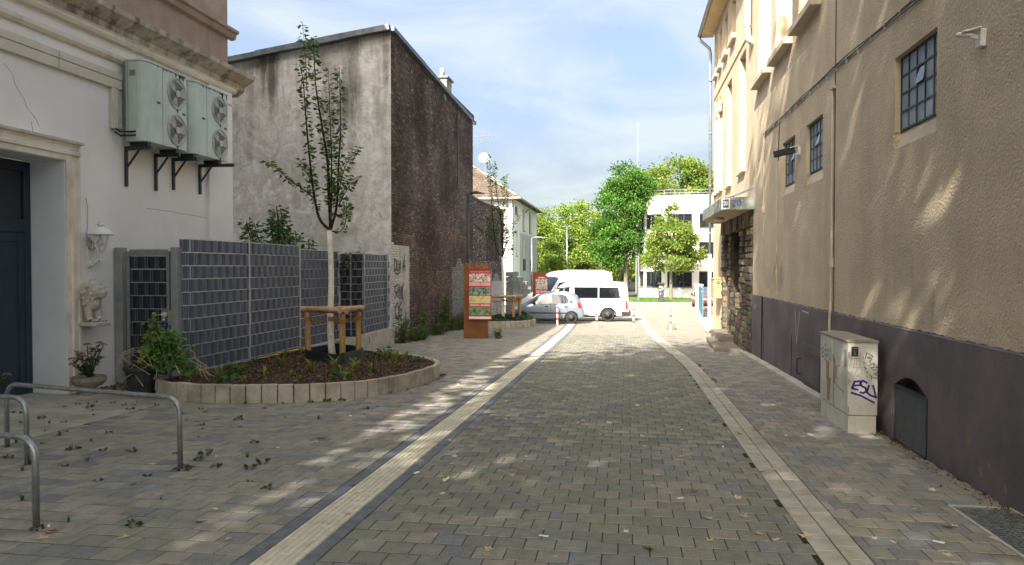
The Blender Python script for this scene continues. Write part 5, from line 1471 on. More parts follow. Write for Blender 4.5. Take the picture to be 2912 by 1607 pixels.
# ---------------------------------------------------------------- pots by the door
def sedum(base, h, spread, n_st, seed, label, root_name='sedum_plant'):
    rng = np.random.default_rng(seed)
    r_ = thing(root_name, label, 'plant', base)
    st = MB(); C = []; D = []; fl = MB(); S_ = []
    for k in range(n_st):
        a = rng.uniform(0, 2 * math.pi); o_ = spread * rng.uniform(.25, 1); l_ = h * rng.uniform(.45, 1.0)
        p = [(base[0], base[1], base[2])] + [(base[0] + o_ * f_ ** 1.3 * math.cos(a), base[1] + o_ * f_ ** 1.3 * math.sin(a), base[2] + l_ * f_) for f_ in (.3, .6, 1.0)]
        st.tube(p, .007, 5)
        for q in range(18):
            f_ = rng.uniform(.15, .98); i = min(2, int(f_ * 3)); c = np.array(p[i]) + (np.array(p[i + 1]) - np.array(p[i])) * (f_ * 3 - i)
            b_ = rng.uniform(0, 6.28); C.append(c); D.append((math.cos(b_), math.sin(b_), rng.uniform(-.1, .7)))
        if rng.uniform() < .75: S_.append(p[-1])
    st.build('stems', M['stem'], r_)
    C = np.array(C); V, F = leaf_quads(C, np.array(D), .075 * rng.uniform(.7, 1.3, len(C)), .55, .1, rng)
    np_mesh('leaves', V, F, M['leaf'], r_, np.repeat(jitter_cols([(0.045, 0.1, 0.035), (0.06, 0.125, 0.045), (0.035, 0.08, 0.03)], len(C), .3, rng), 4, axis=0))
    for s in S_:
        n_ = 110; a = rng.uniform(0, 6.28, n_); rr_ = .055 * np.sqrt(rng.uniform(0, 1, n_))
        C = np.stack([s[0] + rr_ * np.cos(a), s[1] + rr_ * np.sin(a), s[2] + .03 * (1 - (rr_ / .055) ** 2)], 1)
        V, F = leaf_quads(C, np.stack([np.cos(a) * .5, np.sin(a) * .5, np.ones(n_)], 1), rng.uniform(.012, .026, n_), .8, .1, rng)
        np_mesh('flower_head', V, F, M['petal'], r_, np.repeat(jitter_cols([(0.36, 0.19, 0.16), (0.42, 0.25, 0.21), (0.28, 0.14, 0.12)], n_, .3, rng), 4, axis=0))
    return r_
ux, uy = -8.98, 11.2
z_u = gz(uy) + .0
ur = thing('stone_urn', 'fluted weathered stone urn at the foot of the door surround', 'urn', (ux, uy, z_u))
t = MB(); t.lathe([(.15, 0), (.15, .035), (.1, .05), (.075, .075), (.1, .1), (.2, .15), (.255, .21), (.265, .26), (.25, .28), (.26, .3), (.235, .3), (.2, .24), (.05, .2)], (ux, uy, z_u), 40, wob=lambda k: .035 * math.cos(k * 2 * math.pi / 2.5)); t.build('bowl', M['urn'], ur, smooth=True)
sedum((ux, uy, z_u + .24), .62, .38, 15, 5, 'pink-flowered sedum growing in the stone urn')
sedum((-9.32, 9.55, gz(9.5) + .1), .5, .25, 9, 6, 'pale-flowered sedum beside the dark door')
px_, py_ = -8.03, 11.25; pz_ = gz(py_)
pt = thing('flower_pot', 'large black plastic flower pot beside the block edging', 'pot', (px_, py_, pz_))
t = MB(); t.lathe([(.2, 0), (.26, .42), (.285, .42), (.295, .43), (.295, .475), (.28, .48), (.265, .48), (.25, .4), (.02, .39)], (px_, py_, pz_), 30); t.build('pot', M['black_plastic'], pt, smooth=False)
rng = np.random.default_rng(21)
tp = thing('trailing_plant', 'bright green trailing plant with yellowing stems spilling from the black pot', 'plant', (px_ + .05, py_, pz_ + .4))
st = MB(); dry = MB(); C = []; D = []; yel = []
for k in range(58):
    a = rng.uniform(-1.0, 1.2); o_ = rng.uniform(.1, 1.05); l_ = rng.uniform(.15, .75) * (1.15 - .45 * o_)
    e = (px_ + .1 + o_ * math.cos(a), py_ + o_ * math.sin(a) * .55 - .05, pz_ + .42 + l_ - .28 * o_)
    mid = (px_ + .1 + o_ * .5 * math.cos(a), py_ + o_ * .4 * math.sin(a) * .55, pz_ + .5 + l_ * .95)
    p = catmull([(px_, py_, pz_ + .4), mid, e], .08)
    (dry if (rng.uniform() < .15) else st).tube([tuple(q) for q in p], .007, 5)
    for q in range(17):
        c = p[rng.integers(len(p) // 3, len(p))]; b_ = rng.uniform(0, 6.28)
        C.append(c + rng.normal(0, .03, 3)); D.append((math.cos(b_), math.sin(b_), rng.uniform(-.4, .5))); yel.append(o_ < .4 and rng.uniform() < .5)
for k in range(11):
    a = rng.uniform(-.2, .5); s = (px_ + rng.uniform(-.1, .5), py_ - .1, pz_ + rng.uniform(.5, .8))
    dry.tube([s, (s[0] + rng.uniform(-.2, .3), s[1] - .12, s[2] - .05), (s[0] + rng.uniform(-.3, .45), s[1] - .18, s[2] - rng.uniform(.15, .4))], .006, 4)
for k in range(8):
    s = (px_ + rng.uniform(.75, 1.0), py_ + .1, pz_ + rng.uniform(.45, .8)); dry.tube([s, (s[0] + .15, s[1], s[2] - .08), (s[0] + rng.uniform(.1, .35), s[1], s[2] - rng.uniform(.15, .35))], .006, 4)
st.build('stems', M['stem'], tp); dry.build('dry_stems', M['straw'], tp)
C = np.array(C); yel = np.array(yel); V, F = leaf_quads(C, np.array(D), .105 * rng.uniform(.55, 1.3, len(C)), .75, .12, rng)
cc = jitter_cols([(0.10, 0.22, 0.045), (0.14, 0.27, 0.06), (0.075, 0.17, 0.035)], len(C), .25, rng); cc[yel] = jitter_cols([(0.33, 0.29, 0.05), (0.4, 0.34, 0.1)], int(yel.sum()), .2, rng)
np_mesh('leaves', V, F, M['leaf'], tp, np.repeat(cc, 4, axis=0))

# ---------------------------------------------------------------- bicycle hoops
def hoop(a, b, zt, label):
    r_ = thing('bicycle_hoop', label, 'bicycle stand', (a[0], a[1], gz(a[1])), 'galvanised hoops on the left paving')
    a, b = Vector((a[0], a[1], 0)), Vector((b[0], b[1], 0)); d = (b - a).normalized(); rb = .16
    def corner(p, dd):
        return [p + dd * (rb - rb * math.cos(t_)) + Vector((0, 0, zt - rb + rb * math.sin(t_))) for t_ in np.linspace(0, math.pi / 2, 8)]
    pts = [a + Vector((0, 0, gz(a.y) - .1))] + corner(a, d) + corner(b, -d)[::-1] + [b + Vector((0, 0, gz(b.y) - .1))]
    t = MB(); t.tube(pts, .0255, 16); t.build('bent_tube', M['galv'], r_, smooth=True)
    for p, dd in ((a, d), (b, -d)):
        c = p + dd * .035 + Vector((0, -.026, zt - .07)); t = MB(); t.lathe([(.006, 0), (.006, -.002)], tuple(c), 8, axis='y'); t.build('drain_hole', M['black_metal'], r_)
hoop((-4.51, 5.04), (-6.9, 5.25), .585, 'galvanised hoop rail standing alone on the paving, drain hole in its bend')
hoop((-4.49, 6.87), (-7.0, 7.42), .57, 'long galvanised hoop rail standing before the flower pot and planting bed')
hoop((-6.13, 6.74), (-8.3, 6.95), .55, 'galvanised hoop rail standing closest to the dark house door')

# ---------------------------------------------------------------- small growth and litter on the paving
rng = np.random.default_rng(77)
sp = []
for k in range(130):
    x = rng.uniform(-7.4, -3.2); y = rng.uniform(4.6, 11)
    if rng.uniform() < (x + 8.6) / 5.5 * .8: continue
    j_ = round((y - 3.4) / PITCH) * PITCH + 3.4
    sp.append((x, j_ - .004, gz(j_) - .004, rng.uniform(.35, 1.0)))
for k in range(40):
    x = rng.uniform(-8.9, -7.2); y = rng.uniform(7, 10.6); sp.append((x, y, gz(y) - .004, rng.uniform(.35, .9)))
for k in range(12):
    t_ = rng.uniform(0, .8); q = ring1[int(t_ * 38) + 2]; d = np.array(q) - cen1; d = d / np.linalg.norm(d)
    sp.append((q[0] + d[0] * .05, q[1] + d[1] * .05, gz(q[1]) - .004, rng.uniform(.5, 1.1)))
for k in range(14):
    y = rng.uniform(14, 19); sp.append((gutter_x(y) + GW + .015, y, gz(y) - .004, rng.uniform(.4, .8)))
sp += [(-4.45, 6.84, gz(6.84) - .004, 1.5), (-4.47, 5.0, gz(5) - .004, .9), (-6.1, 6.76, gz(6.7) - .004, .9)]
shared_plants('joint_weed', [leafy_mesh(22, .06, .045, [(0.05, 0.085, 0.022), (0.07, 0.1, 0.03), (0.04, 0.07, 0.02)], .045) for k in range(3)] + [tuft_mesh(14, .08, .07, GREEN, .06) for k in range(2)] +
              [leafy_mesh(18, .025, .045, [(0.10, 0.075, 0.03), (0.06, 0.075, 0.025)], .04)], sp, 'small weed growing from a joint between the paving blocks', 'weed', 'weeds in the paving joints')

def dead_leaf(seed, pal):
    rg = np.random.default_rng(seed); n_ = 10; V = [(0, 0, .012)]; ang = np.linspace(0, 2 * math.pi, n_, endpoint=False)
    for i, a in enumerate(ang):
        r_ = (1.0 if i % 2 == 0 else .5) * rg.uniform(.75, 1.15) * .5
        V.append((r_ * math.cos(a), r_ * math.sin(a) * .8, .012 + .3 * r_ * r_ * rg.uniform(-.1, 1.6)))
    V.append((-.75, .05, .02)); V.append((-.74, .09, .02)); V.append((-.3, .02, .015))
    me = bpy.data.meshes.new('fallen_leaf')
    me.from_pydata(V, [], [(0, 1 + i, 1 + (i + 1) % n_) for i in range(n_)] + [(n_ + 1, n_ + 2, n_ + 3)])
    at = me.attributes.new('Col', 'FLOAT_COLOR', 'POINT'); at.data.foreach_set('color', list(np.tile(np.append(jitter_cols(pal, 1, .15, rg)[0], 1), len(V))))
    me.materials.append(M['dry_leaf']); return me
tan = [dead_leaf(k, [(0.42, 0.33, 0.22), (0.5, 0.4, 0.27)]) for k in range(5)]
grn = [dead_leaf(k + 9, [(0.4, 0.41, 0.29), (0.46, 0.48, 0.36)]) for k in range(4)]
brn = [dead_leaf(k + 20, [(0.14, 0.075, 0.035), (0.2, 0.11, 0.05)]) for k in range(4)]
def drop(n_, xr_, yr_, size, where):
    for k in range(n_):
        y = yr_[0] + (yr_[1] - yr_[0]) * rng.uniform(0, 1) ** 1.5; x = rng.uniform(*xr_)
        ms, nm = (tan, 'tan') if rng.uniform() < .5 else ((grn, 'pale green') if rng.uniform() < .5 else (brn, 'brown'))
        o = bpy.data.objects.new('fallen_leaf', ms[rng.integers(len(ms))]); COL.objects.link(o); s = size * rng.uniform(.7, 1.45)
        o.location = (x, y, gz(y) + .003); o.scale = (s, s, s); o.rotation_euler = (rng.normal(0, .12), rng.normal(0, .12), rng.uniform(0, 6.28))
        tag(o, 'curled %s leaf fallen on the %s' % (nm, where), 'fallen leaf', '%s leaves fallen on the %s' % (nm, where))
drop(46, (-2.0, 1.3), (5.0, 12), .1, 'roadway blocks')
drop(30, (1.7, 3.1), (5.4, 12), .09, 'walkway by the plinth')
drop(20, (-6.5, -2.7), (4.8, 9.5), .09, 'paving by the hoop rails')
drop(9, (-2.6, -2.1), (4.9, 9), .085, 'ribbed guiding strip')
drop(9, (1.33, 1.67), (5.2, 11), .09, 'two-row gutter strip')
for k in range(26):
    y = rng.uniform(4.8, 14); x = rng.uniform(-6, 3)
    me = bpy.data.meshes.new('paper_scrap'); w_, h_ = rng.uniform(.008, .02), rng.uniform(.015, .04)
    me.from_pydata([(-h_, -w_, .002), (h_, -w_, .004), (h_, w_, .008), (-h_, w_, .003)], [], [(0, 1, 2, 3)])
    o = link_obj('paper_scrap', me, M['litter']); o.location = (x, y, gz(y) + .002); o.rotation_euler = (0, 0, rng.uniform(0, 6.28))
    tag(o, 'tiny white scrap of litter lying on the paving', 'litter', 'white scraps on the paving')
n_ = 500
C = np.stack([RNG.uniform(-9.25, -8.1, n_), RNG.uniform(11.5, 12.25, n_), np.full(n_, gz(12) + .01)], 1); D = RNG.normal(size=(n_, 3)); D[:, 2] = np.abs(D[:, 2]) * .3
V, F = leaf_quads(C, D, RNG.uniform(.02, .08, n_), .6)
tag(np_mesh('leaf_litter', V, F, M['dry_leaf'], None, np.repeat(jitter_cols([(0.16, 0.1, 0.06), (0.24, 0.17, 0.1), (0.08, 0.05, 0.035)], n_), 4, axis=0)), 'drift of dead brown leaves in front of the garden gate', 'leaf litter', kind='stuff')
# ================================================================ brick building with rendered gable
XB = -7.2
def bricks(root, x_of, ya, yb, zlo, ztop, colfun, out=1, name='bricks', bl=.25, bh=.0775):
    """a face of single bricks looking towards +X, laid in running bond"""
    P = []; C = []
    nz = int((ztop(ya) if ztop(ya) > ztop(yb) else ztop(yb)) / bh - zlo / bh) + 1
    for j in range(nz):
        z0 = zlo + j * bh; z1 = z0 + bh - .015
        y = ya - (j % 2) * bl / 2
        head = (j % 6 == 5)
        step = bl / 2 if head else bl
        while y < yb:
            a, b_ = max(y, ya), min(y + step - .01, yb); y += step
            if b_ - a < .03: continue
            if z1 > min(ztop(a), ztop(b_)): continue
            c = colfun((a + b_) / 2, z0)
            if c is None: continue
            xo = x_of((a + b_) / 2) + random.gauss(0, .0025); j_ = lambda: random.uniform(-.002, .002)
            P.append([(xo - .05, a, z0), (xo - .05, b_, z0), (xo - .05, b_, z1), (xo - .05, a, z1),
                      (xo + j_(), a + j_(), z0 + j_()), (xo + j_(), b_ + j_(), z0 + j_()), (xo + j_(), b_ + j_(), z1 + j_()), (xo + j_(), a + j_(), z1 + j_())]); C.append(c)
    V, F, c = pieces(np.array(P), np.array(C))
    o = np_mesh(name, V, F, M['brick'], root, c); o['kind'] = 'stuff'
    return o
PALB = 2.15 * np.array([(0.05, 0.043, 0.043), (0.075, 0.06, 0.056), (0.1, 0.077, 0.066), (0.038, 0.034, 0.036), (0.13, 0.098, 0.08), (0.06, 0.048, 0.046), (0.2, 0.165, 0.14)])
WTS = [.2, .24, .2, .1, .1, .13, .03]
def bcol(y, z):
    i = random.choices(range(7), WTS)[0]
    c = (PALB[i] * .62 + PALB.mean(0) * .38) * random.uniform(.88, 1.12)
    sf = .78 + .55 * mnoise.noise((y * .55, z * .5, 3.3)) + .3 * mnoise.noise((y * 1.7, z * 1.4, 8.1))
    c = c * max(.45, sf) * np.array((1.06, .98, .94) if z < 3.5 else (.98, .98, 1.0))
    if z > 6.5 or (y < 24.5 and z > 3): c = c * .8
    if y < 23.95 + .05 * math.sin(z * 9) and -.45 < z < 2.62 - (y - 22) * .02:
        c = np.array((0.6, 0.58, 0.52)) * random.uniform(.85, 1.1)
        if z < .4 and random.random() < .35 * (1 - (z + .45) / .85): c = np.array((0.2, 0.15, 0.11))
    elif z < 2.0 and random.random() < .05: c = np.array((0.3, 0.13, 0.08))
    elif y > 30.5 and z < 2.1 + .2 * math.sin(y * 3): c = np.array((0.33, 0.315, 0.28)) * random.uniform(.7, 1.1)
    return c
BB = thing('brick_building', 'tall building with dark soot-stained brick flank and grey rendered gable', 'building', (XB, 24, gz(24)))
YB2 = 35.0
ztp = lambda y: 9.16 - (y - 22) * .028
xb = lambda y: XB - (y - 22) * .012
t = MB(); t.add([(XB - .04, 22.35, -1), (XB - .04 - .16, YB2, -1), (-20, YB2, -1), (-20, 22.35, -1), (XB - .04, 22.35, 9.1), (XB - .2, YB2, 8.7), (-20, YB2, 7.2), (-20, 22.35, 7.3)],
                [(0, 3, 2, 1), (4, 5, 6, 7), (0, 1, 5, 4), (1, 2, 6, 5), (2, 3, 7, 6), (3, 0, 4, 7)])
t.build('core', M['mortar'], BB)
bricks(BB, xb, 22.02, YB2, -.95, ztp, bcol)
# rendered gable with slightly uneven surface
nx, nz_ = 46, 40
V = []; F = []
for i in range(nx + 1):
    x = XB - .0 - i * (13.0 / nx); zt = 9.16 - (XB - x) * .145
    for k in range(nz_ + 1):
        z = -1 + (zt + 1) * k / nz_
        dy = .035 * (math.sin(x * 1.3 + z * .7) + math.sin(x * 2.9 - z * 1.9 + 1) * .6 + math.sin(x * .6 + z * 3.1) * .5) * min(1, i / 3)
        V.append((x, 22.0 + dy, z))
for i in range(nx):
    for k in range(nz_):
        a = i * (nz_ + 1) + k; F.append((a, a + 1, a + nz_ + 2, a + nz_ + 1))
np_mesh('gable_render', np.array(V), np.array(F), M['gable'], BB, smooth=True)
t = MB(); t.add([(XB - .045, 22.03, -1), (XB - .045, 22.36, -1), (XB - .3, 22.36, -1), (XB - .3, 22.08, -1), (XB - .045, 22.03, 9.15), (XB - .045, 22.36, 9.15), (XB - .3, 22.36, 9.11), (XB - .3, 22.08, 9.11)],
               [(0, 1, 5, 4), (1, 2, 6, 5), (4, 5, 6, 7), (2, 3, 7, 6)])
t.build('gable_return', M['gable'], BB)
def flash(p0, p1, w_, h_, n_, parent=BB):
    for i in range(n_):
        a = Vector(p0).lerp(Vector(p1), i / n_); b_ = Vector(p0).lerp(Vector(p1), (i + 1.01) / n_)
        t = MB(); up = random.uniform(-.012, .012)
        t.bar(a + Vector((0, 0, up)), b_ + Vector((0, 0, up + random.uniform(-.01, .01))), w_, h_ * random.uniform(.9, 1.1)); t.build('flashing', M['flashing'], parent)
flash((XB + .02, 21.93, 9.22), (XB - 13, 21.93, 9.22 - 13 * .145), .34, .17, 9)
flash((XB + .02, 21.9, 9.2), (XB - .14, YB2 + .1, 9.2 - 13.1 * .028), .26, .15, 7)
t = MB(); t.prism([(XB - .1, 9.2), (XB - 13, 7.4), (XB - 13, 7.2), (XB - .1, 9.0)], 'y', 22.2, YB2); t.build('roof', M['roofing'], BB)
t = MB(); t.box(xb(31.5), xb(31.5) + .03, 31.45, 31.6, 5.4, 9.0); t.build('wall_seam', M['black_metal'], BB)
ch = thing_part('chimney', BB)
t = MB(); t.box(-8.2, -7.42, 30.0, 30.9, 8.0, 9.75); t.build('stack', M['stack_clad'], ch)
pmk = MB()
for z in np.arange(8.7, 9.8, .3): pmk.box(-8.215, -7.405, 29.985, 30.915, z, z + .02)
pmk.build('panel_joints', M['flashing'], ch)
t = MB(); t.box(-8.28, -7.34, 29.92, 30.98, 9.75, 9.83); t.build('cap', M['flashing'], ch)
t = MB(); t.tube([(-7.7, 30.4, 9.83), (-7.7, 30.4, 10.25)], .1, 14); t.build('flue', M['urn'], ch, smooth=True)
t = MB(); t.box(xb(28.5) + .0, xb(28.5) + .12, 28.6, 28.85, 8.55, 8.75); t.build('vent_box', M['flashing'], BB)
t = MB(); t.box(XB - .04, XB - .009, 22.03, 23.93, -.45, 2.6); t.build('whitewash', M['white_fleck'], BB)
# sprayed writing on the whitewashed bricks
def stroke(mb, pts, w, f, off=.004):
    """flat painted line; f maps (a, b) to (point, normal)"""
    P = [f(*p) for p in pts]
    for (a, n_), (b_, _) in zip(P, P[1:]):
        a, b_, n_ = Vector(a), Vector(b_), Vector(n_); d = b_ - a
        if d.length < 1e-5: continue
        d.normalize(); s = d.cross(n_).normalized() * (w / 2); e = d * (w * .3)
        mb.quad(a - e - s + n_ * off, b_ + e - s + n_ * off, b_ + e + s + n_ * off, a - e + s + n_ * off)
gf = lambda x, y: ((xb(22) + .012, 22.05 + (x - 125) / 230 * 1.9, 2.55 - (y - 220) / 780 * 2.75), (1, 0, 0))
t = MB()
for s in (((150, 330), (152, 440), (178, 410), (172, 350), (150, 330)), ((182, 345), (184, 432), (198, 430)), ((205, 350), (206, 440), (226, 350), (230, 442)), ((160, 450), (185, 470), (210, 455)),
          ((262, 440), (268, 355), (292, 440)), ((264, 400), (290, 392)), ((285, 275), (276, 340), (288, 350)),
          ((185, 565), (150, 580), (155, 620), (182, 640), (150, 680)), ((195, 560), (190, 680)), ((215, 600), (190, 625)), ((212, 560), (210, 690)), ((222, 690), (232, 580), (246, 690)), ((270, 550), (240, 640), (275, 740)), ((252, 570), (250, 690)),
          ((190, 720), (160, 760), (165, 840), (195, 860), (205, 790), (190, 720)), ((240, 725), (205, 770), (208, 850), (240, 840), (240, 790), (222, 790)), ((285, 820), (290, 980)), ((298, 830), (296, 930))):
    stroke(t, s, .055, gf)
t.build('sprayed_tag', M['spray_slate'], BB)

# lower brick wall further on
lw = thing('brick_wall', 'lower dark brick wall with coping running on behind the brick building', 'wall', (-7.4, 40, gz(40)))
YL0, YL1 = YB2 + .02, 44.2
zt2 = lambda y: 5.28
t = MB(); t.box(-8.0, -7.42, YL0, YL1, -1.2, 5.25); t.build('core', M['mortar'], lw)
def lcol(y, z):
    if z < 1.25 + .25 * math.sin(y * 1.7): return np.array((0.38, 0.36, 0.33)) * random.uniform(.8, 1.1)
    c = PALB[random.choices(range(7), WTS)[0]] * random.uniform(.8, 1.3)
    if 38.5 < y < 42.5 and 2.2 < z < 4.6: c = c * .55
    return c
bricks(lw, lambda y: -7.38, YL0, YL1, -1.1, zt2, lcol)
t = MB(); t.prism([(-8.1, 5.25), (-7.28, 5.25), (-7.28, 5.33), (-8.1, 5.5)], 'y', YL0, YL1 + .1); t.build('coping', M['gutter_metal'], lw)
t = MB(); t.box(-7.37, -7.34, YL0, YL1, -1.2, 1.1); t.build('plaster_base', M['white_fleck'], lw)

# stepped block wall next to the second bed
gw = thing('block_wall', 'grey-green stepped wall of offset concrete blocks beyond the brick wall', 'wall', (-6.9, 47, gz(47)))
y = 44.6
for seg, (ln_, h_) in enumerate(((2.3, 2.75), (2.5, 2.5), (2.4, 2.25), (2.2, 1.3), (2.2, 1.2), (2.0, 1.15))):
    z0 = gz(y) - .2; k = 0
    while z0 + .3 <= gz(y) + h_:
        half = (k % 2) * .5
        for a, b_ in (((0, .5), (.5, 1.0)) if k % 2 == 0 else ((0, .25), (.25, .75), (.75, 1.0))):
            pr = random.uniform(-.04, .1)
            me = bpy.data.meshes.new('block')
            x0, x1, ya, yb, za, zb = -7.35, -6.95 + pr, y + a * ln_ + .01, y + b_ * ln_ - .01, z0, z0 + .3
            off = wloc(gw)
            q = [(x0, ya, za), (x0, yb, za), (x0, yb, zb - .01), (x0, ya, zb - .01), (x1, ya, za), (x1, yb, za), (x1, yb, zb - .01), (x1, ya, zb - .01)]
            me.from_pydata([(p[0] - off.x, p[1] - off.y, p[2] - off.z) for p in q], [], [(4, 5, 6, 7), (0, 1, 5, 4), (1, 2, 6, 5), (2, 3, 7, 6), (3, 0, 4, 7), (0, 3, 2, 1)])
            at = me.attributes.new('Col', 'FLOAT_COLOR', 'POINT'); at.data.foreach_set('color', list(np.tile(np.append(jitter_cols((0.2, 0.205, 0.185), 1, .2)[0], 1), 8)))
            link_obj('block', me, M['wall_block'], gw)
        z0 += .31; k += 1
    y += ln_

# ---------------------------------------------------------------- weeds at the brick wall and bush behind the fence
def weed_clump(x, y, h, spread, n_st, label, seed, pal):
    rg = np.random.default_rng(seed); r_ = thing('weed_clump', label, 'weeds', (x, y, gz(y)), 'tall weeds at the foot of the brick flank')
    st = MB(); paths = []
    for k in range(n_st):
        a = rg.uniform(0, 6.28); o_ = spread * rg.uniform(0, 1); l_ = h * rg.uniform(.3, .85)
        bx_, by_ = x + o_ * .6 * math.cos(a) * .6, y + o_ * math.sin(a)
        p = [(bx_, by_, gz(by_) - .02), (bx_ + rg.normal(0, .04), by_ + rg.normal(0, .05), gz(by_) + l_ * .55), (bx_ + rg.normal(0, .09) + .04, by_ + rg.normal(0, .12), gz(by_) + l_)]
        st.tube(p, .006, 4); paths.append(p)
    st.build('stems', M['stem'], r_)
    V, F, c = bush_leaves(paths, 46, .085, pal, .05, rg, .2, .06); np_mesh('foliage', V, F, M['leaf'], r_, c)
WP = [(0.09, 0.14, 0.045), (0.12, 0.17, 0.065), (0.07, 0.11, 0.035), (0.17, 0.2, 0.09)]
for k, (x, y, h, s, n_, lb) in enumerate(((-6.95, 22.4, 1.0, .35, 22, 'tall thin weeds against the whitewashed bricks by the fence end'), (-6.8, 23.6, .65, .6, 60, 'low dense green weeds below the whitewashed bricks'),
        (-6.95, 24.5, 1.3, .4, 26, 'feathery weeds just past the whitewashed bricks'), (-6.85, 26.2, .6, .7, 44, 'low scrubby weeds along the dark bricks'), (-6.95, 27.7, 1.75, .35, 40, 'tallest column of weeds on the dark bricks'),
        (-6.8, 29.2, .75, .9, 70, 'yellow-flowering weeds between the bricks and the rusty info pillar'), (-6.8, 31.2, .9, .8, 50, 'weeds at the bricks behind the lamp post'))):
    weed_clump(x, y, h, s, n_, lb, 40 + k, WP)
weed_clump(-4.35, 24.7, .4, .15, 10, 'thin weed at the foot of the rusty info pillar', 61, WP)
bs = thing('sumac_bush', 'green sumac bush reaching over the slate fence before the gable', 'bush', (-9.6, 19.6, gz(19.6)))
rg = np.random.default_rng(8); st = MB(); paths = []
for k in range(26):
    tx_ = -10.9 + 3.6 * rg.uniform(0, 1); tz_ = 2.2 + 1.35 * math.exp(-((tx_ + 10.1) / .8) ** 2) + .35 * rg.uniform(-1, 1); ty_ = 19.6 + rg.uniform(-.7, 1.2)
    p = catmull([(-9.4 + rg.normal(0, .15), 19.8, -.4), ((-9.4 + tx_) / 2, ty_, 1.4), (tx_, ty_, tz_)], .15); paths.append([tuple(q) for q in p]); st.tube(paths[-1], .014, 5)
st.build('stems', M['bark_dark'], bs)
V, F, c = bush_leaves([p[len(p) // 3:] for p in paths], 85, .15, [(0.06, 0.125, 0.04), (0.08, 0.16, 0.055), (0.05, 0.1, 0.035), (0.11, 0.17, 0.055)], .1, rg, .35, .22)
np_mesh('foliage', V, F, M['leaf'], bs, c)

# ---------------------------------------------------------------- cable cabinet
kb0, kb1, ky0, ky1 = 2.775, 3.135, 9.9, 11.24
kz = gz(9.9); kt = .94
cb = thing('cable_cabinet', 'pale tagged cable cabinet with a brown lid beside the dark plinth', 'cabinet', ((kb0 + kb1) / 2, (ky0 + ky1) / 2, kz))
t = MB(); t.box(kb0 + .012, kb1 - .01, ky0 + .012, ky1 - .012, kz - .1, kz + .225); t.build('base', M['cabinet'], cb, bevel=.004)
t = MB(); t.box(kb0, kb1, ky0, ky1, kz + .235, kt); t.build('housing', M['cabinet'], cb, bevel=.006)
t = MB(); t.box(kb0 - .012, kb1 + .008, ky0 - .012, ky1 + .012, kt + .001, kt + .03); t.prism([(kb0 - .01, kt + .03), (kb1 + .006, kt + .03), ((kb0 + kb1) / 2, kt + .05)], 'y', ky0 - .01, ky1 + .01); t.build('lid', M['cabinet_top'], cb, bevel=.004)
for z in (kz + .3, kz + .66, kz + 1.0):
    t = MB(); t.box(kb0 + .004, kb0 + .02, ky0 - .004, ky0 - .0005, z - .04, z + .04); t.build('hinge', M['cabinet_top'], cb)
t = MB(); t.box(kb0 - .003, kb0 - .0005, ky0 + .62, ky0 + .626, kz + .24, kt - .01); t.build('door_gap', M['cabinet_top'], cb)
t = MB(); t.box(kb0 - .012, kb0 - .0005, ky0 + .53, ky0 + .59, kz + .55, kz + .8); t.build('handle', M['cabinet_top'], cb, bevel=.004)
t = MB(); t.lathe([(.04, 0), (.04, -.004), (.034, -.004), (.034, -.001)], (kb0 + .14, ky0, kz + .36), 24, axis='y'); t.build('round_cap', M['cabinet'], cb)
fn = lambda x, y: ((kb0 + (x - 540) / 350 * .36, ky0 - .0005, kz + (1310 - y) / 1050 * 1.15), (0, -1, 0))
def fl(x, y):
    tp_ = 150 + (x - 205) * .33; bt = 1140 + (x - 205) * .51
    return ((kb0 - .0005, ky0 + (540 - x) / 335 * 1.34, kz + (bt - y) / (bt - tp_) * 1.15), (-1, 0, 0))
t = MB()
for s in (((690, 700), (620, 706), (592, 785), (660, 800)), ((606, 752), (680, 748)), ((764, 718), (718, 692), (686, 726), (704, 756), (748, 778), (758, 812), (724, 838), (686, 828)),
          ((788, 748), (764, 828), (800, 858), (872, 886)), ((872, 886), (836, 748)), ((584, 836), (690, 866), (850, 946))): stroke(t, s, .026, fn, .002)
t.build('purple_tag', M['spray_purple'], cb)
t = MB()
for s in (((758, 368), (742, 440)), ((758, 368), (834, 412), (762, 428), (822, 440), (790, 470)), ((790, 470), (812, 492)), ((776, 522), (842, 488), (838, 540)), ((838, 488), (888, 540), (800, 540), (850, 575)), ((860, 556), (888, 600), (850, 610), (890, 640), (888, 664), (830, 656)),
          ((730, 540), (756, 552), (740, 566)), ((758, 580), (776, 606)), ((765, 640), (768, 658)), ((798, 628), (818, 640), (812, 682)), ((716, 420), (726, 440)), ((720, 480), (742, 488))): stroke(t, s, .008, fn, .0015)
t.build('black_tag', M['spray_black'], cb)
t = MB()
for s in (((588, 430), (556, 556)), ((622, 440), (604, 545)), ((648, 436), (640, 520)), ((684, 440), (676, 540)), ((588, 440), (690, 436)), ((652, 540), (612, 672)), ((600, 546), (702, 542), (706, 612), (645, 640), (690, 652)), ((680, 370), (692, 400), (672, 418)), ((560, 690), (590, 720))): stroke(t, s, .006, fn, .001)
t.build('faded_tag', M['spray_grey'], cb)
t = MB(); a = fn(580, 415)[0]; b_ = fn(662, 302)[0]; t.box(a[0], b_[0], ky0 - .003, ky0 - .001, a[2], b_[2]); t.build('sticker', M['spray_black'], cb)
t = MB()
for s in (((590, 322), (655, 322)), ((620, 345), (610, 365), (630, 375), (618, 392)), ((600, 395), (645, 395))): stroke(t, s, .003, fn, .004)
t.build('sticker_print', M['spray_white'], cb)
t = MB()
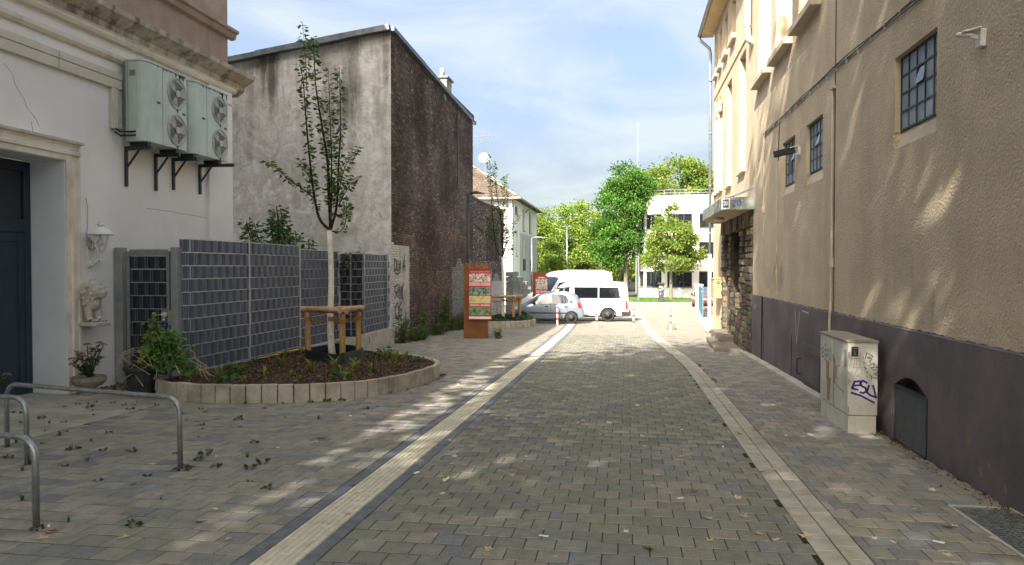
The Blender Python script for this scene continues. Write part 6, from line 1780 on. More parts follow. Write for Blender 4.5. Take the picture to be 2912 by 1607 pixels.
for s in (((258, 320), (232, 330), (240, 350), (258, 362), (232, 378)), ((268, 356), (280, 346), (272, 338), (266, 360), (282, 366)), ((288, 330), (290, 366)), ((297, 326), (300, 364)), ((306, 340), (312, 362)), ((318, 338), (310, 385)), ((212, 318), (222, 340), (214, 360)),
          ((250, 385), (222, 395), (222, 430), (250, 440), (254, 400), (250, 385)), ((240, 425), (262, 450)), ((262, 400), (264, 440)), ((264, 408), (276, 400)), ((280, 425), (292, 412), (280, 408), (280, 436), (294, 438)), ((300, 440), (300, 408), (314, 410), (316, 444)), ((335, 330), (318, 360), (320, 460), (338, 470), (348, 390), (338, 330)), ((330, 440), (352, 486)),
          ((265, 278), (262, 300), (276, 300), (278, 276), (265, 278)), ((228, 268), (230, 296)), ((262, 470), (280, 460)), ((280, 488), (294, 466))): stroke(t, s, .009, fl, .0015)
t.build('looped_tag', M['spray_black'], cb)
t = MB()
def blotch(pts, f, off=.0012): t.quad(*[Vector(f(*p)[0]) + Vector(f(*p)[1]) * off for p in pts])
blotch([(284, 480), (326, 484), (318, 690), (348, 692), (330, 975), (298, 950), (300, 760), (288, 700)], fl)
blotch([(366, 400), (380, 400), (402, 470), (400, 560), (384, 740), (370, 740), (378, 560)], fl, .0016)
for s in (((385, 560), (425, 545)), ((390, 640), (430, 690)), ((384, 740), (504, 842)), ((376, 740), (372, 860), (378, 1000)), ((420, 560), (402, 700)), ((358, 420), (372, 450))): stroke(t, s, .016, fl, .002)
t.build('brown_paint', M['spray_brown'], cb)
t = MB()
for s in (((424, 432), (424, 460)), ((424, 432), (440, 446), (424, 448)), ((448, 436), (466, 436), (466, 458), (448, 458)), ((428, 478), (432, 494), (440, 478)), ((450, 480), (448, 496), (462, 496)), ((466, 480), (480, 500)), ((440, 516), (440, 544)), ((440, 518), (454, 528), (440, 532)), ((462, 520), (460, 544), (472, 546))): stroke(t, s, .009, fl, .0015)
t.build('pink_tag', M['spray_pink'], cb)
t = MB(); blotch([(498, 336), (524, 340), (522, 545), (500, 540)], fl); t.build('rusty_strip', M['cabinet_top'], cb)
# chalk marks on the plinth
t = MB(); pf = lambda y, z: ((XW - .0225, y, z), (-1, 0, 0))
for s in (((15.0, 1.08), (14.85, .45), (14.6, 1.05)), ((19.75, 1.0), (19.7, .85), (19.6, .95), (19.55, .82), (19.35, .98), (19.2, .9)), ((14.4, 1.09), (13.9, 1.07))): stroke(t, s, .03, pf, .002)
t.build('chalk_marks', M['spray_white'], RB)
t = MB(); pw = lambda y, z: ((XW - .012, y, z), (-1, 0, 0))
for k in range(9): stroke(t, ((17.3 - k * .12, 2.05 + .1 * math.sin(k * 2)), (17.28 - k * .12, 1.5 + .12 * math.cos(k * 1.7))), .035, pw, .003)
t.build('faded_spray', M['patch_paint'], RB)
t = MB()
t.tube([(XW - .023, 12.0, .85), (XW - .023, 11.75, .9), (XW - .023, 11.6, .8), (XW - .023, 11.5, .9), (XW - .023, 11.38, .85), (XW - .023, 11.25, .68)], .007, 4); t.build('crack', M['black_metal'], RB)
# ================================================================ street furniture
def bollard(x, y, label, h=.9):
    r_ = thing('bollard', label, 'bollard', (x, y, gz(y)), 'red and white bollards across the lane')
    z0 = gz(y) - .02
    zs = [(-.05, .27, 'w'), (.27, .37, 'r'), (.37, .54, 'w'), (.54, .64, 'r'), (.64, .80, 'w'), (.80, .865, 'r')]
    for a, b_, c in zs:
        t = MB(); t.lathe([(.039, a), (.039, b_)], (x, y, z0), 14); t.build('white_band' if c == 'w' else 'red_band', M['bollard_white' if c == 'w' else 'bollard_red'], r_, smooth=False)
    t = MB(); t.lathe([(.039, .865), (.039, .89), (.028, .905), (.005, .91)], (x, y, z0), 14); t.build('cap', M['bollard_white'], r_)
bollard(-3.06, 32.8, 'red and white bollard standing in front of the silver hatchback')
bollard(-1.26, 31.5, 'red and white bollard between hatchback tail and van wheel')
bollard(.28, 30.85, 'red and white bollard beside the gutter strip behind the van')
bollard(1.77, 30.8, 'red and white bollard with a weed at its foot')
V, F, c = leafy_mesh(60, .35, .16, YGREEN, .06)
o = np_mesh('bollard_weed', V, F, M['leaf'], None, c); o.location = (1.78, 30.72, gz(30.7)); tag(o, 'leafy weed growing at the foot of a bollard', 'weed')

def stele(x0, x1, y, ztop, px0, px1, pz0, pz1, label, big, word):
    zb = gz(y)
    r_ = thing('info_pillar', label, 'info pillar', ((x0 + x1) / 2, y, zb), 'rusty steel info pillars')
    t = MB(); t.box(x0, x1, y, y + .16, zb - .05, ztop); t.build('steel_plate', M['corten'], r_, bevel=.006)
    text_part('cut_letters', word, .2 if big else .17, ((x0 + x1) / 2 + .12 * (x1 - x0), y - .004, ztop - .14), (R(90), 0, 0), M['rope'], r_, .004, 1.0)
    pn = thing_part('map_panel', r_)
    yp = y - .07
    t = MB(); t.box(px0, px1, yp, yp + .05, pz0, pz1); t.build('red_board', M['sign_red'], pn, bevel=.004)
    W_, H_ = px1 - px0, pz1 - pz0
    def rect(nm, a, b_, c, d, mat):
        t = MB(); t.box(px0 + W_ * a, px0 + W_ * b_, yp - .004, yp - .0005, pz1 - H_ * d, pz1 - H_ * c); t.build(nm, M[mat], pn)
    if big:
        text_part('title', 'Kleine Geschichte auf Bildern und Plänen', .043, ((px0 + px1) / 2, yp - .003, pz1 - .058), (R(90), 0, 0), M['white_print'], pn, .002, .9)
        rect('map', .04, .96, .07, .235, 'map_pale'); rect('text_field', .04, .5, .245, .315, 'sign_pink'); rect('text_field', .53, .96, .245, .315, 'sign_pink')
        rect('map', .04, .96, .335, .5, 'map_green'); rect('map', .04, .96, .515, .665, 'map_sand'); rect('text_field', .06, .48, .68, .72, 'sign_pink'); rect('text_field', .53, .95, .68, .72, 'sign_pink')
        rect('map', .04, .96, .735, .9, 'map_aerial'); rect('logo_strip', .03, .97, .93, .975, 'white_print')
    else:
        rect('title_bar', .24, .76, .028, .06, 'white_print'); rect('map', .04, .96, .09, .42, 'map_pale')
        for a, b_, c, d in ((.05, .33, .45, .53), (.36, .66, .46, .52), (.69, .96, .45, .55), (.05, .33, .56, .64), (.36, .66, .56, .72), (.69, .96, .58, .72), (.05, .33, .67, .9), (.36, .96, .76, .9)): rect('text_field', a, b_, c, d, 'sign_pink')
stele(-5.52, -4.69, 24.7, 2.04, -5.34, -4.54, .1, 1.8, 'tall rusty steel info pillar with a red board of maps', True, 'BURÖN')
stele(-4.87, -4.19, 38.3, 1.64, -4.73, -4.08, -.2, 1.43, 'rusty info pillar half hidden behind the silver hatchback', False, 'BUR 02')

def lamp_post(x, y, h, arm, label, r0=.06, mat='dark_metal', double=False):
    r_ = thing('lamp_post', label, 'street lamp', (x, y, gz(y))); z0 = gz(y)
    t = MB(); t.tube([(x, y, z0 - .1), (x, y, z0 + h)], [r0, r0 * .9], 12); t.build('pole', M[mat], r_, smooth=True)
    for s in ((1, -1) if double else (1,)):
        t = MB(); t.bar((x - .05 * s, y, z0 + h - .02), (x + .2 * s, y, z0 + h + .02), .07, .05); t.build('arm', M[mat], r_)
        t = MB(); t.prism([(x + .1 * s, z0 + h + .0), (x + arm * s, z0 + h + .0), (x + arm * s, z0 + h + .02), (x + .35 * s, z0 + h + .09), (x + .1 * s, z0 + h + .06)][::int(s)], 'y', y - .14, y + .14); t.build('lamp_head', M[mat], r_, bevel=.01)
lamp_post(-5.84, 26.9, 5.2, .62, 'dark slim lamp post with a flat head rising behind the rusty info pillar')
lamp_post(-5.65, 44.0, 4.6, 1.0, 'pale grey lamp post with flat head before the white villa', .05, 'galv')
lamp_post(-6.6, 82, 7.6, .6, 'distant twin-headed lamp post before the yellow-green trees', .08, 'galv', True)
for (x, y, h, lb) in ((-2.65, 78, 3.6, 'short grey post above the white van roof'), (-.75, 80, 4.0, 'thin grey post beside the dark green tree'), (1.0, 66, 4.0, 'thin green-grey post at the corner of the curved building')):
    r_ = thing('street_post', lb, 'post', (x, y, gz(60))); t = MB(); t.tube([(x, y, gz(60) - .1), (x, y, gz(60) + h)], .07, 8); t.build('pole', M['galv'], r_); t = MB(); t.lathe([(.09, 0), (.06, .08)], (x, y, gz(60) + h), 8); t.build('cap', M['galv'], r_)
tk = thing('ticket_machine', 'dark grey parking ticket machine on the verge kerb before the curved building', 'ticket machine', (2.9, 64.4, gz(60)))
zt_ = gz(60)
t = MB(); t.box(2.68, 3.12, 64.25, 64.6, zt_, zt_ + 1.62); t.build('body', M['ticket'], tk, bevel=.03)
t = MB(); t.box(2.6, 3.2, 64.12, 64.68, zt_ + 1.62, zt_ + 1.78); t.build('hood', M['ticket'], tk, bevel=.03)
for a, b_, c, d, m_ in ((2.74, 2.9, 1.35, 1.48, 'white_print'), (2.95, 3.05, 1.2, 1.42, 'spray_white'), (2.75, 2.88, 1.1, 1.22, 'galv_light'), (2.8, 2.86, .8, .9, 'white_print')):
    t = MB(); t.box(a, b_, 64.24, 64.249, zt_ + c, zt_ + d); t.build('panel_plate', M[m_], tk)

# second bed with its own staked tree
top2 = lambda y: gz(y) + .31
B2 = [(-6.4, 29.6), (-5.5, 29.85), (-4.8, 30.2), (-4.2, 30.9), (-3.95, 31.8), (-4.05, 32.6), (-4.5, 33.2), (-5.4, 33.5), (-6.4, 33.5)]
bed2, ring2, cen2 = make_bed('planting_bed', 'smaller rounded bed edged with pale upright blocks beside the info pillar', B2, top2, .1, [(-6.9, 33.2), (-6.9, 29.9)], .25)
chips(ring2, 1500, top2, bed2, PALCH)
sp = [(x, y, top2(y) - .03, random.uniform(.8, 1.3)) for x, y in scatter(ring2, 12, .85)]
shared_plants('bed_plant', [leafy_mesh(40, .2, .13, GREEN, .11) for k in range(3)], sp, 'low green plant in the smaller rounded bed', 'plant', 'plants in the smaller bed')
T2 = (-5.35, 32.0, top2(32) - .04)
young_tree(T2, 'young tree with white trunk and sparse crown in the smaller bed', 1.02, 1, 9, 2.62)
SP2 = [(-5.9, 31.6), (-4.85, 31.5), (-4.7, 32.4)]
s2 = stake_frame(SP2, top2(32) - .04, .62, 'round timber tree stakes with rails in the smaller bed')
rope_ties(s2, SP2, (T2[0] - .02, T2[1]), .45)
guard([(-6.05, 31.6), (-4.75, 31.3), (-4.5, 32.5), (-5.9, 32.8)], top2(32) - .05, .2, 'dark green root guard in the smaller bed')
V, F, c = leafy_mesh(260, 1.5, .55, [(0.1, 0.11, 0.045), (0.14, 0.13, 0.07), (0.22, 0.2, 0.15)], .06)
o = np_mesh('pale_shrub', V, F, M['leaf'], None, c); o.location = (-6.3, 33.9, gz(34)); tag(o, 'straggly pale shrub against the plastered wall behind the smaller bed', 'shrub')

# ================================================================ vehicles
def loft_car(keys, n_st=44):
    """keys: list of (x, zb, zbelt, ztop, wl, wb, wt); returns stations and a half-width function"""
    K = np.array(keys, float); xs = np.unique(np.concatenate([np.linspace(K[0, 0], K[-1, 0], n_st), K[:, 0]]))
    st = np.stack([xs] + [np.interp(xs, K[:, 0], K[:, i]) for i in range(1, 7)], 1)
    def section(s):
        x, zb, zl, zt, wl, wb, wt = s
        zl = min(zl, zt - .03)
        return [(0, zb), (wl * .88, zb), (wl, zb + .07), (wb, zb + (zl - zb) * .45), (wb * 1.0, zb + (zl - zb) * .75), (wb * .985, zl), (wb * .985 + (wt - wb * .985) * .5, zl + (zt - .06 - zl) * .5 if zt - zl > .1 else zl + .3 * (zt - zl)),
                (wt, zt - .06 if zt - zl > .1 else zl + .6 * (zt - zl)), (wt * .9, zt - .015), (wt * .55, zt), (0, zt + .012)]
    def hw(x, z):
        s = [x] + [float(np.interp(x, K[:, 0], K[:, i])) for i in range(1, 7)]
        q = section(s); zs = [p[1] for p in q[1:9]]; ws = [p[0] for p in q[1:9]]
        return float(np.interp(z, zs, ws))
    return st, section, hw

def build_body(name, keys, axles, r_arch, mat, parent, hw_max, crease=True):
    st, section, hw = loft_car(keys)
    secs = [section(s) for s in st]; m_ = len(secs[0]); t = MB(); vs = []
    full = 2 * m_ - 2
    for s, q in zip(st, secs):
        ring = [(s[0], -y, z) for y, z in q] + [(s[0], y, z) for y, z in q[-2:0:-1]]
        vs += ring
    fs = []
    for i in range(len(st) - 1):
        for k in range(full):
            k2 = (k + 1) % full; fs.append((i * full + k, (i + 1) * full + k, (i + 1) * full + k2, i * full + k2))
    fs.append(tuple(range(full))); fs.append(tuple(range((len(st) - 1) * full, len(st) * full))[::-1])
    t.add(vs, fs)
    o = t.build(name, mat, parent, smooth=True, local=True)
    cut = MB()
    for ax in axles: cut.lathe([(r_arch, -hw_max - .3), (r_arch, -hw_max + .26)], (ax[0], 0, ax[1]), 28, axis='y'); cut.lathe([(r_arch, hw_max - .26), (r_arch, hw_max + .3)], (ax[0], 0, ax[1]), 28, axis='y')
    c = cut.build('cutter', None, parent, local=True)
    bm = o.modifiers.new('arches', 'BOOLEAN'); bm.operation = 'DIFFERENCE'; bm.object = c; bm.solver = 'EXACT'
    bpy.context.view_layer.update()
    dg = bpy.context.evaluated_depsgraph_get()
    me = bpy.data.meshes.new_from_object(o.evaluated_get(dg))
    o.modifiers.clear(); o.data = me; me.materials.clear(); me.materials.append(mat)
    bpy.data.objects.remove(c)
    sm = np.ones(len(me.polygons), bool); me.polygons.foreach_set('use_smooth', sm)
    e = o.modifiers.new('split', 'EDGE_SPLIT'); e.split_angle = R(38)
    return o, hw

def side_patch(name, low, high, hw, mat, parent, off=.007, n_=14, m_=5, sides=(-1, 1)):
    """panel on the flank between a lower and an upper edge line (x, z)"""
    if len(sides) > 1:
        for q in sides: side_patch(name, low, high, hw, mat, parent, off, n_, m_, (q,))
        return
    lo, hi = np.array(low, float), np.array(high, float); t = MB()
    def along(P, f_):
        L = np.concatenate([[0], np.cumsum(np.linalg.norm(np.diff(P, axis=0), axis=1))]); return [float(np.interp(f_ * L[-1], L, P[:, k])) for k in range(2)]
    for s in sides:
        vs = []; fs = []
        for i in range(n_ + 1):
            a, b_ = along(lo, i / n_), along(hi, i / n_)
            for k in range(m_ + 1):
                x = a[0] + (b_[0] - a[0]) * k / m_; z = a[1] + (b_[1] - a[1]) * k / m_
                vs.append((x, s * (hw(x, z) + off), z))
        for i in range(n_):
            for k in range(m_):
                p = i * (m_ + 1) + k; f_ = (p, p + m_ + 1, p + m_ + 2, p + 1); fs.append(f_ if s < 0 else f_[::-1])
        t.add(vs, fs)
    return t.build(name, mat, parent, local=True, smooth=True)

def cross_patch(name, keys, xa, xb, mat, parent, wscale=.9, off=.01, n_=6, m_=8):
    """windscreen or rear window lying on the roof line between two stations"""
    K = np.array(keys, float); t = MB(); vs = []; fs = []
    for i in range(n_ + 1):
        x = xa + (xb - xa) * i / n_; zt = float(np.interp(x, K[:, 0], K[:, 3])); wt = float(np.interp(x, K[:, 0], K[:, 6])) * wscale
        x2 = x + .01; sl = (float(np.interp(x2, K[:, 0], K[:, 3])) - zt) / .01; nx_, nz2 = -sl / math.hypot(sl, 1), 1 / math.hypot(sl, 1)
        for k in range(m_ + 1):
            f_ = 2 * k / m_ - 1; yy = f_ * wt
            dz = .012 - .03 * abs(f_) ** 3 * 1.2
            vs.append((x + nx_ * off, yy, zt + dz + nz2 * off))
    for i in range(n_):
        for k in range(m_):
            p = i * (m_ + 1) + k; fs.append((p, p + m_ + 1, p + m_ + 2, p + 1))
    t.add(vs, fs); return t.build(name, mat, parent, local=True, smooth=True)

def wheel(parent, x, y, z, r_, w_, side, rimmat='rim_steel'):
    wl_ = bpy.data.objects.new('wheel', None); COL.objects.link(wl_); wl_.parent = parent
    t = MB(); s = side
    t.lathe([(r_ * .62, -w_ / 2), (r_ * .8, -w_ / 2 - .01), (r_ * .95, -w_ / 2 + .01), (r_, -w_ / 2 + .045), (r_, w_ / 2 - .045), (r_ * .95, w_ / 2 - .01), (r_ * .8, w_ / 2 + .01), (r_ * .62, w_ / 2)], (x, y, z), 32, axis='y'); t.build('tyre', M['rubber'], wl_, smooth=True, local=True)
    t = MB(); q = [(r_ * .64, s * w_ / 2 * 1.02), (r_ * .58, s * (w_ / 2 - .005)), (r_ * .55, s * (w_ / 2 - .05)), (r_ * .3, s * (w_ / 2 - .03)), (r_ * .24, s * (w_ / 2 - .0)), (.002, s * (w_ / 2 - .005))]
    t.lathe(q if s > 0 else q, (x, y, z), 28, axis='y'); t.build('rim', M[rimmat], wl_, smooth=True, local=True)
    for k in range(10):
        a = 2 * math.pi * k / 10
        t = MB(); t.lathe([(.022, 0), (.002, 0)], (x + r_ * .44 * math.cos(a), y + s * (w_ / 2 - .033), z + r_ * .44 * math.sin(a)), 8, axis='y'); t.build('rim_hole', M['black_metal'], wl_, local=True)

def hatchback(name, label, paint, loc, rz):
    r_ = thing(name, label, 'car', loc, None, rz)
    #        x     zb   zbelt ztop  wl   wb   wt      front at -x
    keys = [(-1.74, .30, .55, .62, .50, .56, .40), (-1.68, .24, .62, .72, .62, .68, .50), (-1.5, .20, .70, .82, .69, .735, .58), (-1.2, .19, .78, .91, .71, .745, .62), (-.98, .19, .84, .97, .715, .75, .63),
            (-.45, .19, .885, 1.33, .72, .75, .58), (-.2, .19, .89, 1.43, .72, .75, .57), (.2, .19, .90, 1.485, .72, .75, .565), (.7, .19, .915, 1.49, .72, .75, .56), (1.15, .19, .94, 1.44, .715, .745, .54), (1.42, .20, .95, 1.30, .70, .73, .53),
            (1.60, .23, .93, 1.06, .68, .71, .52), (1.70, .26, .8, .88, .65, .68, .52), (1.745, .30, .60, .68, .60, .64, .5)]
    ax = [(-1.16, .275), (1.18, .275)]
    body, hw = build_body('body', keys, ax, .335, paint, r_, .75)
    side_patch('side_window', [(-.80, .95), (-.30, .925), (.12, .93)], [(-.79, .965), (-.5, 1.18), (-.18, 1.345), (.14, 1.385)], hw, M['glass_sky'], r_)
    side_patch('side_window', [(.27, .935), (1.05, .965)], [(.25, 1.385), (.6, 1.38), (.92, 1.31), (1.06, 1.1)], hw, M['glass_dark'], r_)
    side_patch('quarter_window', [(1.1, .97), (1.24, .985)], [(1.1, 1.2), (1.24, .995)], hw, M['glass_dark'], r_, n_=5, m_=3)
    side_patch('window_trim', [(-.86, .925), (-.3, .895), (.5, .91), (1.3, .965)], [(-.86, .94), (-.3, .915), (.5, .925), (1.3, .985)], hw, M['trim_black'], r_, .006)
    side_patch('rub_strip', [(-.79, .475), (1.0, .475)], [(-.79, .525), (1.0, .525)], hw, M['trim_black'], r_, .012)
    side_patch('door_seam', [(.185, .25), (.195, .25)], [(.2, .9), (.21, .9)], hw, M['trim_black'], r_, .003, 2, 8)
    side_patch('door_seam', [(-.84, .3), (-.83, .3)], [(-.845, .9), (-.835, .9)], hw, M['trim_black'], r_, .003, 2, 8)
    side_patch('door_seam', [(.93, .5), (.94, .5)], [(1.08, .93), (1.09, .93)], hw, M['trim_black'], r_, .003, 2, 8)
    cross_patch('windscreen', keys, -.95, -.26, M['glass_sky'], r_, .9); cross_patch('rear_window', keys, 1.22, 1.56, M['glass_dark'], r_, .85)
    for s in (-1, 1):
        for x in (.02, .93):
            t = MB(); y = s * (hw(x, .8) + .012); ball(t, (x, y, .80), (.085, .02, .028), 10, 6); t.build('door_handle', M['trim_black'], r_, smooth=True, local=True)
        t = MB(); ball(t, (-.56, s * .86, .97), (.07, .09, .075), 12, 8); t.build('mirror', M['trim_black'], r_, smooth=True, local=True)
        side_patch('headlight', [(-1.63, .6), (-1.35, .68)], [(-1.6, .74), (-1.35, .8)], hw, M['lamp_clear'], r_, .01, 5, 3, (s,))
        side_patch('tail_light', [(1.5, .74), (1.66, .74)], [(1.44, 1.02), (1.6, .98)], hw, M['lamp_red'], r_, .012, 5, 4, (s,))
    t = MB(); t.box(1.735, 1.76, -.26, .26, .52, .63); t.build('number_plate', M['white_print'], r_, local=True)
    t = MB(); t.box(-1.77, -1.72, -.4, .4, .32, .45); t.build('grille', M['trim_black'], r_, local=True)
    t = MB(); t.tube([(.0, 0, 1.47), (-.12, 0, 1.62)], .006, 5); t.build('aerial', M['trim_black'], r_, local=True)
    t = MB(); t.box(-1.5, 1.5, -.6, .6, .2, .3); t.build('underbody', M['trim_black'], r_, local=True)
    for x, z in ax:
        for s in (-1, 1): wheel(r_, x, s * .655, z, .275, .165, s)
    return r_
gyr = lambda y: gz(y)
hatchback('hatchback', 'small silver-blue hatchback parked across the end of the lane', M['car_silver'], (-3.75, 35.05, gz(34.5) + .0), R(2))

def van(name, label, loc, rz, keys, ax, r_w, wmax, wins, ws, extra=None):
    r_ = thing(name, label, 'van', loc, None, rz)
    body, hw = build_body('body', keys, ax, r_w + .065, M['van_white'], r_, wmax)
    for nm, lo, hi, mt in wins: side_patch(nm, lo, hi, hw, M[mt], r_)
    cross_patch('windscreen', keys, ws[0], ws[1], M['glass_sky'], r_, .93)
    for x, z in ax:
        for s in (-1, 1): wheel(r_, x, s * (wmax - .13), z, r_w, .22, s)
    L0, L1 = keys[0][0], keys[-1][0]
    t = MB(); t.box(L0 + .3, L1 - .3, -.75, .75, .22, .36); t.build('underbody', M['trim_black'], r_, local=True)
    return r_, hw
kv = [(-2.42, .35, .6, .75, .72, .78, .6), (-2.32, .28, .85, .95, .86, .9, .7), (-2.05, .25, .98, 1.06, .92, .945, .76), (-1.75, .25, 1.05, 1.15, .93, .95, .8), (-1.0, .25, 1.12, 1.75, .935, .952, .78), (-.75, .25, 1.13, 1.90, .935, .952, .785), (-.3, .25, 1.13, 1.965, .935, .952, .79),
      (1.6, .25, 1.14, 1.975, .935, .952, .79), (2.2, .25, 1.14, 1.95, .93, .945, .785), (2.36, .26, 1.1, 1.86, .92, .935, .77), (2.43, .3, 1.0, 1.5, .9, .92, .75), (2.45, .42, .8, .9, .85, .88, .7)]
v1, hw1 = van('minibus', 'white minibus with dark rear side windows parked behind the silver hatchback', (-2.38, 37.65, gz(37.6)), R(1), kv, [(-1.55, .32), (1.45, .32)], .325, .952,
    [('side_window', [(-1.35, 1.14), (-.45, 1.15)], [(-1.33, 1.16), (-.95, 1.62), (-.45, 1.7)], 'glass_dark'), ('side_window', [(-.2, 1.17), (.95, 1.17)], [(-.24, 1.72), (.95, 1.72)], 'glass_tint'), ('side_window', [(1.0, 1.17), (2.05, 1.17)], [(1.0, 1.72), (1.95, 1.71)], 'glass_tint')], (-1.72, -.9))
side_patch('body_seam', [(-.33, .45), (-.322, .45)], [(-.33, 1.12), (-.322, 1.12)], hw1, M['galv'], v1, .003, 2, 6)
side_patch('body_seam', [(-.4, .52), (1.1, .52)], [(-.4, .528), (1.1, .528)], hw1, M['galv'], v1, .003, 10, 2)
side_patch('sill_trim', [(-1.15, .27), (1.05, .27)], [(-1.15, .33), (1.05, .33)], hw1, M['trim_black'], v1, .006)
side_patch('tail_light', [(2.3, .62), (2.42, .62)], [(2.3, 1.05), (2.4, 1.05)], hw1, M['lamp_red'], v1, .008, 4, 4)
side_patch('window_visor', [(-1.15, 1.6), (-.4, 1.71)], [(-1.05, 1.68), (-.4, 1.75)], hw1, M['trim_black'], v1, .03, 8, 2)
for s in (-1, 1):
    t = MB(); t.box(-.55, -.38, s * .965 - .012, s * .965 + .012, 1.0, 1.03); t.build('door_handle', M['trim_black'], v1, local=True)
    t = MB(); ball(t, (-1.25, s * 1.05, 1.2), (.09, .12, .13), 10, 8); t.build('mirror', M['trim_black'], v1, smooth=True, local=True)
    t = MB(); t.tube([(1.45 + .4 * math.cos(a), s * .945, .32 + .4 * math.sin(a)) for a in np.linspace(-.05, math.pi + .05, 20)], .022, 6); t.build('arch_trim', M['trim_black'], v1, local=True)
t = MB(); t.prism([(2.1, .3), (2.5, .3), (2.55, .36), (2.55, .5), (2.1, .53)], 'y', -.96, .96); t.build('rear_bumper', M['trim_black'], v1, local=True, bevel=.03, seg=2)
kh = [(-2.75, .4, .7, .85, .8, .85, .7), (-2.62, .32, .95, 1.05, .94, .97, .8), (-2.2, .3, 1.15, 1.25, .98, 1.0, .88), (-1.85, .3, 1.22, 1.45, .985, 1.0, .9), (-1.25, .3, 1.3, 2.2, .985, 1.0, .86), (-.9, .3, 1.3, 2.5, .985, 1.0, .83), (-.55, .3, 1.3, 2.6, .985, 1.0, .82), (2.2, .3, 1.3, 2.6, .985, 1.0, .82),
      (2.65, .3, 1.3, 2.55, .98, .99, .82), (2.78, .35, 1.2, 2.2, .96, .98, .8), (2.8, .5, 1.0, 1.5, .94, .96, .78)]
v2, hw2 = van('panel_van', 'tall white high-roof van standing behind the minibus', (-3.45, 43.4, gz(43)), R(42), kh, [(-1.85, .34), (1.55, .34)], .345, 1.0,
    [('side_window', [(-1.62, 1.36), (-.75, 1.36)], [(-1.6, 1.4), (-1.3, 1.95), (-.75, 2.0)], 'glass_dark')], (-1.83, -1.2))
for s in (-1, 1):
    t = MB(); ball(t, (-1.45, s * 1.14, 1.65), (.1, .12, .22), 10, 8); t.build('mirror', M['trim_black'], v2, smooth=True, local=True)
t = MB(); t.box(.2, 2.3, -.7, .7, 2.61, 2.66); t.build('roof_rack', M['galv_light'], v2, local=True, bevel=.01)
hatchback('parked_car', 'dark red car standing behind the teal gate by the white pillar', M['car_maroon'], (6.05, 60.5, gz(60)), R(78))
# ================================================================ villa with the hipped tile roof
hx, hy, hl, hd = -9.62, 62.0, 17.0, 10.5           # right front corner, length along the lane, depth to the left
ez = 7.75
vh = thing('white_villa', 'white three-storey villa with brown hipped tile roof', 'building', (hx - 5, hy + 8, gz(60)))
WV = [(63.6, 65.3, 6.55, 7.3), (68.3, 69.6, 5.3, 7.35), (72.9, 74.5, 5.3, 7.35), (68.1, 69.6, 1.6, 4.7), (73.1, 74.8, 1.6, 4.75), (64.0, 64.9, 2.9, 5.0), (68.2, 69.4, -.9, .35), (73.2, 74.6, -.9, .35), (71.0, 71.6, .4, .9), (76.4, 77.0, .5, 1.0)]
t = MB(); wall_with_holes(t, hx - .4, hx, hy + .001, hy + hl, -1.4, ez, WV); t.build('flank_wall', M['render_white'], vh)
t = MB(); t.box(hx - hd, hx, hy - .002, hy + .4, -1.4, ez); t.box(hx - hd, hx - hd + .3, hy + .4, hy + hl, -1.4, ez); t.box(hx - hd, hx - .4, hy + hl - .3, hy + hl, -1.4, ez); t.build('front_wall', M['render_white'], vh)
t = MB(); t.box(hx + .001, hx + .05, 66.3, hy + hl - .01, -1.4, 4.95); 
wall_with_holes(t2 := MB(), hx + .001, hx + .05, 66.3, hy + hl - .01, -1.4, 5.0, [w_ for w_ in WV if w_[3] < 5]); t2.build('grey_lower_wall', M['render_grey'], vh)
for (a, b_, c, d) in WV:
    w_ = thing_part('window', vh)
    t = MB(); t.box(hx - .22, hx - .2, a, b_, c, d); t.build('pane', M['glass_dark'], w_)
    t = MB(); t.box(hx - .2, hx - .14, a, a + .1, c, d); t.box(hx - .2, hx - .14, b_ - .1, b_, c, d); t.box(hx - .2, hx - .14, a, b_, d - .1, d); t.box(hx - .2, hx - .14, a, b_, c, c + .1); t.box(hx - .19, hx - .15, (a + b_) / 2 - .04, (a + b_) / 2 + .04, c, d); t.build('frame', M['dark_metal'], w_)
    t = MB(); t.box(hx - .1, hx + .1, a - .08, b_ + .08, c - .07, c); t.build('sill', M['gutter_metal'], w_)
for (a, b_) in ((68.1, 69.6), (73.1, 74.8)):
    t = MB(); t.box(hx + .06, hx + .1, a - .05, b_ + .05, 1.6, 2.65); t.build('balcony_rail', M['trim_black'], vh)
t = MB(); t.box(hx + .001, hx + .95, 67.5, 72.5, -.15, .0); t.build('porch_roof', M['render_white'], vh)
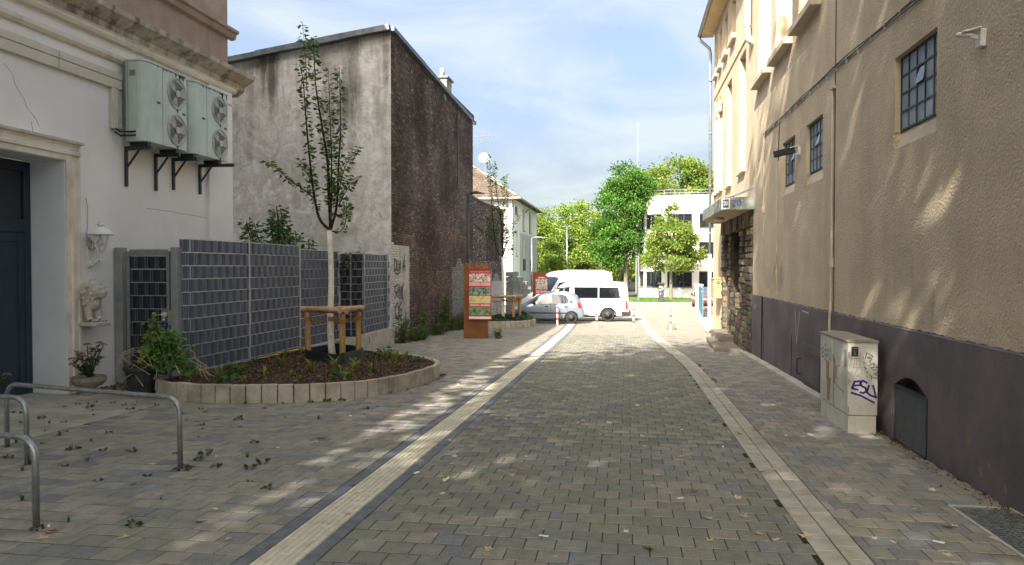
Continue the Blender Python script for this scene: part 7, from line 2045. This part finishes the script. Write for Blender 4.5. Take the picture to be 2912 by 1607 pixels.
# roof
ov = .7
e0, e1, e2, e3 = Vector((hx + ov, hy - ov, ez)), Vector((hx + ov, hy + hl + ov, ez)), Vector((hx - hd - ov, hy + hl + ov, ez)), Vector((hx - hd - ov, hy - ov, ez))
rz_ = 11.75; r0, r1 = Vector((hx - hd / 2, hy + 4.3, rz_)), Vector((hx - hd / 2, hy + hl - 4.3, rz_))
t = MB(); t.add([e0, e1, e2, e3, r0, r1], [(0, 1, 5, 4), (1, 2, 5), (2, 3, 4, 5), (3, 0, 4), (0, 3, 2, 1)]); t.build('roof_deck', M['roofing'], vh)
def tile_face(poly, tw, th, name, root, pal):
    """overlapping roof tiles laid on a sloping polygon whose first edge is the eaves"""
    A, B_ = poly[0], poly[1]; u = (B_ - A).normalized(); nrm = (B_ - A).cross(poly[-1] - A).normalized()
    if nrm.z < 0: nrm = -nrm
    v = nrm.cross(u).normalized()
    if v.z < 0: v = -v
    p2 = [((p - A).dot(u), (p - A).dot(v)) for p in poly]; P = []; C = []
    vm = max(q[1] for q in p2); um = [min(q[0] for q in p2), max(q[0] for q in p2)]
    j = 0
    while j * th < vm:
        x = um[0] - (j % 2) * tw / 2
        while x < um[1]:
            if inside(p2, x + tw / 2, j * th + th / 2):
                b_ = A + u * x + v * (j * th); q = []
                for (du, dv, dn) in ((.0, 0, .02), (tw, 0, .02), (tw, th * 1.15, .0), (0, th * 1.15, .0)): q.append(tuple(b_ + u * du + v * dv + nrm * (dn)))
                for (du, dv, dn) in ((.02, 0, .075), (tw - .04, 0, .055), (tw - .04, th * 1.15, .02), (.02, th * 1.15, .04)): q.append(tuple(b_ + u * du + v * dv + nrm * (dn)))
                P.append(q); C.append(jitter_cols(pal, 1, .16)[0])
            x += tw
        j += 1
    V, F, c = pieces(np.array(P), np.array(C)); o = np_mesh(name, V, F, M['tile'], root, c); o['kind'] = 'stuff'
PT = [(0.089, 0.066, 0.050), (0.104, 0.078, 0.060), (0.077, 0.057, 0.045), (0.095, 0.069, 0.053)]
tile_face([e3, e0, r0], .32, .36, 'front_tiles', vh, PT); tile_face([e0, e1, r1, r0], .32, .36, 'flank_tiles', vh, PT)
t = MB(); t.tube([e0, r0], .1, 8); t.tube([r0, r1], .1, 8); t.tube([e3, r0], .1, 8); t.build('ridge_tiles', M['tile'] if False else M['eave_wood'] if False else M['gutter_metal'], vh)
t = MB(); t.tube([e3 + Vector((0, -.06, -.06)), e0 + Vector((.06, -.06, -.06)), e1 + Vector((.06, .06, -.06))], .09, 8); t.build('gutter', M['gutter_metal'], vh)
t = MB(); t.tube([e0 + Vector((0, 9, -.1)), e0 + Vector((-.5, 8.6, -.45)), e0 + Vector((-.62, 8.5, -.7))], .05, 6); t.build('downpipe', M['gutter_metal'], vh)
nf_ = (e1 - e0).cross(r0 - e0).normalized(); nf_ = nf_ if nf_.z > 0 else -nf_
for k in (6.2, 8.1):
    c = e0 + Vector((0, k, 0)) + (r0 - e0 - Vector((0, (r0 - e0).y, 0))).normalized() * 3.4
    d2 = (r0 - e0 - Vector((0, (r0 - e0).y, 0))).normalized()
    sk = thing_part('skylight', vh); t = MB(); t.bar(c + nf_ * .1, c + d2 * 1.5 + nf_ * .1, 1.0, .08, up=nf_); t.build('frame', M['gutter_metal'], sk)
    t = MB(); t.bar(c + nf_ * .15 + d2 * .12, c + d2 * 1.38 + nf_ * .15, .8, .02, up=nf_); t.build('pane', M['render_white'], sk)
ae = thing('roof_aerial', 'television aerial mast with a round dish on the villa roof', 'aerial', tuple(r0 + Vector((1.7, .3, -.9))))
ax_ = r0 + Vector((1.7, .3, 0))
t = MB(); t.tube([ax_ + Vector((0, 0, -1.4)), ax_ + Vector((0, 0, 2.4))], .035, 6); t.build('mast', M['galv'], ae)
t = MB(); t.tube([ax_ + Vector((-1.7, 0, 2.1)), ax_ + Vector((1.3, 0, 2.1))], .02, 5)
for k in range(9): t.tube([ax_ + Vector((-1.6 + k * .33, -.25, 2.1)), ax_ + Vector((-1.6 + k * .33, .25, 2.1))], .012, 4)
t.tube([ax_ + Vector((-.1, 0, 1.5)), ax_ + Vector((.7, 0, 1.65))], .015, 4); t.build('antenna', M['galv'], ae)
def dish(parent, c, r_, tilt, mat):
    t = MB(); t.lathe([(.02, .1), (r_ * .5, .07), (r_, .0), (r_, -.015), (r_ * .5, .05), (.02, .075)], tuple(c), 22, axis='y'); t.build('dish', M[mat], parent, smooth=True)
dish(ae, ax_ + Vector((.25, -.2, .1)), .5, 0, 'galv_light')
t = MB(); t.tube([ax_ + Vector((.25, -.1, .1)), ax_ + Vector((.55, -.7, -.25))], .02, 5); t.build('dish_arm', M['galv'], ae)
ds = thing('satellite_dish', 'white satellite dish on the peak of the villa roof', 'dish', tuple(r0 + Vector((.1, -.3, .3)))); dish(ds, r0 + Vector((.2, -.4, .4)), .33, 0, 'render_white')
t = MB(); t.tube([r0 + Vector((.2, -.25, .0)), r0 + Vector((.2, -.25, .5))], .03, 5); t.build('mount', M['galv'], ds)

# ================================================================ curved white building
cb_ = thing('curved_building', 'white modern building with rounded corner and ribbon windows', 'building', (5, 75, gz(60)))
ccx, ccy, cr = 4.7, 76.6, 3.6
def path(off=0.0, n_=18):
    p = [(ccx - cr - off, 96.0)]
    for i in range(n_ + 1):
        a = math.pi + (math.pi / 2) * i / n_
        p.append((ccx + (cr + off) * math.cos(a), ccy + (cr + off) * math.sin(a)))
    p.append((20.0, ccy - cr - off)); return p
zt3 = 8.85
def ring_wall(mb, z0, z1, off=0.0, th=.3, sel=None):
    o_, i_ = path(off), path(off - th)
    for k in range(len(o_) - 1):
        a, b_, c, d = o_[k], o_[k + 1], i_[k + 1], i_[k]
        mb.add([(*a, z0), (*b_, z0), (*c, z0), (*d, z0), (*a, z1), (*b_, z1), (*c, z1), (*d, z1)], [(0, 3, 2, 1), (4, 5, 6, 7), (0, 1, 5, 4), (1, 2, 6, 5), (2, 3, 7, 6), (3, 0, 4, 7)])
L_ = []
_p = np.array(path()); _s = np.concatenate([[0], np.cumsum(np.linalg.norm(np.diff(_p, axis=0), axis=1))])
def at_s(s, off=0.0):
    k = min(len(_p) - 2, max(0, int(np.searchsorted(_s, s) - 1))); f_ = (s - _s[k]) / (_s[k + 1] - _s[k]); p = _p[k] + (_p[k + 1] - _p[k]) * f_
    d = (_p[k + 1] - _p[k]) / np.linalg.norm(_p[k + 1] - _p[k]); n_ = np.array([d[1], -d[0]])
    if np.dot(p - np.array([8, 85]), n_) < 0: n_ = -n_
    return p + n_ * off
S0 = _s[1]; S1 = _s[-2]                                           # start and end of the rounded corner
FLOORS = [(-.05, 1.5), (2.75, 4.35), (5.65, 7.1)]
WR = [(S0 + 1.0, S0 + 2.0), (S0 + 2.35, S0 + 4.25), (S1 - .85, S1 + 2.35 - .85), (S1 + 2.15, S1 + 4.9), (S1 + 5.6, S1 + 8.6)]
def wall_cells(z0, z1, wins):
    """curved wall between two heights, leaving out the window stretches"""
    t = MB(); cuts = sorted({0.0, _s[-1], *_s.tolist(), *[q for w_ in wins for q in w_]})
    for a, b_ in zip(cuts, cuts[1:]):
        m_ = (a + b_) / 2
        if any(w_[0] - 1e-6 < m_ < w_[1] + 1e-6 for w_ in wins): continue
        p, q, p2, q2 = at_s(a + 1e-4), at_s(b_ - 1e-4), at_s(a + 1e-4, -.3), at_s(b_ - 1e-4, -.3)
        t.add([(*p, z0), (*q, z0), (*q2, z0), (*p2, z0), (*p, z1), (*q, z1), (*q2, z1), (*p2, z1)], [(0, 3, 2, 1), (4, 5, 6, 7), (0, 1, 5, 4), (1, 2, 6, 5), (2, 3, 7, 6), (3, 0, 4, 7)])
    return t
zz = -1.5
wt = MB()
for (a, b_) in FLOORS:
    for q in (wall_cells(zz, a, []), wall_cells(a, b_, WR)): wt.add(q.v, q.f)
    zz = b_
q = wall_cells(zz, zt3, []); wt.add(q.v, q.f); wt.build('wall', M['render_white'], cb_)
t = MB(); t.prism([tuple(p) for p in path(-.32)] + [(20, 96)], 'z', zt3 - .8, zt3 - .7); t.prism([tuple(p) for p in path(-.9)] + [(20, 96)], 'z', 2.3, 2.5); t.build('slabs', M['render_grey'], cb_)
for (za, zb) in FLOORS:
    for (a, b_) in WR:
        w_ = thing_part('window', cb_); ns = 4; nm_ = 3
        t = MB()
        for i in range(ns):
            p, q = at_s(a + (b_ - a) * i / ns, -.16), at_s(a + (b_ - a) * (i + 1) / ns, -.16); t.quad((*p, za), (*q, za), (*q, zb), (*p, zb))
        t.build('pane', M['glass_dark'], w_)
        t = MB()
        for i in range(ns):
            p, q = at_s(a + (b_ - a) * i / ns, -.1), at_s(a + (b_ - a) * (i + 1) / ns, -.1)
            for z in (za + .06, zb - .06): t.bar((*p, z), (*q, z), .1, .12)
        for i in range(nm_ + 1):
            p = at_s(a + .03 + (b_ - a - .06) * i / nm_, -.1); t.bar((*p, za), (*p, zb), .09, .09)
        t.build('frame', M['dark_metal'], w_)
        t = MB()
        for i in range(ns):
            p, q = at_s(a - .05 + (b_ - a + .1) * i / ns, .03), at_s(a - .05 + (b_ - a + .1) * (i + 1) / ns, .03); t.bar((*p, za - .04), (*q, za - .04), .12, .07)
        t.build('sill', M['gutter_metal'], w_)
t = MB()
pr = path(-.25)
for z in (zt3 + .25, zt3 + .55):
    t.tube([(*p, z) for p in pr[1:]], .03, 5)
for s in np.arange(S0, _s[-1] - 1, 1.1): p = at_s(s, -.25); t.tube([(*p, zt3), (*p, zt3 + .57)], .025, 5)
t.build('roof_railing', M['galv'], cb_)
t = MB(); p = at_s(S0 - .6, .08); t.tube([(*p, -1.2), (*p, 5.4)], .06, 6); t.build('downpipe', M['galv'], cb_)
t = MB(); t.tube([(1.1, 92, 9), (1.1, 92, 21)], [.09, .05], 6)
fp = thing('flag_pole', 'tall thin white pole standing behind the curved building', 'pole', (1.25, 92, gz(60))); t = MB(); t.tube([(1.25, 92, gz(60)), (1.25, 92, 19.4)], [.05, .025], 8); t.build('shaft', M['galv_light'], fp); t = MB(); ball(t, (1.25, 92, 19.42), .04, 8, 6); t.build('finial', M['render_white'], fp)
# pale house glimpsed between the far trees
gh = thing('far_house', 'pale house glimpsed between the trees and the curved building', 'building', (-1.5, 104, gz(60)))
GW_ = [(-4.2 + k * 1.6, -3.3 + k * 1.6, z, z + 1.5) for k in range(5) for z in (-.2, 2.6)]
t = MB(); wall_with_holes(t, 104, 104.4, -6, 4, -1.3, 5.2, GW_, 'y'); t.build('wall', M['white_fleck'], gh)
for (a, b_, c, d) in GW_:
    t = MB(); t.box(a, b_, 104.2, 104.25, c, d); t.build('window', M['glass_dark'], gh)
t = MB(); t.prism([(103.6, 5.2), (104, 5.2), (108, 8), (112, 5.2)], 'x', -6.4, 4.4); t.build('roof', M['roofing'], gh)

# teal gate, pillar at the right
wp = thing('white_pillar', 'square white gate pillar carrying the teal gate', 'pillar', (5.05, 53.5, gz(53.5)))
t = MB(); t.box(4.78, 5.22, 53.2, 53.6, gz(53.5) - .2, gz(53.5) + 1.75); t.build('shaft', M['render_white'], wp, bevel=.02); t = MB(); t.box(4.72, 5.28, 53.14, 53.66, gz(53.5) + 1.75, gz(53.5) + 1.85); t.build('cap', M['render_white'], wp)
tg = thing('teal_gate', 'teal slatted metal gate leading off the lane', 'gate', (4.8, 47, gz(47)))
for (ya, yb) in ((47.6, 53.1), (42.2, 47.4)):
    xg = lambda y: 4.15 + (y - 42) * .075
    for k in range(6):
        t = MB(); z = .22 + k * .27; t.bar((xg(ya), ya, gz(ya) + z), (xg(yb), yb, gz(yb) + z), .04, .21); t.build('slat', M['teal'], tg)
    for y in (ya, yb):
        t = MB(); t.bar((xg(y), y, gz(y) + .0), (xg(y), y, gz(y) + 1.75), .09, .09); t.build('post', M['teal'], tg)
ek = thing('edge_kerb', 'pale kerb stones edging the lane below the teal gate', 'kerb', (4.0, 42, gz(42)))
y = 29.4
while y < 54:
    x = float(np.interp(y, [29, 34, 42, 54], [3.15, 3.45, 4.0, 5.0])); x2 = float(np.interp(y + 1.6, [29, 34, 42, 54], [3.15, 3.45, 4.0, 5.0]))
    t = MB(); t.bar((x, y, gz(y) + .01), (x2, y + 1.5, gz(y + 1.5) + .01), .22, .12); t.build('kerb_stone', M['kerb'], ek, bevel=.015); y += 1.62
gv = MB(); gv.quad((3.3, 29.1, gz(29) + .005), (7, 29.1, gz(29) + .005), (8, 52, gz(52) + .005), (4.6, 52, gz(52) + .005)); tag(gv.build('gravel_strip', M['apron']), kind='structure')

# ================================================================ trees
def broad_tree(name, label, base, trunk_h, crown, n_leaf, leaf, pal, seed, trunk_r=.16, mat='leaf_far', cl_n=60, cl_r=.9, group=None, shell=.55, bark='bark_grey'):
    """crown = list of ellipsoids (cx, cy, cz, rx, ry, rz); leaves gather in clumps so that light and gaps show"""
    rg = np.random.default_rng(seed); r_ = thing(name, label, 'tree', base, group)
    bx, by, bz = base
    E_ = np.array(crown, float); vol = E_[:, 3] * E_[:, 4] * E_[:, 5]; pick = rg.choice(len(E_), cl_n, p=vol / vol.sum())
    d = unit(rg.normal(size=(cl_n, 3))); rad = rg.uniform(shell ** 3, 1, cl_n) ** (1 / 3)
    CC = E_[pick, :3] + d * E_[pick, 3:] * rad[:, None]
    t = MB()
    zc = float(np.mean(E_[:, 2])); tx, ty = float(np.mean(E_[:, 0])), float(np.mean(E_[:, 1]))
    ptop = (bx + (tx - bx) * .3, by + (ty - by) * .3, bz + trunk_h)
    t.tube([(bx, by, bz - .2), (bx, by, bz + .25), ((bx * 2 + ptop[0]) / 3, (by * 2 + ptop[1]) / 3, bz + trunk_h * .5), ptop, (tx, ty, zc + .2)], [trunk_r * 1.25, trunk_r, trunk_r * .85, trunk_r * .75, trunk_r * .3], 10)
    t.build('trunk', M[bark], r_, smooth=True)
    t = MB()
    for k in range(min(cl_n, 46)):
        c = CC[k]; f_ = rg.uniform(.2, .8); s = (ptop[0] + (tx - ptop[0]) * f_, ptop[1] + (ty - ptop[1]) * f_, ptop[2] + (zc - ptop[2]) * f_)
        m_ = ((s[0] + c[0]) / 2 + rg.normal(0, .15), (s[1] + c[1]) / 2 + rg.normal(0, .15), (s[2] + c[2]) / 2 + .1)
        t.tube([s, m_, tuple(c)], [trunk_r * .3, trunk_r * .18, trunk_r * .06], 5)
    t.build('limbs', M[bark], r_)
    per = rg.integers(0, cl_n, n_leaf)
    off = rg.normal(size=(n_leaf, 3)) * cl_r * np.array([1, 1, .62]) * .5
    C = CC[per] + off
    out = unit(C - E_[pick[per], :3]) * .6 + rg.normal(size=(n_leaf, 3)) * .55 + np.array([0, 0, -.25])
    V, F = leaf_quads(C, out, leaf * rg.uniform(.6, 1.3, n_leaf), .8, .15, rg)
    tint = rg.uniform(.75, 1.25, cl_n)[per][:, None]
    c = jitter_cols(pal, n_leaf, .25, rg) * tint
    np_mesh('crown', V, F, M[mat], r_, np.repeat(np.clip(c, .004, 1), 4, axis=0))
    return r_
zf = gz(60)
LIME = [(0.241, 0.304, 0.055), (0.183, 0.274, 0.052), (0.289, 0.332, 0.072), (0.124, 0.219, 0.043)]
DEEP = [(0.068, 0.173, 0.029), (0.089, 0.216, 0.035), (0.052, 0.130, 0.025), (0.132, 0.245, 0.041)]
MIX = [(0.144, 0.239, 0.042), (0.200, 0.255, 0.051), (0.270, 0.270, 0.068), (0.102, 0.197, 0.037)]
broad_tree('maple_tree', 'small yellow-green tree before the curved white building', (4.0, 69.3, zf + .1), 2.3, [(4.0, 69.3, 3.1, 2.9, 2.3, 1.5), (4.1, 69.3, 4.7, 2.3, 1.9, 1.4), (3.8, 69.3, 6.3, 1.0, .9, 1.2)], 15000, .2, MIX, 31, .17, cl_n=120, cl_r=.65)
broad_tree('maple_tree', 'tall deep green tree left of the curved white building', (-.1, 74, zf), 2.6, [(-1.2, 74, 4.6, 2.5, 2.2, 2.4), (-.7, 74, 7.8, 2.2, 2.0, 2.3), (.1, 74, 10.4, 1.7, 1.6, 1.6), (1.1, 75, 8.9, 1.7, 1.5, 2.0)], 30000, .21, DEEP, 32, .26, cl_n=190, cl_r=.8)
broad_tree('plane_tree', 'large tree crown rising behind the curved white building', (5.5, 92, zf), 5, [(5.4, 92, 12.0, 4.2, 3, 3.4), (1.8, 92, 10.6, 3.4, 3, 3.2), (9.6, 93, 10.8, 3.6, 3, 2.8)], 28000, .3, MIX, 33, .35, cl_n=150, cl_r=1.2)
for k, (x, y, s, h, lb) in enumerate(((-10.2, 90, 1.0, 9.6, 'bright lime-green tree beside the white villa'), (-6.6, 92, 1.0, 10.4, 'bright lime-green tree behind the twin-headed lamp post'), (-3.4, 95, .95, 9.2, 'bright lime-green tree next to the deep green tree'))):
    broad_tree('lime_tree', lb, (x, y, zf), 2.2, [(x, y, 2.4, 2.6, 2.2, 2.4), (x + .2, y, h * .55, 2.4, 2, 2.2), (x, y, h * .8, 1.7, 1.5, 1.9)], 20000, .25, LIME, 50 + k, .2, cl_n=170, cl_r=1.0, group='lime-green trees at the far end', shell=.35)
broad_tree('hedge_tree', 'low tangled olive-green growth beside the villa wall', (-8.6, 84, zf), 1.0, [(-8.4, 84, .8, 1.6, 1.4, 2.0), (-8.3, 84, 3.0, .9, .9, 2.4)], 6000, .2, MIX, 58, .1, cl_n=60, cl_r=.6)
broad_tree('hedge_tree', 'row of green growth beyond the vans', (-3, 100, zf), 1.0, [(-6, 99, 1.6, 4, 1.5, 3.2), (0, 99, 1.0, 3, 1.5, 2.0), (-12, 99, 3, 5, 1.5, 4.6)], 18000, .3, LIME, 59, .1, cl_n=130, cl_r=1.2)

# tall plane trees behind the viewpoint whose crowns shade the lane
SH = [(0.17, 0.24, 0.08), (0.2, 0.27, 0.1)]
def shade_tree(lb, x, y, ells, n_, seed, cl): broad_tree('plane_tree', lb, (x, y, gz(y)), 7.5, ells, n_, .34, SH, seed, .4, 'leaf_far', cl, 1.7, 'plane trees shading the lane', .2)
shade_tree('tall plane tree with broad crown overhanging the lane beside the house front', -6.2, -4.5, [(-5.6, -3.0, 15.5, 4.2, 4.5, 3.4), (-3.6, 0.0, 17.8, 3.6, 3.0, 2.2)], 9000, 71, 110)
shade_tree('tall plane tree in the middle of the widened lane', -1.5, -8.5, [(-1.8, -7.0, 13.5, 4.2, 4.2, 3.4), (-.5, -3.5, 16.0, 3.4, 3.0, 2.4)], 6200, 72, 58)
shade_tree('tall plane tree standing further back in the lane', -6.6, -13.5, [(-6.8, -10.5, 13.0, 3.6, 4.4, 3.4), (-5.2, -13.5, 11.5, 4.0, 3.4, 3.0)], 11500, 73, 130)
